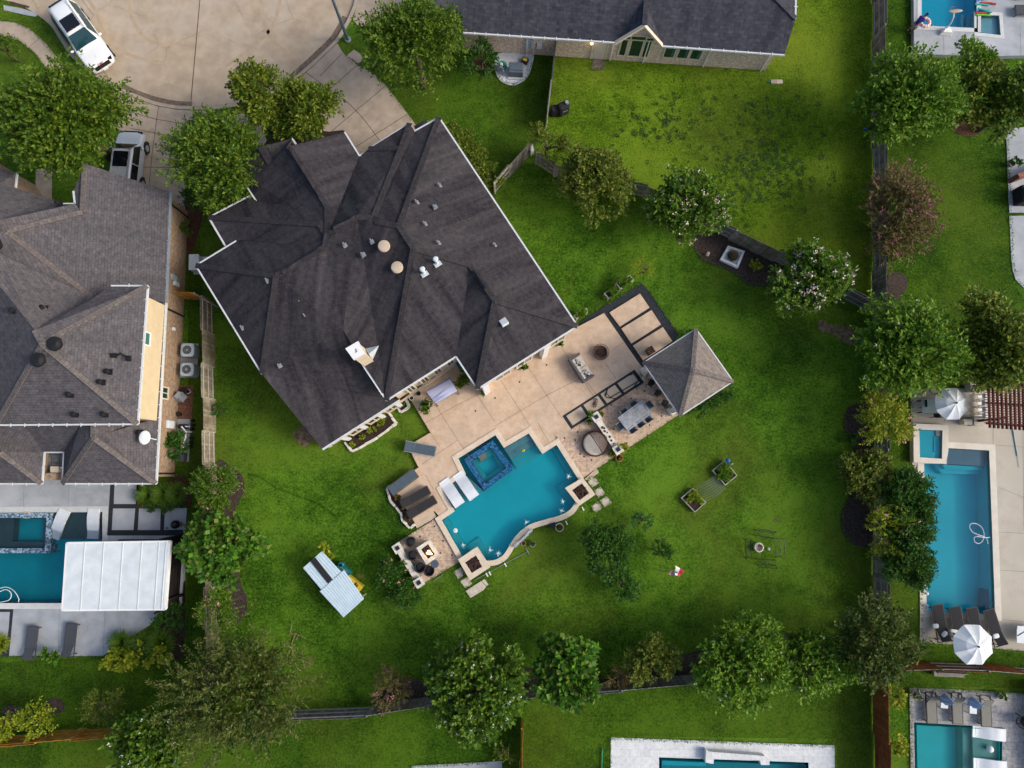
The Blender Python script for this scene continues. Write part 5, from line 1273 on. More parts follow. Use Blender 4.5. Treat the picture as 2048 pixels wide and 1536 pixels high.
k_slate=Kind(mk_lounger('slate','grey',.12)); k_blk=Kind(mk_lounger('slingd','frame',.15)); k_left=Kind(mk_lounger('sling','sling',.5)); k_right=Kind(mk_lounger('blackp','black',.55)); k_taupe=Kind(mk_lounger('slingt','black',.75))
def put(kind,px,py,z,rz,label,group=None,sc=None):
    p=at(px,py,z); return kind.put(p,rz,label,group,sc)
put(k_slate,842,898,ZU,ang((866,902),(818,893)),'slate blue lounger standing alone half over the lawn edge','loungers of the dark house')
put(k_blk,832,994,ZU,ang((860,976),(806,1006)),'black lounger in the middle of three beside the bed with edging stones','loungers of the dark house',(1,.86,1))
put(k_blk,845,1014,ZU,ang((873,997),(819,1030)),'black lounger nearest the lower step of the trio beside the stone edged bed','loungers of the dark house',(1,.86,1))
k_navy=Kind(mk_lounger('slate','frame',0.0)); put(k_navy,808,964,ZU,ang((830,948),(790,978)),'dark blue flat lounger at the top of the trio beside the stone edged bed','loungers of the dark house')
put(k_left,70,1283,.05,R(-92),'flat dark grey lounger on the left grey patio','loungers on the left patio')
put(k_left,147,1277,.05,R(-92),'dark grey lounger with raised back on the left grey patio','loungers on the left patio')
rl=[(1874,1244,'leftmost black lounger with two white pillows below the long blue pool'),(1909,1248,'second black lounger with white pillows below the long blue pool'),(1943,1250,'third black lounger half hidden by the lower white parasol'),(1981,1253,'rightmost black lounger partly under the lower white parasol')]
kp=None
def pillow(px,py,z,rz,label,m='fabric_w',s=(.40,.28,.09),group='white lounger pillows'):
    p=at(px,py,z); mb=MB(); mb.add(*_sph(14,8),Matrix.Identity(4))
    V=[]
    for x,y,zz in mb.V:
        f=lambda t:math.copysign(abs(t)**.55,t)
        V.append((f(x)*s[0]/2,f(y)*s[1]/2,zz*s[2]/2))
    mb.V=[tuple(Matrix.Rotation(rz,4,'Z')@Vector(v)+p) for v in V]
    o=mb.build('pillow',M[m],loc=p,smooth=True); return tag(o,label,'pillow',group)
for i,(x,y,lab) in enumerate(rl): put(k_right,x,y,.05,R(-84 if i<3 else -76),lab,'black loungers below the blue pool',(1.12,1.05,1))
pillow(1871,1252,.55,.0,'square white pillow across the leftmost black lounger below the blue pool'); pillow(1889,1268,.95,.7,'white pillow at the head of the leftmost black lounger below the blue pool')
pillow(1908,1262,.62,-.15,'long white pillow across the second black lounger below the blue pool',s=(.5,.2,.1))
pillow(1992,1272,.8,.2,'white pillow sticking out beside the lower white parasol')
for x,y,lab in ((1856,1412,'taupe lounger next to the left flower pot above the turquoise pool'),(1907,1413,'taupe lounger between the two closed blue striped parasols'),(1964,1418,'taupe lounger nearest the right flower pot above the turquoise pool')): put(k_taupe,x,y,.06,R(88),lab,'taupe loungers above the turquoise pool',(.92,.95,1))
put(k_left,2052,26,.35,R(0),'dark grey lounger cut by the right edge beside the cyan pool','loungers at the cyan pool'); put(k_left,2055,-8,.35,R(0),'dark lounger in the upper right corner of the picture','loungers at the cyan pool')
def mk_ledge():
    r=thing('ledge_lounger','x','ledge lounger'); n=16; top=[];bot=[]
    for i in range(n+1):
        x=-.95+1.9*i/n; z=.20+.10*math.sin((x+.25)*3.1)+(.22*max(0,x-.2)**1.1); top.append((x,z)); bot.append((x,z-.12))
    mb=MB(); rings=[[(x,-.36,z),(x,.36,z),(x,.36,z-.13),(x,-.36,z-.13)] for x,z in top]; mb.loft(rings); mb.build('shell',M['blind'],r,smooth=False)
    b=MB(); b.box((-.6,0,.03),(.35,.5,.16)); b.box((.55,0,.08),(.4,.5,.26)); b.build('foot',M['blind'],r); return r
k_led=Kind(mk_ledge)
put(k_led,904,985,.14,ang((892,969),(918,1007)),'white in-water lounger at the outer edge of the curved pool shelf','white ledge loungers')
put(k_led,932,971,.14,ang((920,953),(945,988)),'white in-water lounger beside the cobalt tiled spa','white ledge loungers')
put(k_led,122,1048,-.18,R(68),'white wavy lounger beside the grey blue tiled spa','white ledge loungers'); put(k_led,190,1047,-.18,R(88),'white wavy lounger at the outer corner of the left pool shelf','white ledge loungers')
put(k_led,1974,1464,-.12,R(-6),'white wavy lounger along the top of the sea green shelf','white ledge loungers'); put(k_led,1976,1529,-.12,R(-4),'white wavy lounger cut by the lower edge on the sea green shelf','white ledge loungers')
# ------------------------------------------------------------------ parasols
def umbrella(px,py,r,h,label,tilt=0,name='parasol'):
    p=at(px,py,h); p.z=.05; root=thing(name,label,'parasol',p); mb=MB(); n=8; V=[(0,0,h)]; F=[]; nn=4
    for k in range(n*nn):
        t=2*math.pi*k/(n*nn)+R(22); s=1-.055*math.sin(math.pi*(k%nn)/nn); V.append((r*s*.5*math.cos(t),r*s*.5*math.sin(t),h-.16-.05*(math.sin(math.pi*(k%nn)/nn)))); 
    for k in range(n*nn):
        t=2*math.pi*k/(n*nn)+R(22); s=1-.075*math.sin(math.pi*(k%nn)/nn); V.append((r*s*math.cos(t),r*s*math.sin(t),h-.48-.06*math.sin(math.pi*(k%nn)/nn)))
    m=n*nn
    for k in range(m): F.append((0,1+k,1+(k+1)%m)); F.append((1+k,1+m+k,1+m+(k+1)%m,1+(k+1)%m))
    mb.add([Vector(v)+Vector((p.x,p.y,.05)) for v in V],F); c=mb.build('canopy',M['fabric_w'],root); s=c.modifiers.new('t','SOLIDIFY'); s.thickness=.012
    MB().tube([p,p+Vector((0,0,h))],.028,8).build('pole',M['silver'],root); MB().cyl(p,.3,.08,20).build('base',M['grey'],root)
    mb=MB(); mb.lathe([(.05,0),(.06,.05),(.02,.1)],p+Vector((0,0,h)),10); mb.build('finial',M['black'],root)
    mb=MB()
    for k in range(n):
        t=2*math.pi*k/n+R(22); mb.tube([p+Vector((0,0,h-.04)),p+Vector((r*.5*math.cos(t),r*.5*math.sin(t),h-.2)),p+Vector((r*.99*math.cos(t),r*.99*math.sin(t),h-.52))],.012,4)
    mb.build('rib',M['silver'],root); return root
umbrella(1912,806,1.05,2.5,'open white parasol over the pale green table'); umbrella(1956,1293,1.22,2.5,'open white parasol above the black loungers below the blue pool')
def closed_parasol(a,b,label):
    p,q=at(*a,.3),at(*b,2.1); root=thing('closed_parasol',label,'closed parasol',at(*a,0),'closed blue striped parasols'); d=(q-p)
    MB().tube([Vector((p.x,p.y,.06)),p,p+d*1.0],.022,8).build('pole',M['black'],root)
    mb=MB(); n=12; rings=[]
    for t,r in ((.28,.17),(.42,.30),(.68,.2),(.96,.05)):
        c=p+d*t; rings.append([c+Vector((math.cos(6.283*k/n)*r*(1.15 if k%2 else .8),math.sin(6.283*k/n)*r*(1.15 if k%2 else .8),0)) for k in range(n)])
    mb.loft(rings); m,nt,pp=newmat('blue_striped_canvas'); tc=nd(nt,'ShaderNodeTexCoord'); w=nd(nt,'ShaderNodeTexWave',i_Scale=5.5); w.bands_direction='X'; nt.links.new(tc.outputs['UV'],w.inputs[0]); r_=ramp(nt,[(.45,(.05,.20,.55)),(.55,(.55,.65,.75))]); nt.links.new(w.outputs[1],r_.inputs[0]); nt.links.new(r_.outputs[0],pp.inputs['Base Color'])
    mb.build('canvas',m,root); MB().cyl((p.x,p.y,.06),.24,.07,16).build('base',M['grey'],root)
closed_parasol((1876,1392),(1909,1408),'closed blue striped parasol between the first and second taupe lounger'); closed_parasol((1930,1396),(1967,1416),'closed blue striped parasol between the second and third taupe lounger')
# ------------------------------------------------------------------ tables and chairs
def mk_chair(fr,seat):
    def f():
        r=thing('dining_chair','x','chair')
        MB().box((0,0,.44),(.46,.46,.035)).build('seat',M[seat],r,bevel=.01)
        MB().box((-.23,0,.70),(.035,.46,.46),ry=-.12).build('backrest',M[seat],r,bevel=.01)
        for x in (-.21,.21):
            for y in (-.22,.22): MB().box((x,y,.22),(.035,.035,.43)).build('leg',M[fr],r)
        for y in (-.25,.25): MB().bar((-.22,y,.64),(.2,y,.63),.045,.03).build('armrest',M[fr],r)
        return r
    return f
k_ch=Kind(mk_chair('grey','slate')); ux=Vector((math.cos(TH),math.sin(TH),0)); uy=Vector((-math.sin(TH),math.cos(TH),0))
tc0=at(1270,831,ZL+.75); tc0.z=ZL; TR=ang((1254,860),(1304,823)); tx=Vector((math.cos(TR),math.sin(TR),0)); ty=Vector((-math.sin(TR),math.cos(TR),0))
tb=thing('dining_table','long grey slatted dining table on the slate stamped deck','table',tc0)
for k in range(9): MB().box(tc0+ty*(-.48+k*.12)+Vector((0,0,.75)),(1.95,.088,.03),TR).build('slat',M['plank'],tb)
mb=MB(); 
for s in (-1,1): mb.bar(tc0+tx*(-.98*1)+ty*(.5*s)+Vector((0,0,.69)),tc0+tx*.98+ty*(.5*s)+Vector((0,0,.69)),.05,.08); mb.bar(tc0+tx*(.96*s)-ty*.5+Vector((0,0,.69)),tc0+tx*(.96*s)+ty*.5+Vector((0,0,.69)),.05,.08)
mb.cyl(tc0+Vector((0,0,.755)),.03,.02,10); mb.build('frame',M['grey'],tb)
for sx in (-1,1):
    for sy in (-1,1): MB().box(tc0+tx*(.86*sx)+ty*(.42*sy)+Vector((0,0,.35)),(.07,.07,.68),TR).build('leg',M['grey'],tb)
for dx,dy,rz,lab in ((1.06,0,math.pi,'grey chair at the pavilion end of the slatted dining table'),(-1.12,0,0,'grey chair at the low wall end of the slatted dining table'),(-.62,-.56,math.pi/2,'grey chair on the lawn side of the dining table next to the low wall end'),(0,-.56,math.pi/2,'middle grey chair on the lawn side of the slatted dining table'),(.6,-.6,math.pi/2,'grey chair on the lawn side of the dining table next to the pavilion'),(-.35,.56,-math.pi/2,'grey chair on the house side of the dining table nearer the low wall'),(.42,.58,-math.pi/2,'grey chair on the house side of the dining table nearer the pavilion')):
    k_ch.put(tc0+tx*dx+ty*dy,TR+rz,lab,'chairs at the slatted dining table')
def mk_stool(m,back=True):
    def f():
        r=thing('bar_stool','x','bar stool'); MB().cyl((0,0,.72),.2,.05,16).build('seat',M[m],r,bevel=.01)
        MB().lathe([(.16,.25),(.175,.25),(.175,.28),(.16,.28)],(0,0,0),12).build('footrest',M[m],r)
        for k in range(4): a=math.pi/4+k*math.pi/2; MB().bar((.26*math.cos(a),.26*math.sin(a),0),(.13*math.cos(a),.13*math.sin(a),.72),.035,.035).build('leg',M[m],r)
        MB().box((-.2,0,.92),(.03,.34,.3)).build('backrest',M[m],r); return r
    return f
k_st=Kind(mk_stool('black')); k_wst=Kind(mk_stool('white'))
for x,y,w in ((1299,768,'upper'),(1312,788,'middle'),(1326,808,'lower')): put(k_st,x,y,ZL,R(-30),w+' of the three black bar stools at the pavilion counter','black bar stools at the pavilion')
for i,(x,y) in enumerate(((1955,795),(1954,808),(1955,821),(1955,834))): put(k_wst,x,y,.05,R(0),('topmost','second','third','lowest')[i]+' of the four white bar stools beside the maroon pergola','white bar stools at the pergola')
g_=at(1866,812,.72); t=thing('patio_table','pale green patio table under the upper white parasol','table',(g_.x,g_.y,.05)); MB().box((g_.x,g_.y,.72),(1.45,.92,.05)).build('top',mat('pale_green_glass',(.38,.47,.44),(.34,.42,.4),2,.25),t,bevel=.01)
mb=MB(); mb.bar((g_.x-.6,g_.y-.45,.68),(g_.x+.6,g_.y-.45,.68),.04,.06); mb.bar((g_.x-.6,g_.y+.45,.68),(g_.x+.6,g_.y+.45,.68),.04,.06); mb.build('frame',M['black'],t)
for sx in (-.6,.6):
    for sy in (-.38,.38): MB().box((g_.x+sx,g_.y+sy,.37),(.05,.05,.65)).build('leg',M['black'],t)
k_bc=Kind(mk_chair('black','blackp'))
put(k_bc,1845,809,.05,R(0),'black chair at the left end of the pale green table','black chairs at the pale green table'); put(k_bc,1866,829,.05,R(90),'black chair below the pale green table','black chairs at the pale green table'); put(k_bc,1873,795,.05,R(-90),'black chair above the pale green table','black chairs at the pale green table')
def mk_side():
    r=thing('side_table','x','side table'); mb=MB()
    for s in (-1,1): mb.bar((-.24,.24*s,.44),(.24,.24*s,.44),.03,.03); mb.bar((.24*s,-.24,.44),(.24*s,.24,.44),.03,.03)
    mb.build('frame',M['black'],r); MB().box((0,0,.44),(.46,.46,.012)).build('top',M['whitem'],r)
    for x in (-.23,.23):
        for y in (-.23,.23): MB().bar((x,y,0),(x,y,.44),.025,.025).build('leg',M['black'],r)
    return r
k_sd=Kind(mk_side)
put(k_sd,1880,1404,.06,R(-5),'small white topped side table under the first closed striped parasol','small side tables'); put(k_sd,1937,1415,.06,R(-5),'small white topped side table under the second closed striped parasol','small side tables')
# wicker barrel chairs round the fire table
def mk_barrel():
    r=thing('barrel_chair','x','chair'); n=26; rings=[]
    mb=MB(); out=[]; prof=[(.30,0),(.34,.2),(.36,.42),(.365,.66)]
    for i in range(n+1):
        a=R(48)+R(264)*i/n; hb=.62+.08*math.cos((i/n-.5)*math.pi)
        out.append([(math.cos(a)*rr,math.sin(a)*rr,z) for rr,z in ((.29,0),(.35,.38),(.37,hb),(.31,hb),(.29,.38),(.24,.05))])
    mb.loft(out); mb.build('shell',M['navy'],r); MB().cyl((0,0,.08),.28,.24,20).build('base',M['navy'],r); MB().lathe([(.28,.30),(.30,.34),(.29,.41),(.2,.44)],(0,0,0),22).build('cushion',M['blackp'],r,smooth=True); return r
k_bar=Kind(mk_barrel)
for x,y,rz,lab in ((822,1083,R(-30),'black wicker barrel chair at the upper end of the lit fire table'),(825,1110,R(5),'black wicker barrel chair second from the upper end of the fire table'),(840,1134,R(35),'black wicker barrel chair by the low stone wall nearest the lower pillar'),(859,1141,R(75),'black wicker barrel chair next to the round glass side table')): put(k_bar,x,y,ZL+.4,rz,lab,'wicker chairs at the fire table',(.9,.9,1)).location.z=ZL
p=at(869.5,1128,ZL+.5); p.z=ZL; t=thing('side_table','round dark glass side table beside the fire table','side table',p); MB().cyl(p+Vector((0,0,.48)),.25,.03,24).build('top',mat('smoked_glass',(.09,.11,.14),(.06,.08,.10),6,.15),t); MB().lathe([(.16,0),(.05,.2),(.05,.35),(.15,.48)],p,16).build('base',M['navy'],t)
# fire table
o=L([(832.5,1096),(859.7,1078.6),(879,1111),(852.7,1129.6)],ZL+.6); i=L([(842,1099),(856,1088),(869.4,1108.5),(856,1118)],ZL+.6); c=np.mean(np.array(o),0)
ft=thing('fire_table','square stone fire table with a burning fire between four black chairs','fire table',(c[0],c[1],ZL)); MB().prism(offset(o,-.12),ZL,ZL+.5).build('base',M['stone'],ft); slab(o,[i],ZL+.6,ZL+.5).build('top',M['stone_w'],ft); MB().prism(offset(i,.01),ZL+.3,ZL+.5).build('burner',M['ember'],ft)
rr=random.Random(2); mb=MB()
for k in range(60): a=rr.uniform(-.36,.36);b=rr.uniform(-.24,.24); mb.ell((c[0]+a*math.cos(TH+1.57)-b*math.sin(TH+1.57),c[1]+a*math.sin(TH+1.57)+b*math.cos(TH+1.57),ZL+.53),(.05,.05,.04),6,4)
mb.build('lava_rock',M['ember'],ft)
mb=MB(); mc=MB()
for k in range(11):
    a=rr.uniform(-.18,.1);b=rr.uniform(-.12,.12); x=c[0]+a*math.cos(TH+1.57)-b*math.sin(TH+1.57)+.02; y=c[1]+a*math.sin(TH+1.57)+b*math.cos(TH+1.57)-.06; h=rr.uniform(.12,.34)
    (mb if k%2 else mc).tube([(x,y,ZL+.53),(x+.02,y,ZL+.53+h*.35),(x-.01,y+.02,ZL+.53+h*.7),(x+.01,y,ZL+.53+h)],[.035,.05,.028,.004],7)
mb.build('flame',M['fire'],ft,smooth=True); mc.build('flame',M['firec'],ft,smooth=True)
# low walls with square lantern pillars
def lanternwall(pa,pb,label,items=0):
    a,b=at(*pa,.75),at(*pb,.75); a.z=b.z=ZL; root=thing('low_wall',label,'low wall',(a+b)/2)
    MB().bar(a+Vector((0,0,.24)),b+Vector((0,0,.24)),.34,.48).build('wall',M['stone'],root); MB().bar(a+Vector((0,0,.50)),b+Vector((0,0,.50)),.40,.05).build('wall_cap',M['stone_w'],root)
    for q in (a,b):
        pl=MB().box(q+Vector((0,0,.34)),(.46,.46,.68),TH).build('pillar',M['stone'],root); MB().box(q+Vector((0,0,.71)),(.56,.56,.06),TH).build('cap',M['stone_w'],pl)
        MB().box(q+Vector((0,0,.77)),(.24,.24,.06),TH).build('lantern',M['black'],pl); MB().box(q+Vector((0,0,.80)),(.17,.17,.02),TH).build('lantern_glass',mat('lantern_glass',(.03,.035,.06),(.02,.022,.04),4,.2),pl)
    if items:
        mb=MB(); d=b-a
        for t,s in ((.3,.12),(.36,.1),(.42,.11),(.5,.07),(.63,.12),(.7,.1),(.8,.06)):
            q=a+d*t+Vector((.03*math.sin(t*40),.05*math.cos(t*50),.53)); mb.lathe([(s*.6,0),(s*.75,.01),(s*.5,.012)],q,9)
        mb.build('wall_ornament',M['rust'],root)
lanternwall((1192.5,834),(1236,899),'low stone wall with two lantern pillars between daybed and dining table',1)
lanternwall((795.5,1096),(838,1165),'low stone wall with two lantern pillars behind the wicker chairs')
# sofa, fire bowl
p=at(1162,736,ZU+.4); p.z=ZU; SR=TH; S=thing('garden_sofa','grey wicker garden sofa with cream cushions on the sand deck','sofa',p)
def lb(mb,x,y,z,sx,sy,sz): return mb.box(p+ux*x+uy*y+Vector((0,0,z)),(sx,sy,sz),SR)
lb(MB(),0,0,.17,.82,1.72,.28).build('base',M['sofag'],S,bevel=.02); lb(MB(),-.36,0,.45,.16,1.80,.62).build('backrest',M['sofag'],S,bevel=.03)
for s in (-1,1): lb(MB(),.04,.84*s,.38,.78,.15,.48).build('armrest',M['sofag'],S,bevel=.03)
for s in (-1,1): lb(MB(),.10,.385*s,.38,.62,.75,.15).build('seat_cushion',M['cream'],S,bevel=.04)
for k in (-1,0,1): lb(MB(),-.21,.5*k,.58,.17,.48,.36).build('back_cushion',M['cream'],S,bevel=.06)
zig=mosaic('black_white_pattern',[(.02,.03,.03),(.5,.5,.46),(.03,.04,.04),(.03,.04,.05),(.6,.58,.52)],16)
M['zig']=zig
q=p+uy*.36+ux*(-.0)+Vector((0,0,.58)); mb=MB(); mb.box(q,(.1,.42,.42),SR,rx=.78,ry=-.7); tag(mb.build('throw_pillow',zig,loc=q,bevel=.03),'black and white throw pillow at the upper end of the grey sofa','pillow','throw pillows on the sofa')
q=p-uy*.48+ux*.05+Vector((0,0,.58)); mb=MB(); mb.box(q,(.1,.46,.46),SR,ry=-.9); tag(mb.build('throw_pillow',zig,loc=q,bevel=.03),'black and white throw pillow at the lower end of the grey sofa','pillow','throw pillows on the sofa')
p=at(1201.5,704,ZU+.3); p.z=ZU; r=thing('fire_pit','round rusty fire bowl in a wire ring on the sand deck','fire pit',p)
MB().lathe([(.2,.12),(.38,.2),(.43,.34),(.40,.34),(.34,.22),(.1,.2)],p,28).build('bowl',M['rust'],r,smooth=True)
mb=MB()
for zz,rr_ in ((.30,.52),(.44,.50),(.06,.46)): mb.tube([p+Vector((math.cos(a*.2244)*rr_,math.sin(a*.2244)*rr_,zz)) for a in range(28)],.018,5,True)
for k in range(16): a=k*.3927; mb.bar(p+Vector((math.cos(a)*.46,math.sin(a)*.46,.06)),p+Vector((math.cos(a)*.5,math.sin(a)*.5,.44)),.012,.012)
mb.build('wire_ring',M['frame'],r)
rr=random.Random(9); mb=MB()
for k in range(16): a=rr.uniform(0,6.28);d=rr.uniform(0,.3); mb.bar(p+Vector((math.cos(a)*d,math.sin(a)*d,.26)),p+Vector((math.cos(a+2)*d*.8,math.sin(a+2)*d*.8,.30)),.06,.05)
mb.build('charred_log',M['ember'],r)
for k in range(4): a=.4+k*1.57; MB().bar(p+Vector((math.cos(a)*.42,math.sin(a)*.42,0)),p+Vector((math.cos(a)*.36,math.sin(a)*.36,.2)),.03,.03).build('leg',M['rust'],r)
# round daybed
p=at(1190,887,ZL+.35); p.z=ZL; r=thing('daybed','round wicker daybed with cream mattress and slatted folding canopy','daybed',p)
MB().lathe([(.70,0),(.82,.06),(.84,.30),(.80,.36),(.74,.36),(.74,.30)],p,48).build('base',M['rust'],r); MB().lathe([(.72,.30),(.74,.37),(.71,.41),(.6,.43)],p,40).build('mattress',M['cream'],r,smooth=True)
cm=MB(); CA=R(57-12)
def hood(a0,span,n,rad,rise):
    for k in range(n):
        t=k/(n-1); th=a0+span*t
        P=[]
        for j in range(9):
            u=j/8; ph=th; e_=Vector((math.cos(ph),math.sin(ph),0)); 
            P.append(p+e_*(rad*u)+Vector((0,0,.52+rise*math.sin(u*math.pi*.5)*(1-u*u*.75))))
        cm.tube(P,.014,4)
def arc(rad,z,a0,a1,n=18): cm.tube([p+Vector((math.cos(a0+(a1-a0)*i/n)*rad,math.sin(a0+(a1-a0)*i/n)*rad,z)) for i in range(n+1)],.025,5)
ch=Vector((math.cos(R(-57)),math.sin(R(-57)),0)); cn=Vector((ch.y*-1,ch.x,0))
for k in range(24):
    off=.03+.032*k; half=math.sqrt(max(.0,.80**2-off**2)); P=[]
    for j in range(13):
        u=-1+2*j/12; w=half*u; P.append(p+ch*w+cn*(off+.06*(1-abs(u)))+Vector((0,0,.42+.62*math.sqrt(max(0,1-u*u))*math.cos(off/.85*1.35))))
    cm.tube(P,.0095,4)
arc(.83,.40,R(-57),R(123)); P=[p+ch*(.82*math.cos(a*.2618))+Vector((0,0,.42+.68*math.sin(a*.2618))) for a in range(13)]; cm.tube(P,.03,6)
cm.build('canopy',M['rust'],r)
# hammock stand
hs=thing('hammock_stand','black steel hammock stand lying across the dark gravel strips','hammock stand',at(1245,775,ZU)); mb=MB()
hp=lambda x,y,z: at(x,y,ZU+z)
mb.tube([hp(1211,792,.05),hp(1216,776,.35),hp(1243,758,.9) if 0 else hp(1218,775,.3)],.025,6)
mb.tube([hp(1210,791,.06),hp(1216,777,.05)],.028,6); mb.tube([hp(1213,795,.05),hp(1232,797,.05)],.028,6); mb.tube([hp(1210,791,.06),hp(1213,795,.05)],.028,6); mb.tube([hp(1213,786,.05),hp(1221,796,.05)],.02,6)
mb.tube([hp(1255,751,.05),hp(1268,748,.05),hp(1277,761,.05),hp(1266,776,.05)],.028,6); mb.tube([hp(1268,748,.05),hp(1280,760,.05),hp(1277,763,.05)],.02,6)
mb.build('frame',M['black'],hs); mb=MB(); mb.tube([hp(1219,796,.06),hp(1236,786,.04),hp(1262,771,.04),hp(1277,762,.06)],.03,6); mb.build('spreader',M['black'],hs)
mb=MB(); mb.tube([hp(1280,752,.05),hp(1281,747,.1),hp(1285,750,.1),hp(1282,755,.05)],.022,6); mb.build('hook',M['black'],hs)
r=thing('iron_sculpture','small rusty sculpture of iron rings on a pale paving slab','sculpture',at(1190,806,ZU)); mb=MB()
for x,y,rad in ((1191,801,.12),(1191,807,.10),(1189,811,.11)):
    c=at(x,y,ZU+.10); mb.tube([c+Vector((math.cos(a*.449)*rad,math.sin(a*.449)*rad,.04*math.sin(a))) for a in range(14)],.022,6,True)
mb.tube([hp(1186,812,.03),hp(1190,806,.1),hp(1193,797,.06)],.02,5); mb.build('ring',M['rust'],r)
r=thing('low_bench','small brown slatted bench on the right paving slab beside the pavilion','bench',at(1301,701,.2)); c=at(1301,701,.5)
for k in range(4): MB().box(Vector((c.x,c.y,.5))+uy*(-.18+.12*k),(.52,.10,.03),TH).build('slat',M['rust'],r)
for s in (-1,1): MB().box(Vector((c.x,c.y,.31))+ux*.2*s,(.05,.42,.36),TH).build('leg',M['rust'],r)
# swing seat with lavender canopy
q=[(852,782.5),(899,755.5),(914.6,782),(871,807)]; zc=1.9; W4=[at(x,y,zc) for x,y in q]; c=sum(W4,Vector())/4; r=thing('swing_seat','garden swing with striped lavender canopy against the house wall','swing seat',(c.x,c.y,ZU))
mb=MB(); rings=[]
for k in range(9):
    t=k/8; z=zc+.13*math.sin(math.pi*t); a=W4[0].lerp(W4[3],t);b=W4[1].lerp(W4[2],t); rings.append([Vector((a.x,a.y,z)),Vector((b.x,b.y,z))])
mb.loft(rings,cap=False,closed=False); m,nt,pp=newmat('lavender_stripe'); tcx=nd(nt,'ShaderNodeTexCoord'); mpn=nd(nt,'ShaderNodeMapping'); mpn.inputs['Rotation'].default_value=(0,0,-TH); nt.links.new(tcx.outputs['Object'],mpn.inputs[0]); nz=nd(nt,'ShaderNodeTexNoise',i_Scale=3.2,i_Detail=2); mp2=nd(nt,'ShaderNodeMapping'); mp2.inputs['Scale'].default_value=(.12,1.6,.1); nt.links.new(mpn.outputs[0],mp2.inputs[0]); nt.links.new(mp2.outputs[0],nz.inputs[0]); rmp=ramp(nt,[(.40,(.20,.21,.36)),(.5,(.42,.44,.60)),(.75,(.50,.51,.66))]); nt.links.new(nz.outputs[0],rmp.inputs[0]); nt.links.new(rmp.outputs[0],pp.inputs['Base Color']); pp.inputs['Roughness'].default_value=.8
cp=mb.build('canopy',m,r); sd=cp.modifiers.new('t','SOLIDIFY'); sd.thickness=.02
g=[Vector((w.x,w.y,ZU)) for w in W4]; mb=MB()
for k in range(4): mb.tube([Vector((g[k].x,g[k].y,ZU)),Vector((g[k].x,g[k].y,zc-.05))],.03,6); mb.tube([Vector((g[k].x,g[k].y,zc-.03)),Vector((g[(k+1)%4].x,g[(k+1)%4].y,zc-.03))],.025,6)
mb.build('frame',M['frame'],r); m0=(g[0]+g[1])*.32+(g[2]+g[3])*.18; MB().box(Vector((c.x,c.y,ZU+.42)),(1.4,.55,.1),ang((871,807),(914.6,782))).build('bench',M['sofag'],r)
# ------------------------------------------------------------------ pots and plants
def pot(px,py,z,rad,h,pm_,leaf,pr,label,sp='shrub',fl=None,nf=0,group='potted plants',dens=1.3,lift=.55):
    p=at(px,py,z+h); p.z=z; root=thing('potted_plant' if leaf else 'plant_pot',label,'potted plant' if leaf else 'plant pot',p,group)
    MB().lathe([(rad*.62,0),(rad*.9,h*.55),(rad,h*.92),(rad*1.08,h*.92),(rad*1.08,h),(rad*.88,h),(rad*.86,h*.82),(.01,h*.8)],p,22).build('pot',M[pm_],root); MB().cyl(p+Vector((0,0,h*.76)),rad*.86,h*.07,16).build('soil',M['soil'],root)
    if leaf: sprig(root,p+Vector((0,0,h+pr*lift)),pr,leaf,sp,fl,nf,dens=dens)
    return root
pot(850,812,ZU,.34,.42,'teal','lf_oak',.42,'teal pot with a loose flowering plant beside the swing seat',fl='fl_blush',nf=8)
pot(926,760,ZU,.24,.35,'teal','lf_oak',.5,'big leafy plant in a teal pot right of the swing seat'); pot(823,796,ZU,.14,.35,'white',None,0,'small white round pot beside the left corner of the sand deck'); pot(837,787,ZU,.13,.28,'black',None,0,'small black pot next to the swing seat')
pot(970,785,ZU,.13,.22,'terra','lf_bright',.20,'small round leafy pot at the house corner right of the swing seat'); pot(1044,734,ZU,.18,.3,'white','lf_myr',.32,'spreading plant in a pot halfway along the house wall'); pot(1119,687,ZU,.19,.34,'white','lf_bright',.17,'white pot with a small plant near the right house corner',lift=.2)
pot(1184,829,ZU,.17,.3,'terra','lf_bright',.24,'round green plant above the upper lantern pillar'); pot(1201,827,ZL,.18,.34,'terra','lf_oak2',.2,'terracotta pot with a trailing plant beside the upper lantern pillar'); pot(1179,843,ZL,.18,.34,'white','lf_olive',.12,'white pot with dark soil left of the upper lantern pillar',lift=-.1)
pot(1224,908,ZL,.15,.26,'terra','lf_olive',.18,'small round plant left of the lower lantern pillar'); pot(1239,916,0,.23,.3,'terra','lf_olive',.14,'wide terracotta bowl on the lawn below the lower lantern pillar',lift=-.2); pot(1247,894,ZL,.18,.3,'terra','lf_yel',.36,'bright green bushy pot right of the lower lantern pillar')
pot(1119,1055,0,.25,.3,'stone','lf_olive',.08,'pale stone pot on the lawn below the pool wall',lift=-.3); pot(1047,1087,0,.14,.28,'terra',None,0,'orange pot leaning behind the trellis below the pool wall'); pot(1065,1088,0,.19,.24,'grey','lf_olive',.10,'grey pot on the lawn near the trellis',lift=-.2)
pot(1829,1388,.06,.16,.22,'trav' if 0 else 'stone','lf_myr',.24,'small flowering pot at the left corner of the travertine patio',fl='fl_white',nf=6); pot(2002,1394,.06,.16,.22,'stone','lf_myr',.24,'small flowering pot at the right end of the taupe loungers',fl='fl_white',nf=6)
pot(2026,327,.06,.2,.3,'stone','lf_ever',.36,'round dark plant on the small grey patio at the right edge'); pot(1831,850,.45,.05,.1,'black',None,0,'tiny black cup on the corner of the raised cream spa')
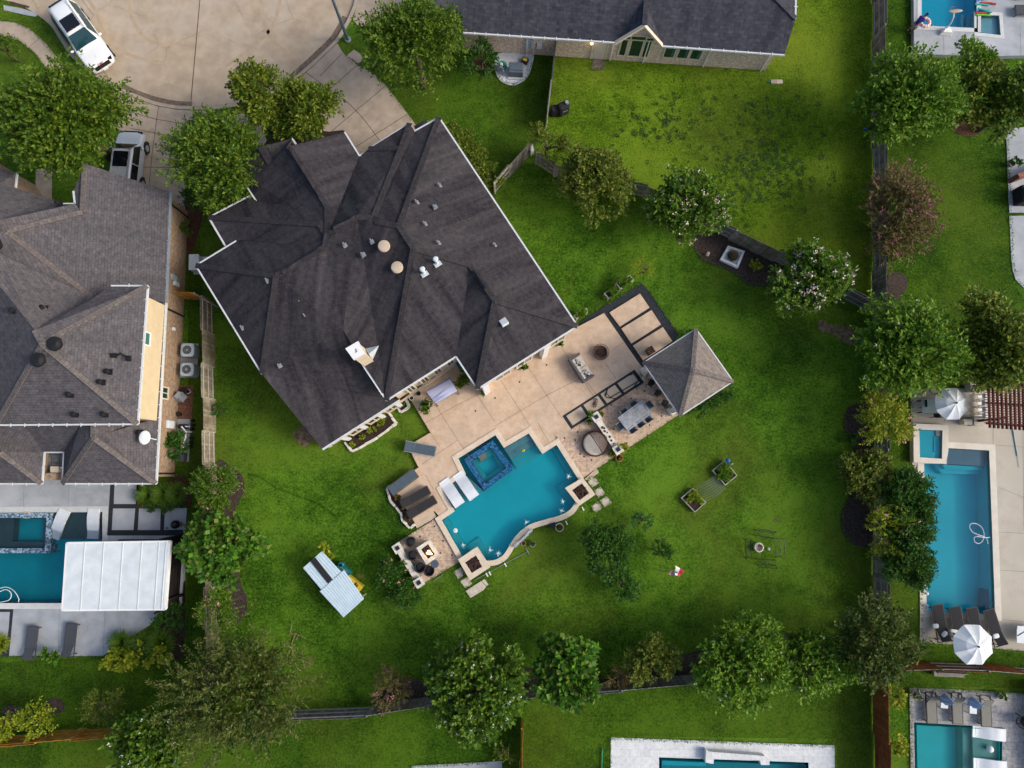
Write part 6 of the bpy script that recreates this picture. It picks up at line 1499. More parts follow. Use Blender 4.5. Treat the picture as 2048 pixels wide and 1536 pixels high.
def raised(px,label,h=.7,ph=.22,leaf='lf_bright',hollow=True,legs=True,boards='woodt',plants=5):
    o=L(px,h); c=np.mean(np.array(o),0); root=thing('planter_box',label,'planter',(c[0],c[1],0)); i=offset(o,-.045); slab(o,[i],h,h-.26 if legs else 0).build('box',M[boards],root); slab(i,[],h-.07).build('soil',M['soil'],root)
    if legs:
        for x,y in offset(o,-.03): MB().box((x,y,h/2-.1),(.06,.06,h-.2),TH).build('leg',M[boards],root)
    rr=random.Random(len(label)); 
    for k in range(plants):
        a,b=rr.uniform(.2,.8),rr.uniform(.25,.75); q=Vector(i[0]).lerp(Vector(i[1]),a).lerp(Vector(i[3]).lerp(Vector(i[2]),a),b); sprig(root,(q.x,q.y,h+.02),rr.uniform(.12,ph),leaf if rr.random()<.7 else 'lf_bright',dens=1.6,name='seedling')
    return root
raised([(1208,586),(1229,574),(1237,585),(1217,597)],'lower of two raised planters on legs beside the dark gravel',.55,boards='rail'); raised([(1232,565),(1260,549.5),(1268,560),(1241,578)],'taller of two raised planters on legs with leafy greens',.85,.26,plants=7,boards='rail'); raised([(1148,630),(1174,616),(1176,624),(1154,638)],'raised planter on legs at the right corner of the dark house',.8,.22,boards='rail')
raised([(1425,941),(1450,921),(1475,951),(1451,971)],'full leafy raised bed at the upper end of the wire arch',.32,.3,legs=False,plants=14,boards='rail'); raised([(1362.5,996),(1386,976),(1412.5,1005),(1390,1025)],'sparser raised bed at the lower end of the wire arch',.32,.24,'lf_yel',legs=False,plants=9,boards='rail')
r=thing('wire_arch','thin wire mesh arch spanning between two raised garden beds','trellis',at(1418,975,0)); mb=MB(); a0,a1=at(1392,973,.3),at(1414,1002,.3); b0,b1=at(1431,951,.3),at(1451,976,.3)
def archp(t,s): 
    p=a0.lerp(a1,s).lerp(b0.lerp(b1,s),t); p.z=.2+.45*math.sin(math.pi*t); return p
for k in range(8): mb.tube([archp(j/14,k/7) for j in range(15)],.008,4)
for j in range(15): mb.tube([archp(j/14,k/7) for k in range(8)],.008,4)
mb.build('mesh',M['silver'],r)
def ball(px,py,rad,m,label,z=0,cat='ball',name='ball'):
    p=at(px,py,z+rad); p.z=z+rad; mb=MB(); mb.ell(p,(rad,)*3,18,10); o=mb.build(name,M[m],loc=p,smooth=True); return tag(o,label,cat)
ball(1456,921,.14,'blue','shiny blue gazing ball behind the leafy raised bed',.35); p=at(1463,928,.4); mb=MB(); mb.bar((p.x,p.y,0),(p.x+.02,p.y,.55),.03,.03); mb.box((p.x,p.y,.5),(.16,.06,.14),.5); single('garden_stake',mb,M['silver'],'small silver stake beside the blue gazing ball','garden stake')
ball(1730,258,.10,'blue','small blue ball lying on grass by the right fence'); ball(1537.5,1098,.09,'white','small white ball beside the stone fire ring'); ball(1980,1498,.2,'white','round white float on the sea green pool shelf',-.10,'float','pool_float')
p=at(1046,901,.16); mb=MB(); mb.ell(p+Vector((0,0,.03)),(.11,.09,.07),14,8); mb.ell(p+Vector((.06,.03,.12)),(.055,.055,.055),12,8); mb.bar(p+Vector((.1,.05,.12)),p+Vector((.15,.07,.115)),.03,.02); single('rubber_duck',mb,M['yellow'],'little yellow duck floating above the pool steps','float',smooth=True)
p=at(911,1061,.14); mb=MB(); mb.lathe([(.10,0),(.14,.03),(.14,.07),(.08,.08),(.06,.05)],p,20); mb.lathe([(.05,.04),(.05,.12),(.01,.13)],p,12); single('chlorine_float',mb,M['white'],'round white chlorine float at the left wall of the curved pool','float')
# planter beds against the dark house
def stonebed(px,label,closed,h=.22,leaf='lf_yel',spots=()):
    P=[at(x,y,h) for x,y in px]; c=sum(P,Vector())/len(P); root=thing('planter_bed',label,'planter bed',(c.x,c.y,0)); rr=random.Random(len(label))
    slab([tuple(q[:2]) for q in P],[],h-.06,0).build('soil',M['soil'],root)
    for k in range(len(P) if closed else len(P)-1):
        a,b=P[k],P[(k+1)%len(P)]; l=(b-a).length; n=max(2,int(l/.42))
        for i in range(n):
            q=a.lerp(b,(i+.5)/n); MB().box((q.x+rr.uniform(-.02,.02),q.y+rr.uniform(-.02,.02),h/2),(l/n*.96,rr.uniform(.12,.19),h+rr.uniform(-.02,.04)),math.atan2((b-a).y,(b-a).x)+rr.uniform(-.08,.08)).build('stone',M['stone_w'],root,bevel=.02)
    for x,y,rd in spots: q=at(x,y,h); sprig(root,(q.x,q.y,h+rd*.4),rd,leaf,dens=.9)
    return root
stonebed([(689,884),(704,903),(742,882),(768,866),(777,858),(792,847),(775,822)],'long planter bed edged with pale stones below the dark house',False,spots=((768,832,.26),(742,862,.2),(722,874,.15),(760,845,.22),(705,888,.14)))
stonebed([(793,812),(800,825),(819,812.5),(810,799)],'small square planter edged with pale stones at the corner of the sand deck',False,leaf='lf_myr',spots=((803,809,.12),(808,806,.1)))
stonebed([(788,968),(773,977),(781,1002),(800,1025),(806,1043),(820,1056),(830,1048)],'narrow planter bed edged with pale stones beside the trio of loungers',False,leaf='lf_pinkish',spots=((795,995,.14),(806,1012,.13),(815,1035,.12),(786,980,.12)))
# trellis, pole, pipes on the lawn
r=thing('trellis','grey slatted trellis leaning against the curved pool wall','trellis',at(1048,1080,0)); a,b=at(1032,1095,0),at(1066,1061,0); wv=Vector((-(b-a).y,(b-a).x,0)).normalized()
for k in range(4): MB().bar(Vector((a.x,a.y,.10+.14*k))+wv*(.02+.05*k),Vector((b.x,b.y,.10+.14*k))+wv*(.02+.05*k),.05,.08).build('slat',M['plank'],r)
for t in (0,.33,.66,1): q=a.lerp(b,t); MB().bar(Vector((q.x,q.y,0)),Vector((q.x,q.y,.62))+wv*.2,.05,.04).build('post',M['plank'],r)
mb=MB(); a,b=at(950,1160,.05),at(1055,1103,.05); mb.tube([Vector((a.x,a.y,.05)),Vector((b.x,b.y,.05))],.02,6); d=(b-a).normalized(); n=Vector((-d.y,d.x,0)); mb.tube([b-n*.2,b+n*.22],.03,6); single('pool_brush',mb,M['silver'],'long silver pool brush lying on the lawn below the curved pool','pool brush')
mb=MB(); a,b=at(866,1163,.06),at(886,1149,.06); mb.tube([a,b],.02,6); single('drain_pipe',mb,M['silver'],'short silver pole on grass below the fire deck','pole')
for i,(x,y) in enumerate(((972,1146),(978,1143),(1009,1126),(1131,1042),(1164,1014))):
    p=at(x,y,.03); mb=MB(); mb.bar(Vector((p.x,p.y,.06)),Vector((p.x+.12,p.y-.22,.04)),.07,.06); single('drain_spout',mb,M['white'],'white drain stub '+('left of a pair below the lower fire pedestal','right of a pair below the lower fire pedestal','below the lowest tip of the pool wall','below the bulge of the pool wall','beneath the upper fire pedestal')[i],'drain pipe','white drain stubs')
p=at(1104.5,1050,.1); mb=MB(); mb.box((p.x,p.y,.16),(.34,.26,.3),.3); mb.box((p.x,p.y,.33),(.38,.30,.04),.3); mb.tube([(p.x-.1,p.y-.05,.36),(p.x,p.y,.42),(p.x+.1,p.y+.06,.36)],.015,5); single('black_box',mb,M['black'],'black pump box beside the pale stone pot below the pool','pump box')
# white roofed coop
r=thing('garden_coop','low coop with two overlapping pale metal roof sheets on the lawn','coop',at(667,1168,0)); Z=1.5
def sheetmetal(px,z0,name,m='whitem',n=26):
    a,b,c,d=[at(x,y,z0) for x,y in px]; mb=MB(); rings=[]
    for k in range(n+1):
        t=k/n; z=z0+.008*(1 if k%2 else -1); p,q=a.lerp(b,t),d.lerp(c,t); rings.append([Vector((p.x,p.y,z)),Vector((q.x,q.y,z))])
    mb.loft(rings,cap=False,closed=False); o=mb.build(name,M[m],r); s=o.modifiers.new('t','SOLIDIFY'); s.thickness=.01; return o
M['coopm']=mat('pale_blue_metal',(.50,.62,.68),(.43,.55,.61),2.5,.4)
sheetmetal([(606,1136),(644,1102),(686,1148),(648,1186)],1.46,'roof','coopm',18); sheetmetal([(639.5,1183),(688,1140),(728,1197.6),(687,1235)],1.50,'roof','coopm',24)
mb=MB(); mb.prism(L([(621,1122.6),(630.5,1115),(664.7,1159),(656,1167)],1.53),1.50,1.535); mb.build('dark_sheet',M['blackp'],r)
MB().prism(L([(620,1140),(648,1116),(716,1195),(686,1222)],0),0,1.0).build('pen',M['darkslat'],r)
for x,y in ((612,1138),(645,1110),(722,1196),(688,1228)): p=at(x,y,1.45); MB().box((p.x,p.y,.72),(.08,.08,1.44),.7).build('post',M['woodt'],r)
p=at(706,1168,.7); r=thing('toy_slide','yellow plastic play set with black straps beside the pale coop roof','toy',(p.x,p.y,0)); yr=ang((692,1156),(720,1178))
yd=Vector((math.cos(yr),math.sin(yr),0)); b=MB(); b.box((p.x,p.y,.35),(1.15,.42,.6),yr); b.box(Vector((p.x,p.y,.7))-yd*.2,(.6,.34,.12),yr); b.box(Vector((p.x,p.y,.72))+yd*.45,(.3,.36,.12),yr); b.build('body',M['yellow'],r,bevel=.03)
b=MB(); b.box(Vector((p.x,p.y,.74))-yd*.46,(.05,.4,.16),yr); b.box(Vector((p.x,p.y,.74))+yd*.15,(.05,.4,.16),yr); b.build('strap',M['black'],r)
p=at(686,1142,.6); r=thing('cart','dark teal cart with two pale bars beside the pale coop roof','cart',(p.x,p.y,0)); b=MB(); b.box((p.x,p.y,.3),(.95,.5,.5),yr); b.build('body',M['teal'],r,bevel=.03); b=MB()
for s in (-.1,.1): b.bar(Vector((p.x,p.y,.58))-yd*.3+Vector((-yd.y,yd.x,0))*s,Vector((p.x,p.y,.58))+yd*.3+Vector((-yd.y,yd.x,0))*s,.04,.03)
b.build('handle',M['silver'],r)
for s in (-1,1): MB().cyl(Vector((p.x,p.y,.0))+yd*.35*s,.12,.1,12).build('wheel',M['tyre'],r)
p=at(681,1131,.6); mb=MB(); mb.lathe([(.16,0),(.2,.3),(.22,.5),(.1,.55)],(p.x,p.y,0),16); single('barrel',mb,M['teal'],'round dark teal barrel between the vine and the cart','barrel')
# flag
r=thing('flag_pole','short pole with two flags leaning over the lawn beside the dark bushes','flag',at(1311,1140,0)); a,b=at(1311,1139,0),at(1350,1145.5,1.9); a.z=0; MB().tube([a,b],.02,6).build('pole',M['silver'],r)
def flag(cols,px,z,name):
    a,b,c,d=[at(x,y,zz) for (x,y),zz in zip(px,z)]
    n=len(cols); obs=[]
    for k,cname in enumerate(cols):
        mb=MB(); t0,t1=k/n,(k+1)/n; rings=[]
        for j in range(7):
            s=j/6; w=.05*math.sin(s*7+k*.2); p=a.lerp(b,s).lerp(d.lerp(c,s),t0);q=a.lerp(b,s).lerp(d.lerp(c,s),t1); rings.append([p+Vector((0,0,w)),q+Vector((0,0,w))])
        mb.loft(rings,cap=False,closed=False); o=mb.build(name,M[cname],obs[0] if obs else r); obs.append(o); s=o.modifiers.new('t','SOLIDIFY'); s.thickness=.008
M['flred']=mat('flag_red',(.5,.04,.05),(.44,.03,.04),4,.8); M['flwhite']=mat('flag_white',(.75,.74,.72),(.7,.69,.67),4,.8); M['flblue']=mat('flag_blue',(.03,.04,.16),(.02,.03,.12),4,.8)
flag(['flred','flwhite']*6+['flred'],[(1337,1141),(1349,1142),(1351,1152),(1338,1150)],[1.4,1.6,1.2,1.1],'striped_flag'); mb=MB(); mb.poly([at(1349,1142,1.62),at(1355,1144,1.5),at(1355,1153,1.2),at(1350,1152,1.25)]); o=mb.build('canton',M['flblue'],r); s=o.modifiers.new('t','SOLIDIFY'); s.thickness=.01
flag(['flwhite','flred'],[(1350,1131),(1361,1133),(1369,1141),(1369,1148)] if 0 else [(1351,1131),(1350,1150),(1358,1153),(1369,1142)],[1.6,1.5,1.3,1.5],'two_tone_flag')
# ring of iron benches and stone fire ring
p=at(1518.5,1095,.3); p.z=0; r=thing('fire_ring','round pale stone fire ring between four thin iron benches','fire pit',p)
mb=MB(); mb.lathe([(.28,0),(.30,.3),(.22,.32),(.18,.1)],p,20); mb.build('stone_ring',M['stone'],r); mb=MB(); mb.tube([p+Vector((-.1,0,.33)),p+Vector((.02,.16,.34)),p+Vector((.15,.05,.33))],.03,6); mb.build('ash_log',M['ember'],r)
def mk_bench():
    r=thing('iron_bench','x','bench'); mb=MB()
    for y in (-.16,.16): mb.tube([(-.58,y,.42),(.58,y,.42)],.022,5)
    for k in range(9): mb.bar((-.56+.14*k,-.16,.42),(-.56+.14*k,.16,.42),.014,.012)
    mb.build('seat',M['black'],r); mb=MB()
    mb.tube([(-.6,.2,.45),(-.6,.28,.82),(.6,.28,.82),(.6,.2,.45)],.022,5)
    mb.build('backrest',M['black'],r)
    for x in (-.56,.56):
        for y in (-.17,.17): MB().tube([(x,y,0),(x,y,.42)],.018,5).build('leg',M['black'],r)
    return r
k_ib=Kind(mk_bench)
for x,y,rz,w in ((1524,1067,R(-9),'above'),(1528,1123,R(176),'below'),(1492,1096,R(90),'left of'),(1551,1095,R(-88),'right of')): put(k_ib,x,y,0,rz,'thin black iron bench '+w+' the stone fire ring','iron benches round the fire ring')
# fountain
o=L([(1440,519),(1456,491),(1490,502),(1476,536)],.25); c=np.mean(np.array(o),0); r=thing('fountain','tiered stone fountain standing in a square white basin on mulch','fountain',(c[0],c[1],0)); i=offset(o,-.17)
slab(o,[i],.28,0).build('basin',M['white'],r,bevel=.02); MB().prism(i,0,.15).build('pebbles',M['pebble'],r)
mb=MB()
for z,ra in ((.18,.36),(.42,.27),(.66,.18)): mb.lathe([(.08,z-.05),(ra*.6,z+.02),(ra,z+.10),(ra*1.02,z+.14),(ra*.86,z+.13),(ra*.5,z+.06),(.05,z+.05)],(c[0],c[1],0),22)
mb.lathe([(.10,.1),(.07,.3),(.08,.5),(.05,.7),(.09,.85),(.02,.98)],(c[0],c[1],0),14); mb.build('tier',mat('mossy_stone',(.16,.12,.05),(.05,.045,.02),9,.9,bmp=.6),r)
p=at(1415,508,.1); mb=MB(); mb.lathe([(.09,0),(.13,.03),(.05,.18),(.10,.3),(.02,.34)],(p.x,p.y,0),12); single('stone_urn',mb,M['stone'],'small pinkish urn in the mulch left of the white fountain basin','ornament')
# ------------------------------------------------------------------ left side yard
def mk_ac():
    r=thing('air_conditioner','x','air conditioner'); n=32
    def ring(s,z): return [(math.copysign(abs(math.cos(2*math.pi*k/n))**.45,math.cos(2*math.pi*k/n))*s,math.copysign(abs(math.sin(2*math.pi*k/n))**.45,math.sin(2*math.pi*k/n))*s,z) for k in range(n)]
    mb=MB(); mb.loft([ring(.42,0),ring(.42,.82)]); mb.build('casing',mat('ac_louvre',(.34,.40,.43),(.16,.2,.22),26,.5),r); mb=MB(); mb.loft([ring(.43,.82),ring(.43,.88),ring(.34,.92)]); mb.build('lid',M['acm'],r)
    mb=MB(); mb.cyl((0,0,.915),.28,.02,26); mb.build('fan_well',M['black'],r); mb=MB()
    for ra in (.28,.23,.18,.13,.07): mb.tube([(ra*math.cos(k*.2618),ra*math.sin(k*.2618),.95) for k in range(24)],.006,4,True)
    for k in range(8): a=k*.785; mb.bar((.05*math.cos(a),.05*math.sin(a),.945),(.28*math.cos(a),.28*math.sin(a),.945),.01,.01)
    mb.cyl((0,0,.93),.07,.03,12); mb.build('fan_grille',M['grey'],r); return r
k_ac=Kind(mk_ac); c=at(375,700,.9); put(k_ac,375,700,.92,0,'upper of two grey air conditioner units beside the orange brick wall','air conditioners').location.z=.06; put(k_ac,374,739,.92,0,'lower of two grey air conditioner units beside the orange brick wall','air conditioners').location.z=.06
struct('equipment_pad',MB().prism(L([(362,686),(397,687),(394,756),(358,755)],.06),0,.06),M['gconc'])
p=at(389,525,.7); mb=MB(); mb.box((p.x,p.y,.42),(1.0,.62,.72),R(92)); mb.box((p.x,p.y,.80),(1.06,.66,.06),R(92)); r=thing('generator','white standby generator beside the left corner of the dark house','generator',(p.x,p.y,0)); mb.build('cabinet',M['whitem'],r,bevel=.06); MB().box((p.x+.12,p.y,.03),(.9,1.2,.06)).build('base',M['gcop'],r); mb=MB(); 
for k in range(6): mb.box((p.x+.34,p.y-.3+.1*k,.45),(.02,.05,.4))
mb.build('vent',M['grey'],r)
p=at(366,795,.4); k_dk=Kind(mk_chair('woodt' if 0 else 'grey','grey')); k_dk.put(Vector((p.x,p.y,.04)),R(-40),'slatted grey chair on the red brick paving beside the left house')
pot(376,783,.04,.14,.3,'whitem',None,0,'small white bucket on the red brick paving'); pot(368,781,.04,.22,.4,'black',None,0,'black tub behind the slatted grey chair'); pot(357,828,.04,.16,.3,'black',None,0,'small black tub by the lower end of the red brick paving')
r=thing('pool_equipment','pool pump with white pipes and a tan filter tank on a concrete pad','pool equipment',at(365,880,.05)); p=at(352,874,1.0); p.z=.05; MB().lathe([(.26,0),(.27,.7),(.24,.9),(.1,1.0),(.06,1.03)],p,20).build('filter_tank',M['cream'],r,smooth=True); mb=MB()
pp=lambda x,y,z: at(x,y,z)
mb.tube([pp(363,853,.6),pp(372,864,.6),pp(371,876,.6),pp(366,886,.5),pp(362,892,.3)],.05,7); mb.tube([pp(358,862,.35),pp(384,864,.3)],.035,6); mb.tube([pp(365,893,.3),pp(376,893,.3)],.06,7); mb.tube([pp(371,853,.4),pp(380,853,.4)],.05,7); mb.build('pipe',M['white'],r)
mb=MB(); 
for x,y in ((384,841),(385,850),(383,858),(382,876),(381,885),(380,893)): q=pp(x,y,.35); mb.box((q.x,q.y,.25),(.1,.16,.5)); 
mb.build('valve',M['black'],r); mb=MB(); 
for x,y in ((362,853),(370,853)): q=pp(x,y,.3); mb.cyl((q.x,q.y,.05),.16,.35,14)
mb.build('pump',M['black'],r); q=pp(360,913,.5); MB().box((q.x,q.y,.35),(.55,.6,.6)).build('heater',M['sling'],r,bevel=.04)
p=at(351,1049,.7); p.z=.1; r=thing('kamado_grill','glossy black egg shaped grill on a grey paving slab','grill',p); mb=MB(); mb.ell(p+Vector((0,0,.62)),(.27,.27,.36),20,12); mb.build('body',mat('gloss_black',(.012,.012,.014),(.009,.009,.01),2,.12),r,smooth=True); MB().cyl(p+Vector((0,0,.95)),.06,.08,12).build('chimney_cap',M['black'],r)
MB().bar(p+Vector((-.28,.02,.62)),p+Vector((-.36,.0,.62)),.2,.04).build('handle',M['silver'],r)
for k in range(3): a=k*2.1; MB().bar(p+Vector((math.cos(a)*.24,math.sin(a)*.24,0)),p+Vector((math.cos(a)*.18,math.sin(a)*.18,.4)),.04,.04).build('leg',M['black'],r)
MB().bar(p+Vector((.2,0,.6)),p+Vector((.42,.05,.6)),.3,.03).build('side_shelf',M['frame'],r)
pot(333,1056,.1,.06,.14,'terra',None,0,'tiny terracotta cup beside the black egg grill')
mb=MB(); mb.tube([at(x,y,.02) for x,y in smooth([(-10,1205),(8,1203),(20,1198),(22,1186),(12,1179),(0,1183),(-12,1186)],5,False)],.022,6); mb.tube([at(x,y,.02) for x,y in smooth([(-10,1180),(12,1174),(28,1182),(37,1196),(37,1204)],5,False)],.022,6); single('pool_hose',mb,M['white'],'white hose looping at the lower left corner of the left pool','hose')
mb=MB(); mb.tube([at(x,y,.02) for x,y in smooth([(1976,1088),(1972,1076),(1958,1070),(1945,1064),(1939,1053),(1944,1047),(1954,1048),(1964,1056),(1968,1068),(1966,1080),(1958,1087),(1950,1084),(1948,1076),(1954,1073),(1967,1075),(1980,1075)],5,False)],.02,6); single('pool_hose',mb,M['white'],'white hose looped on the water of the long blue pool','hose')
mb=MB(); mb.tube([at(2025,850,.1),at(2029,878,.08),at(2035,912,.08)],.035,6); mb.tube([at(2035,912,.08),at(2038,935,.08)],.012,4); single('pole_brush',mb,M['reelm'] if 0 else mat('pale_blue_pole',(.25,.45,.5),(.2,.38,.43),4,.5),'pale blue pole lying on the beige deck below the pergola','pole')
o=L(smooth([(2034,1254),(2041,1252),(2090,1254),(2090,1287),(2038,1286),(2033,1280)],3),.6); c=np.mean(np.array(o),0); r=thing('covered_table','white rounded table cut by the right edge below the blue pool','table',(c[0],c[1],.05)); MB().prism(o,.56,.62).build('top',M['whitem'],r,bevel=.02); MB().cyl((o[0][0]+.5,c[1],.05),.08,.52,12).build('pedestal',M['grey'],r)
mb=MB(); mb.bar(at(2035,1272,.64),at(2052,1262,.64),.03,.03); mb.build('handle',M['black'],r)
p=at(2044,385,.8); r=thing('covered_grill','black covered grill at the right edge beside the red brick wall','grill',(p.x+.3,p.y,.06)); mb=MB(); mb.box((p.x+.35,p.y-.1,.55),(1.0,1.15,1.0)); mb.build('cover',M['blackp'],r,bevel=.12); MB().box((p.x+.35,p.y-.1,1.1),(.8,.6,.16)).build('hood',M['blackp'],r,bevel=.07)
mb=MB(); c=at(2046,1445,.8); r=thing('kettle_grill','black grill at the right edge beside the red brick wall below','grill',(c.x+.2,c.y,.06)); MB().ell((c.x+.3,c.y,.75),(.4,.35,.3),18,10).build('bowl',M['black'],r,smooth=True)
for k in range(3): a=k*2.1; MB().bar((c.x+.3+.35*math.cos(a),c.y+.35*math.sin(a),.06),(c.x+.3+.2*math.cos(a),c.y+.2*math.sin(a),.6),.04,.04).build('leg',M['black'],r)
mb=MB(); mb.tube([at(x,y,.1) for x,y in smooth([(2040,1436),(2034,1438),(2033,1446),(2040,1454),(2048,1458)],4,False)],.02,5); single('garden_hose',mb,M['black'],'black hose curling beside the grill on the travertine','hose')
o=L([(1412,1500),(1418,1503),(1530,1512),(1535,1518),(1539,1521),(1539,1530),(1522,1530),(1520,1521),(1428,1518),(1427,1528),(1411,1525)],.5); single('spillway_wall',MB().prism(o,0,.5),M['wtrav'],'white raised spillway wall behind the dark teal pool','wall')
mb=MB(); mb.tube([at(1204.5,1500,.1),at(1203,1540,.1)],.035,7); mb.tube([at(1205,1500,.1),at(1205.2,1495,.1)],.02,6); single('pool_pole',mb,mat('dark_green_pole',(.01,.22,.14),(.008,.18,.11),4,.5),'green pole lying on grass left of the white marble paving','pole')
r=thing('garden_bench','weathered bench in the strip below the lower parasol','bench',at(1900,1346,0)); a,b=at(1868,1347,.4),at(1929,1350,.4)
MB().bar(a,b,.3,.04).build('seat',M['wood'],r); MB().bar(a+Vector((0,.15,.3)),b+Vector((0,.15,.3)),.05,.25).build('backrest',M['wood'],r)
for q in (a,b): MB().box((q.x+(.1 if q is a else -.1),q.y,.2),(.06,.3,.38)).build('leg',M['wood'],r)
p=at(1932,844,.3); mb=MB(); mb.box((p.x,p.y,.3),(.62,.36,.5)); single('deck_box',mb,M['stone'],'low stone box between upper parasol and pergola','box',bevel=.03)
for i,(y) in enumerate((1174,1187,1212,1219)): ball(1854,y,.10,'white','white ball float '+('topmost','second','third','lowest')[i]+' of four at the lower left edge of the blue pool',-.06,'float','pool_float')['group']='white floats in the blue pool'
# ------------------------------------------------------------------ top right pool
p=at(1849,46,.32); mb=MB(); mb.tube([p+Vector((math.cos(k*.2618)*.30,math.sin(k*.2618)*.30,.06)) for k in range(24)],.115,10,True)
m,nt,pp_=newmat('pink_striped_vinyl'); tcx=nd(nt,'ShaderNodeTexCoord'); w=nd(nt,'ShaderNodeTexGradient'); w.gradient_type='RADIAL'; nt.links.new(tcx.outputs['Object'],w.inputs[0]); mm=nd(nt,'ShaderNodeMath',operation='MULTIPLY',i_1=11.0); nt.links.new(w.outputs[1],mm.inputs[0]); fr=nd(nt,'ShaderNodeMath',operation='FRACT'); nt.links.new(mm.outputs[0],fr.inputs[0]); r_=ramp(nt,[(.45,(.72,.25,.22)),(.55,(.8,.72,.7))]); nt.links.new(fr.outputs[0],r_.inputs[0]); nt.links.new(r_.outputs[0],pp_.inputs['Base Color'])
single('ring_float',mb,m,'pink and white striped ring float at the corner of the cyan pool','float',smooth=True)
def noodle(a,b,m,label,z=.42,r=.06):
    p,q=at(*a,z),at(*b,z); mb=MB(); mb.tube([p,p.lerp(q,.5)+Vector((0,.03,0)),q],r,8); single('pool_noodle',mb,M[m],label,'pool noodle','pool noodles')
noodle((1951,3),(1977,-3),'blue','blue foam noodle at the top edge beside the cyan pool'); noodle((1962,5),(1992,8),'red','red foam noodle lying loose behind the aqua one'); noodle((1950,8),(1977,10.5),'aqua','straight aqua foam noodle at the corner of the cyan pool'); noodle((1956,17),(1983,25),'aqua','bent aqua foam noodle on top of the pile',.54); noodle((1951,22),(1978,21),'blue','blue foam noodle inside the noodle pile'); noodle((1951,25.5),(1979,27),'red','red foam noodle inside the noodle pile'); noodle((1953,29.5),(1981,31),'green','lime foam noodle lowest in the noodle pile'); noodle((1864,52),(1874,57.5),'green','lime foam noodle floating at the edge of the cyan pool',.31)
r=thing('basketball_hoop','poolside basketball hoop with white base and pale backboard','basketball hoop',at(1892,66,.35)); mb=MB(); b=[at(x,y,.36) for x,y in ((1877,71),(1903,73),(1897,57),(1886,56))]; t=[q+Vector((0,.0,.32)) for q in b]; t=[q.lerp(sum(t,Vector())/4,.3) for q in t]; mb.add(b+t,[(3,2,1,0),(4,5,6,7),(0,1,5,4),(1,2,6,5),(2,3,7,6),(3,0,4,7)]); mb.build('base',M['white'],r,bevel=.03); mb=MB(); mb.tube([at(1893,57,.6),at(1902,46,1.2),at(1907,34,1.7),at(1908,24,2.0)],.045,8); mb.build('pole',M['white'],r); mb=MB(); c=at(1911,22,2.1); V,F=_sph(20,8); mb.add([(x*.48,y*.20,z*.05) for x,y,z in V],F,Matrix.Translation(c)@Matrix.Rotation(.12,4,'Z')@Matrix.Rotation(-.5,4,'X')); mb.build('backboard',M['pad'],r,smooth=True); mb=MB(); mb.tube([c+Vector((math.cos(k*.5236)*.2,.22+math.sin(k*.5236)*.2,-.15)) for k in range(12)],.015,5,True); mb.build('rim',M['red'],r)
# climbing frame in the tree
r=thing('toy_climber','blue and red plastic climbing toy half hidden by trees at the right','toy',at(1996,140,0)); p=at(1995,140,1.6); MB().box((p.x,p.y,.9),(.5,.7,1.5),.3).build('slide',M['blue'],r,bevel=.1); MB().box((p.x+.45,p.y-.35,.8),(.6,.5,1.2),.1).build('panel',M['red'],r,bevel=.1); MB().tube([(p.x-.1,p.y+.6,.1),(p.x,p.y+.2,1.9),(p.x+.2,p.y-.5,1.9)],.1,8).build('rail',M['blue'],r)
# ------------------------------------------------------------------ front of the brick house
p=at(1032,137,.6); r=thing('generator','grey standby generator with white base on the white pebbles','generator',(p.x,p.y,.05)); mb=MB(); mb.box((p.x,p.y,.42),(1.0,.72,.62),R(-4)); mb.box((p.x,p.y+.06,.76),(.98,.56,.12),R(-4)); mb.build('cabinet',mat('slate_enamel',(.10,.13,.16),(.08,.105,.13),3,.4),r,bevel=.06); MB().box((p.x,p.y-.05,.07),(1.1,.9,.12),R(-4)).build('base',M['gcop'],r)
p=at(1003,127,.4); r=thing('hose_reel','teal green coiled hose on the white pebbles','hose reel',(p.x,p.y,.05)); mb=MB()
for k in range(5): mb.tube([Vector((p.x,p.y,.1+.05*(k%3)))+Vector((math.cos(a*.2856)*(.13+.055*k),math.sin(a*.2856)*(.13+.055*k),0)) for a in range(22)],.03,6,True)
mb.build('hose',M['reelm'],r); MB().cyl((p.x,p.y,.05),.1,.3,12).build('hub',M['white'],r)
p=at(1050,120,.3); r=thing('storage_crate','black crate with a yellow lid on the white pebbles','crate',(p.x,p.y,.05)); MB().box((p.x,p.y,.2),(.44,.36,.3),R(-22)).build('box',M['black'],r,bevel=.02); MB().box((p.x,p.y,.36),(.30,.2,.03),R(-22)).build('lid',M['yellow'],r)
r=thing('metal_screen','folding white metal screen on the white pebbles','screen',at(997,143,0))
scm=mosaic('cut_metal',[(.5,.52,.55),(.15,.17,.18),(.6,.62,.64)],8)
for a,b in (((981,127),(991,141)),((991,142),(1007,152))):
    q,w_=at(*a,0),at(*b,0); MB().bar(Vector((q.x,q.y,.45)),Vector((w_.x,w_.y,.45)),.03,.9).build('panel',scm,r)
p=at(1120,217,.7); r=thing('covered_grill','black covered smoker grill beside the thin fence','grill',(p.x,p.y,0)); MB().box((p.x-.32,p.y-.02,.45),(.6,.5,.85),R(4)).build('cover',M['blackp'],r,bevel=.1); MB().box((p.x+.22,p.y+.04,.6),(.75,.56,1.1),R(24)).build('cover',M['blackp'],r,bevel=.14); MB().cyl((p.x+.42,p.y+.14,1.12),.12,.18,14).build('chimney',M['grey'],r); MB().bar((p.x+.2,p.y-.3,.75),(p.x+.5,p.y-.16,.75),.03,.03).build('handle',M['silver'],r)
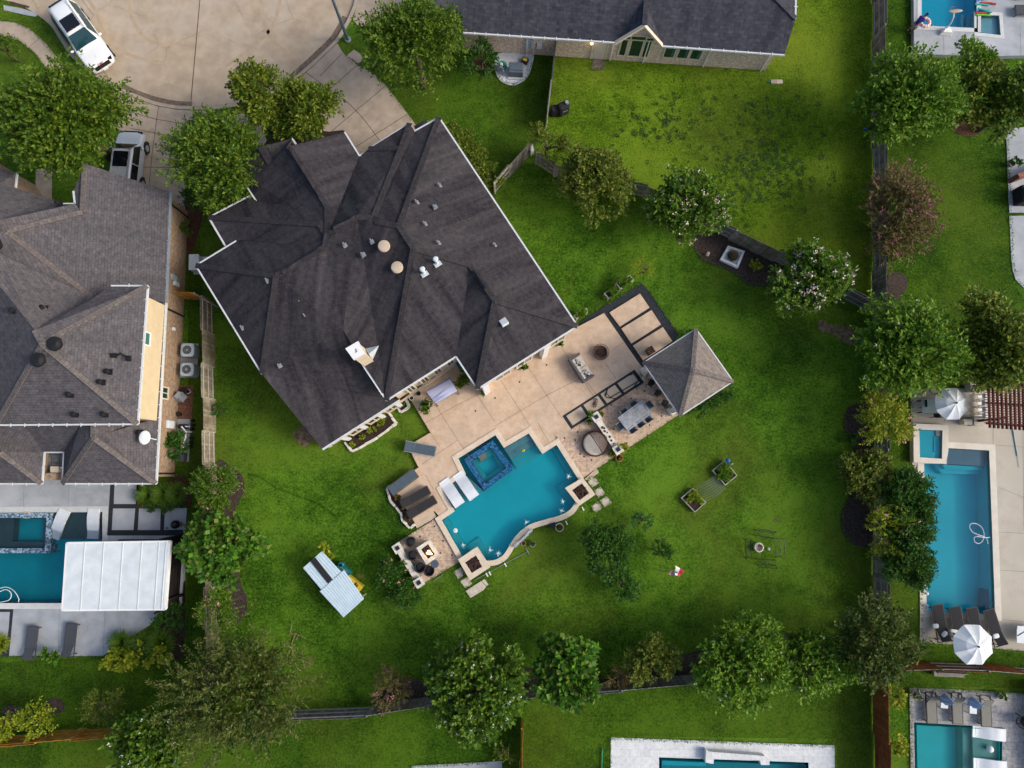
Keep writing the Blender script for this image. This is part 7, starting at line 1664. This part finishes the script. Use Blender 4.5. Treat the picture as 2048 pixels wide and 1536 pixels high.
p=at(1553,164,.05); r=thing('paving_block','flat pinkish block lying on the yellowish lawn','block',(p.x,p.y,0)); MB().box((p.x-.2,p.y,.06),(.39,.29,.12),R(1)).build('slab',M['pad'],r,bevel=.01); MB().box((p.x+.2,p.y,.06),(.39,.29,.12),R(1)).build('slab',M['coping'],r,bevel=.01)
p=at(1538,163,.1); mb=MB(); mb.lathe([(.05,0),(.07,.1),(.02,.16)],(p.x,p.y,0),10); single('sprinkler_head',mb,M['reelm'],'tiny green sprinkler beside the pinkish block','sprinkler')
p=at(1063.5,298,1.0); mb=MB(); mb.box((p.x,p.y,.95),(.22,.5,.5),.2); mb.lathe([(.12,1.2),(.10,1.3),(.02,1.34)],(p.x,p.y,0),10); mb.bar((p.x,p.y,0),(p.x,p.y,.7),.08,.08); single('white_box',mb,M['white'],'white box on a post where the bare gate meets the diagonal fence','box',bevel=.03)
p=at(940,46,.9); r=thing('covered_boat','blue tarpaulin covered trailer behind the tree at the brick house','trailer',(p.x,p.y,0)); MB().box((p.x,p.y,.6),(.9,1.4,.9)).build('tarp',M['bluet'],r,bevel=.15)
for s in (-.4,.4): MB().cyl((p.x+s,p.y,0),.2,.3,12).build('wheel',M['tyre'],r)
p=at(920,731,.6); mb=MB(); mb.box((p.x,p.y,.5),(.42,.30,.62),TH+1.57); mb.box((p.x,p.y,.84),(.46,.34,.06),TH+1.57); mb.tube([(p.x-.1,p.y-.1,.88),(p.x,p.y,.93),(p.x+.1,p.y+.1,.88)],.015,5); single('storage_bin',mb,M['teal'],'teal bin in the house corner above the leafy teal pot','bin',bevel=.03)
# street lamp
p=at(696,80,0); r=thing('street_lamp','tall grey street lamp pole standing in the small grass patch by the kerb','street lamp',p); MB().tube([p,p+Vector((0,0,8.5))],[.12,.06],10).build('pole',mat('blue_grey_steel',(.10,.15,.17),(.08,.12,.14),3,.4),r); MB().tube([p+Vector((0,0,8.3)),p+Vector((-.5,.1,8.7)),p+Vector((-1.4,.3,8.8))],.04,8).build('arm',M['grey'],r); MB().box(p+Vector((-1.6,.34,8.75)),(.6,.25,.12),-.2).build('lamp_head',M['grey'],r); MB().cyl(p,.22,.12,12).build('base',M['grey'],r)
# storm drain
struct('storm_drain_slab',MB().prism(L([(6,10),(40,16),(78,27),(70,33),(52,30),(8,20)],.03),-.13,.03),M['gconc'])
o=L([(23,4),(60,14),(60,18),(22,9)],-.05); single('storm_drain',MB().prism(o,-.13,.04),M['rust'],'rusty drain grate in the gutter at the top left corner','drain')

# ------------------------------------------------------------------ cars
def car(name,label,paint,glass,Ln,W,H,loc,rz,roof=(.62,1.7),badge=None,hk=1.0):
    root=thing(name,label,'car',(0,0,0)); h=Ln/2; w=W/2
    # station: x, half width, belt z, roof half width, top z
    ST=[(h,.70*w,.62,.60*w,.70),(h-.07,.88*w,.84,.76*w,.92),(h-.45,.98*w,.95,.84*w,1.02),(h-1.25*hk,w,1.02,.88*w,1.12),(h-1.5*hk,w,1.04,.86*w,1.17),(h-2.15*hk,w,1.06,.72*w,H-.05),(h-2.5*hk,w,1.06,.72*w,H),(-h+.75,w,1.08,.72*w,H-.02),(-h+.35,.98*w,1.08,.72*w,H-.12),(-h+.12,.95*w,1.05,.74*w,1.15),(-h,.86*w,.78,.7*w,.88)]
    def sec(s):
        x,a,zb,b,zt=s; z0=.28; hf=[(a*.86,z0),(a*.99,z0+.18),(a,(z0+zb)/2+.05),(a*.97,zb),(b+.02,zt-.06 if zt-zb>.2 else zt-.03),(b*.86,zt)]
        return [(x,y,z) for y,z in hf]+[(x,-y,z) for y,z in hf[::-1]]
    body=MB().loft([sec(s) for s in ST]).build('body',M[paint],root,smooth=False); sd=body.modifiers.new('sub','SUBSURF'); sd.levels=sd.render_levels=1
    body.data.polygons.foreach_set('use_smooth',[True]*len(body.data.polygons))
    def quadpatch(name,pts,m,lift=.02):
        P=[Vector(p) for p in pts]; n=(P[1]-P[0]).cross(P[2]-P[0]).normalized()
        if n.dot(sum(P,Vector())/len(P)-Vector((0,0,.8)))<0: n=-n
        mb=MB(); mb.poly([p+n*lift for p in P]); o=mb.build(name,M[m],root); s=o.modifiers.new('t','SOLIDIFY'); s.thickness=.012; return o
    A=ST[4];B=ST[5];C=ST[7];D=ST[9]
    quadpatch('windshield',[(A[0]-.02,.80*w,1.19),(A[0]-.02,-.80*w,1.19),(B[0]-.04,-.62*w,H-.07),(B[0]-.04,.62*w,H-.07)],glass,.03)
    quadpatch('rear_window',[(D[0]+.02,.68*w,1.2),(D[0]+.02,-.68*w,1.2),(C[0]-.35,-.6*w,H-.14),(C[0]-.35,.6*w,H-.14)],glass,.05)
    for s in (1,-1):
        x0=B[0]+.12;x1=C[0]-.05; m_=(x0+x1)/2
        for a,b in ((x0,m_+.04),(m_-.04,x1)):
            quadpatch('side_window',[(a+(.25 if a==x0 else 0),s*.97*w,1.12),(b,s*.97*w,1.12),(b,s*.76*w,H-.14),(a,s*.76*w,H-.14)],glass,.025)
        mb=MB(); mb.ell((A[0]-.25,s*(w+.1),1.12),(.09,.13,.08),10,6); mb.build('mirror',M[paint],root,smooth=True)
        mb=MB(); mb.box((h-.16,s*.70*w,.84),(.22,.26,.14),s*-.3); mb.build('headlight',M['carb'],root,bevel=.03)
        mb=MB(); mb.bar((B[0],s*.62*w,H+.02),(C[0],s*.62*w,H+.02),.035,.04); mb.build('roof_rail',M['silver'],root)
        for x in (h-.95,-h+.95):
            mb=MB(); mb.tube([(x,s*(w-.21),.36),(x,s*(w+.005),.36)],.36,22); t=mb.build('wheel',M['tyre'],root); mb=MB(); mb.tube([(x,s*(w-.01),.36),(x,s*(w+.015),.36)],.22,14); mb.build('rim',M['silver'],t)
            mb=MB(); mb.tube([(x+.42*math.cos(a),s*(w-.015),.36+.42*math.sin(a)) for a in [k*.3 for k in range(-1,12)]],.05,6); mb.build('wheel_arch',M['carb'],root)
    x0=B[0]-.25; quadpatch('sunroof',[(x0,.52*w,H-.01),(x0,-.52*w,H-.01),(x0-roof[1]*.62,-.52*w,H),(x0-roof[1]*.62,.52*w,H)],glass if paint=='cars' else 'carb',.015)
    mb=MB(); mb.box((h-.03,0,.72),(.08,1.15*w,.30)); mb.build('grille',M['carb'],root,bevel=.03); mb=MB(); mb.box((h+.02,0,.42),(.06,.36,.14)); mb.build('number_plate',M['white'],root)
    mb=MB(); mb.bar((h-1.4,0,1.125),(h-.5,0,1.03),.02,.01); mb.build('bonnet_crease',M['gutter'],root)
    if badge:
        cu=bpy.data.curves.new('badge','FONT'); cu.body=badge; cu.size=.2; cu.extrude=.01; cu.align_x='CENTER'; cu.align_y='CENTER'
        to=bpy.data.objects.new('tmp',cu); col.objects.link(to); dg=bpy.context.evaluated_depsgraph_get(); me=bpy.data.meshes.new_from_object(to.evaluated_get(dg)); bpy.data.objects.remove(to)
        o=bpy.data.objects.new('badge',me); col.objects.link(o); me.materials.clear(); me.materials.append(M['red']); o.parent=root; o.location=(h-.06,0,.905); o.rotation_euler=(R(35),0,R(90))
    root.location=loc; root.rotation_euler=(0,0,rz); return root
c=at(161,69,.85); c.z=-.13; car('parked_car','white sport utility car with dark sunroof parked along the kerb','carw','carg',5.25,2.0,1.88,c,ang((124,12),(198,118)),badge='GMC')
f=at(264,268,.75); rz=ang((252,390),(265,282)); c=f-Vector((math.cos(rz),math.sin(rz),0))*2.05; c.z=.02; car('parked_car','silver car with black sunroof on the driveway partly under the brown roof','cars','carb',4.4,1.85,1.66,c,rz,hk=.72)

# ------------------------------------------------------------------ person at the top right pool
pr_=at(1818,64,.0); face=math.atan2(.62,.78)
P0=thing('person','person in a dark blue shirt bending over the pool edge towards the ring float','person',pr_)
def skinmesh(name,verts,edges,m,parent):
    me=bpy.data.meshes.new(name); Rm=Matrix.Rotation(face,4,'Z'); me.from_pydata([tuple((Rm@Vector(v[:3]))+Vector(parent.location if parent==P0 else (0,0,0))-wloc(parent)) if 0 else tuple(Rm@Vector(v[:3])) for v in verts],edges,[])
    o=bpy.data.objects.new(name,me); col.objects.link(o); o.parent=parent; me.materials.append(M[m])
    s=o.modifiers.new('skin','SKIN'); s.use_smooth_shade=True
    for i,v in enumerate(verts): me.skin_vertices[0].data[i].radius=(v[3],v[3]); me.skin_vertices[0].data[i].use_root=(i==0)
    u=o.modifiers.new('sub','SUBSURF'); u.levels=u.render_levels=1; return o
# x forward, y left, z up ; bending forward
V=[(0,0,.86,.13),(.16,0,1.02,.125),(.34,0,1.16,.13),(.46,0,1.24,.06),(.55,0,1.27,.07),(.64,0,1.25,.095),(.70,0,1.19,.06)]
Ed=[(0,1),(1,2),(2,3),(3,4),(4,5),(5,6)]
for s in (1,-1):
    b=len(V); V+=[(-.02,.10*s,.80,.10),(.10,.13*s,.45,.065),(-.04,.13*s,.10,.045),(.12,.15*s,.04,.04)]; Ed+=[(0,b),(b,b+1),(b+1,b+2),(b+2,b+3)]
    b=len(V); V+=[(.36,.18*s,1.12,.06),(.54,.20*s,.88,.045),(.80,.15*s,.74,.033),(.88,.13*s,.71,.036)]; Ed+=[(2,b),(b,b+1),(b+1,b+2),(b+2,b+3)]
    for k in range(5):
        q=len(V); yo=(k-2)*.018; ln=(.05,.085,.095,.088,.07)[k] if k else .055; th_y=-.035*s if k==0 else yo
        V+=[(.91,(.13*s)+th_y,.70,.010),(.91+ln,(.13*s)+th_y*1.5,.68-.01*k,.008)]; Ed+=[(b+3,q),(q,q+1)]
skinmesh('body',V,Ed,'skin',P0)
V=[(-.03,0,.86,.155),(.12,0,1.0,.155),(.32,0,1.16,.16),(.40,0,1.20,.09)]; Ed=[(0,1),(1,2),(2,3)]
for s in (1,-1): b=len(V); V+=[(.36,.18*s,1.12,.085),(.45,.20*s,1.0,.075)]; Ed+=[(2,b),(b,b+1)]
skinmesh('shirt',V,Ed,'shirt',P0)
V=[(-.02,0,.84,.15)]; Ed=[]
for s in (1,-1): b=len(V); V+=[(0,.11*s,.74,.115),(.07,.13*s,.52,.095)]; Ed+=[(0,b),(b,b+1)]
skinmesh('shorts',V,Ed,'shorts',P0)
skinmesh('hair',[(.58,0,1.33,.09),(.66,0,1.30,.08),(.54,0,1.29,.07)],[(0,1),(0,2)],'hair',P0)
for s in (1,-1): skinmesh('shoe',[(-.06,.13*s,.06,.06),(.08,.14*s,.05,.055),(.20,.15*s,.04,.04)],[(0,1),(1,2)],'white',P0)
for s in (1,-1):
    mb=MB(); mb.ell(Matrix.Rotation(face,3,'Z')@Vector((.755,.035*s,1.20))+Vector(P0.location),(.014,.014,.014),8,5); mb.build('eye',M['black'],P0)

# ------------------------------------------------------------------ trees and shrubs
T=tree
T('oak_tree','very large bright green oak at the left above the brown roof','tree',106,226,146,126,8.0,'oak','lf_oak',dens=1.15)
T('small_tree','small dark tree at the left edge above the large oak','tree',6,94,32,24,2.2,'shrub','lf_oak')
T('street_tree','two lobed yellow green tree between the street and the dark house','tree',555,195,100,75,6.0,'oak','lf_oak2',lobes=[(508,188,52,68,.3),(600,203,56,66,0),(556,235,40,40,-.6)],dens=1.1)
T('oak_tree','feathery green oak between silver car and dark house','tree',438,312,98,108,7.0,'spray','lf_oak',dens=1.5)
T('oak_tree','broad green oak left of the brick house at the top','tree',822,72,112,92,7.5,'spray','lf_oak',dens=1.6)
T('shrub','dark rounded shrub at the corner of the brick house','shrub',964,112,38,36,2.6,'shrub','lf_dark')
for i,(x,y,r,l) in enumerate(((902,268,26,'topmost'),(930,292,32,'second'),(955,320,34,'third'),(978,352,28,'lowest'))): T('shrub',l+' of four yellow green bushes along the right side of the dark house','shrub',x,y,r*1.15,r*1.15,1.9,'shrub','lf_oak2',group='bushes beside the dark house',dens=1.2)
T('palm_shrub','thin straggly olive shrub above the diagonal fence end','shrub',1098,290,45,40,2.6,'spray','lf_olive',dens=.9)
T('shrub_tree','wide olive green bush with brown seed heads beside the diagonal fence','shrub',1192,358,92,86,4.6,'olive','lf_olive',dens=1.05)
T('crape_myrtle','round crape myrtle with many small white blossoms left of the fountain','tree',1373,412,82,84,4.3,'myr','lf_myr','fl_blush',70,.10,multi=3,dens=1.1)
T('crape_myrtle','round crape myrtle with blush pink blossoms right of the fountain','tree',1627,550,92,72,4.3,'myr','lf_myr','fl_blush',75,.13,multi=3,dens=1.15)
T('crape_myrtle','large bright green crape myrtle leaning over the right fence below the cyan pool','tree',1818,190,112,104,6.0,'myr','lf_bright','fl_white',22,.07,multi=3,dens=1.15)
T('small_tree','small bright tree at the deck corner below the cyan pool','tree',1950,122,44,50,4.5,'shrub','lf_bright')
T('small_tree','yellowish tree with leaning trunk over the red mulch ring','tree',1962,184,58,54,4.8,'oak','lf_oak2',bark='pbark',multi=2,dens=1.2)
T('oak_tree','dark green tree at the right edge beside the blue climbing toy','tree',2042,196,54,70,5.5,'oak','lf_oak')
T('crape_myrtle','bronze leaved crape myrtle with magenta blossoms along the right fence','tree',1806,424,68,142,5.0,'fine','lf_pinkish','fl_pink',90,.11,bark='pbark',multi=3,dens=.8)
T('crape_myrtle','large green tree overhanging the fence left of the upper parasol','tree',1828,690,108,112,6.2,'myr','lf_bright','fl_white',18,.07,multi=3,dens=1.2)
T('oak_tree','yellow green tree over the maroon pergola at the right edge','tree',1998,690,86,116,6.0,'oak','lf_oak2',dens=1.2)
T('crape_myrtle','yellow green myrtle with salmon blossoms left of the pale green table','tree',1772,836,58,58,3.4,'fine','lf_yel','fl_rose',14,.11,multi=3,dens=.8)
T('shrub','olive shrub between two salmon blossomed myrtles on the right','shrub',1738,950,60,58,2.6,'olive','lf_olive')
T('crape_myrtle','yellow green myrtle with salmon blossoms beside the middle of the blue pool','tree',1772,1055,52,48,3.2,'fine','lf_yel','fl_rose',14,.11,multi=3,dens=.9)
for y,l in ((985,'upper'),(1050,'middle'),(1120,'lower')): T('evergreen','%s of three dark evergreens along the left side of the blue pool'%l,'evergreen',1822,y,50,56,3.6,'ever','lf_ever',group='evergreens beside the blue pool',dens=1.4)
T('oak_tree','dark tree with pale shoots at the lower right corner of the middle lawn','tree',1756,1285,80,66,5.5,'spray','lf_wil',dens=1.3)
T('crape_myrtle','bright green myrtle with yellowish tips near the lower right fence corner','tree',1640,1330,66,62,4.0,'myr','lf_bright','fl_white',10,.06,multi=3)
T('crape_myrtle','largest bright green round myrtle on the lower fence','tree',1488,1338,98,90,4.8,'myr','lf_bright','fl_white',26,.06,multi=3,dens=1.2)
T('shrub_tree','olive green fine leaved bush on the lower fence','shrub',1304,1325,58,52,3.2,'olive','lf_olive')
T('shrub','small reddish olive shrub between two bushes on the lower fence','shrub',1236,1356,30,24,2.0,'olive','lf_pinkish',dens=.8)
T('broadleaf_tree','round broad leaved bush right of the large white flowering tree','tree',1140,1347,74,70,4.0,'big','lf_big')
T('flowering_tree','large dark green tree dotted with white blossoms on the lower fence','tree',955,1382,106,104,5.2,'shrub','lf_myr','fl_white',130,.07,dens=1.0)
T('crape_myrtle','thin bronze crape myrtle with few magenta blossoms on the lower fence','tree',777,1380,46,46,3.2,'fine','lf_pinkish','fl_pink',9,.10,multi=2,dens=.45)
wt_=T('willow_tree','sparse dark willow like tree with long pale shoots in the lower left','tree',474,1388,104,98,6.0,'spray','lf_wil',dens=.75)
rng=np.random.default_rng(8); c=at(474,1388,4.2); k=(CAM_H-4.2)/FOC
Q,_,_=foliage(rng,np.array((c.x,c.y,3.9)),(128*k,116*k,2.4),'wil',zmin=-.1,dens=.22); quadmesh('shoots',Q,M['lf_shoot'],wt_)
T('flowering_tree','dark green tree with white blossoms at the lower edge beside the golden fence','tree',300,1492,98,70,4.8,'shrub','lf_myr','fl_white',70,.08,dens=1.0)
T('small_tree','loose light green tree on the lower left lawn','tree',202,1420,42,40,2.8,'fine','lf_olive',dens=.8)
T('young_tree','lime green young tree at the right mulch ring','tree',66,1444,38,28,2.4,'shrub','lf_yel',base=at(100,1412,0))
T('young_tree','lime green young tree at the left mulch ring cut by the edge','tree',-8,1462,30,26,2.4,'shrub','lf_yel',base=at(14,1428,0))
T('crape_myrtle','green myrtle with few salmon blossoms in the bed beside the tan fence','tree',428,978,56,46,3.4,'fine','lf_myr','fl_rose',5,.10,multi=3,dens=1.3)
T('broadleaf_tree','large broad leaved bush over the tan fence beside the white patio cover','tree',438,1092,80,80,4.2,'big','lf_big',dens=1.1)
T('crape_myrtle','small myrtle with salmon blossoms on the tan fence below the broad leaved bush','tree',432,1215,44,42,2.8,'fine','lf_bright','fl_rose',6,.10,multi=2,dens=1.2)
T('shrub','dense dark green bush in the middle of the lawn below the curved pool','shrub',1215,1098,58,64,2.8,'shrub','lf_ever',dens=1.2,lobes=[(1200,1075,34,32,.2),(1236,1098,34,38,0),(1205,1122,34,34,0),(1228,1064,26,24,-.1)])
T('shrub','narrow dark bush hanging below the dense one on the middle lawn','shrub',1246,1172,30,40,1.8,'shrub','lf_ever')
T('shrub','small bluish bush right above the dense one on the middle lawn','shrub',1285,1040,22,20,1.3,'shrub','lf_rosy',dens=.7)
T('shrub','loose green bush between the dense one and the flags','shrub',1318,1102,22,28,1.5,'shrub','lf_ever',dens=.7)
T('rose_bush','upper rose bush with pink and white blooms beside the fire deck','shrub',783,1142,30,36,1.4,'shrub','lf_ever','fl_rose',7,.08,group='roses beside the fire deck',dens=.9)
T('rose_bush','lower rose bush with few pink blooms beside the fire deck','shrub',808,1188,42,34,1.3,'shrub','lf_ever','fl_rose',5,.08,group='roses beside the fire deck',dens=.8)
T('rose_bush','loose yellowish rose bush beside the raised planters','shrub',1290,536,26,22,1.5,'fine','lf_yel',dens=.6)
for i,(x,y,r,l) in enumerate(((1388,822,26,'leftmost'),(1418,806,24,'middle'),(1450,783,26,'rightmost'))): T('hedge','%s of three low hedge plants along the lower side of the pavilion'%l,'hedge',x,y,r,17,.9,'shrub','lf_ever',group='hedge at the pavilion')
T('hedge','low dark hedge plant at the upper left side of the pavilion','hedge',1372,668,18,13,.8,'shrub','lf_ever')
for x,y,r,lf,fl,l in ((548,268,22,'lf_dark','fl_rose','left dark shrub with a few pink blooms in front of the dark house'),(588,262,24,'lf_oak',None,'yellowish shrub in the front bed under the two lobed tree'),(628,266,20,'lf_dark',None,'small dark shrub at the driveway end of the front bed')): T('shrub',l,'shrub',x,y,r,18,1.2,'shrub',lf,fl,5,.09)
T('shrub','rounded green shrub beside the driveway below the feathery oak','shrub',384,398,26,28,1.6,'shrub','lf_dark'); T('shrub','small green shrub against the orange brick wall','shrub',376,456,16,17,1.0,'shrub','lf_oak'); T('shrub','dark shrub under the feathery oak at the dark house corner','shrub',462,372,36,34,1.8,'shrub','lf_dark')
T('shrub','small dark weed growing through the tan fence','shrub',437,820,14,14,.9,'shrub','lf_ever')
T('shrub','large leaved plant beside the pool pump at the left house','shrub',346,892,26,28,1.6,'big','lf_ever','fl_rose',3,.08)
for x,y,rx,ry,l in ((236,1322,28,24,'left lime bush beside the left grey patio'),(272,1312,26,20,'middle lime bush beside the left grey patio'),(318,1312,20,16,'right lime bush beside the left grey patio')): T('shrub',l,'shrub',x,y,rx,ry,1.2,'big','lf_yel',group='lime bushes at the patio')
T('shrub','dark sprawling shrub under the lower right corner of the white patio cover','shrub',338,1236,32,26,1.2,'shrub','lf_ever'); T('shrub','pale broad leaved plant between the two grey loungers','shrub',102,1310,17,17,.8,'big','lf_big')
for x,y,r,h,n,l in ((242,1284,.9*30,1.1,420,'left arching grass clump beside the left grey patio'),(285,1288,28,1.1,420,'middle arching grass clump beside the left grey patio'),(322,1288,34,1.2,560,'largest arching grass clump with radiating blades near the low kerb'),(296,990,27,1.0,420,'left arching grass clump below the brown roof corner'),(326,988,28,1.0,460,'middle arching grass clump below the brown roof corner'),(354,986,26,1.0,400,'right arching grass clump below the brown roof corner')): grassclump(l,x,y,r,h,n,'ornamental grasses')
grassclump('yellow arching grass tuft at the left picture edge',2,1286,22,.9,300,leaf='lf_yel')
for x,y,l in ((302,1012,'left'),(330,1013,'middle'),(356,1010,'right')): T('hedge','%s clipped shrub under the arching grasses by the red mulch'%l,'hedge',x,y,16,10,.7,'shrub','lf_dark',group='clipped shrubs')
T('shrub','lime green plant against the red cedar fence near the travertine corner','shrub',1797,1392,17,18,1.2,'big','lf_yel'); T('shrub','lime and rusty plant low against the red cedar fence','shrub',1799,1492,18,20,1.2,'big','lf_yel','fl_rose',2,.06)
T('shrub','leafy vine climbing the corner of the pale coop roof','shrub',655,1097,13,18,1.5,'big','lf_yel'); T('shrub','small yellow and orange leaved shrub in the mulch beside the fountain','shrub',1512,529,11,12,.6,'shrub','lf_yel'); T('shrub','small dark spiky plant in the right bed above the olive shrub','shrub',1712,876,16,12,.7,'shrub','lf_ever')
T('shrub','reddish small plant in the rock bed left of the blue pool','shrub',1822,952,13,10,.6,'shrub','lf_pinkish')
T('shrub','small green plant below the large white flowering tree at the lower fence','shrub',1010,1508,26,18,1.6,'fine','lf_olive',dens=.6)
# broken branches on the lawn
r=thing('fallen_branch','dry bare branches lying on the lawn above the willow like tree','branch',at(590,1290,0)); rr=random.Random(4); mb=MB()
for k in range(16):
    x,y=rr.uniform(578,604),rr.uniform(1262,1325); p=at(x,y,.05); a=rr.uniform(0,6.28); l=rr.uniform(.3,1.0); q=p+Vector((math.cos(a)*l,math.sin(a)*l,rr.uniform(-.02,.2))); mb.tube([p,p.lerp(q,.5)+Vector((.05,.06,.05)),q],[.018,.012,.005],5)
mb.build('twig',M['pbark'],r)
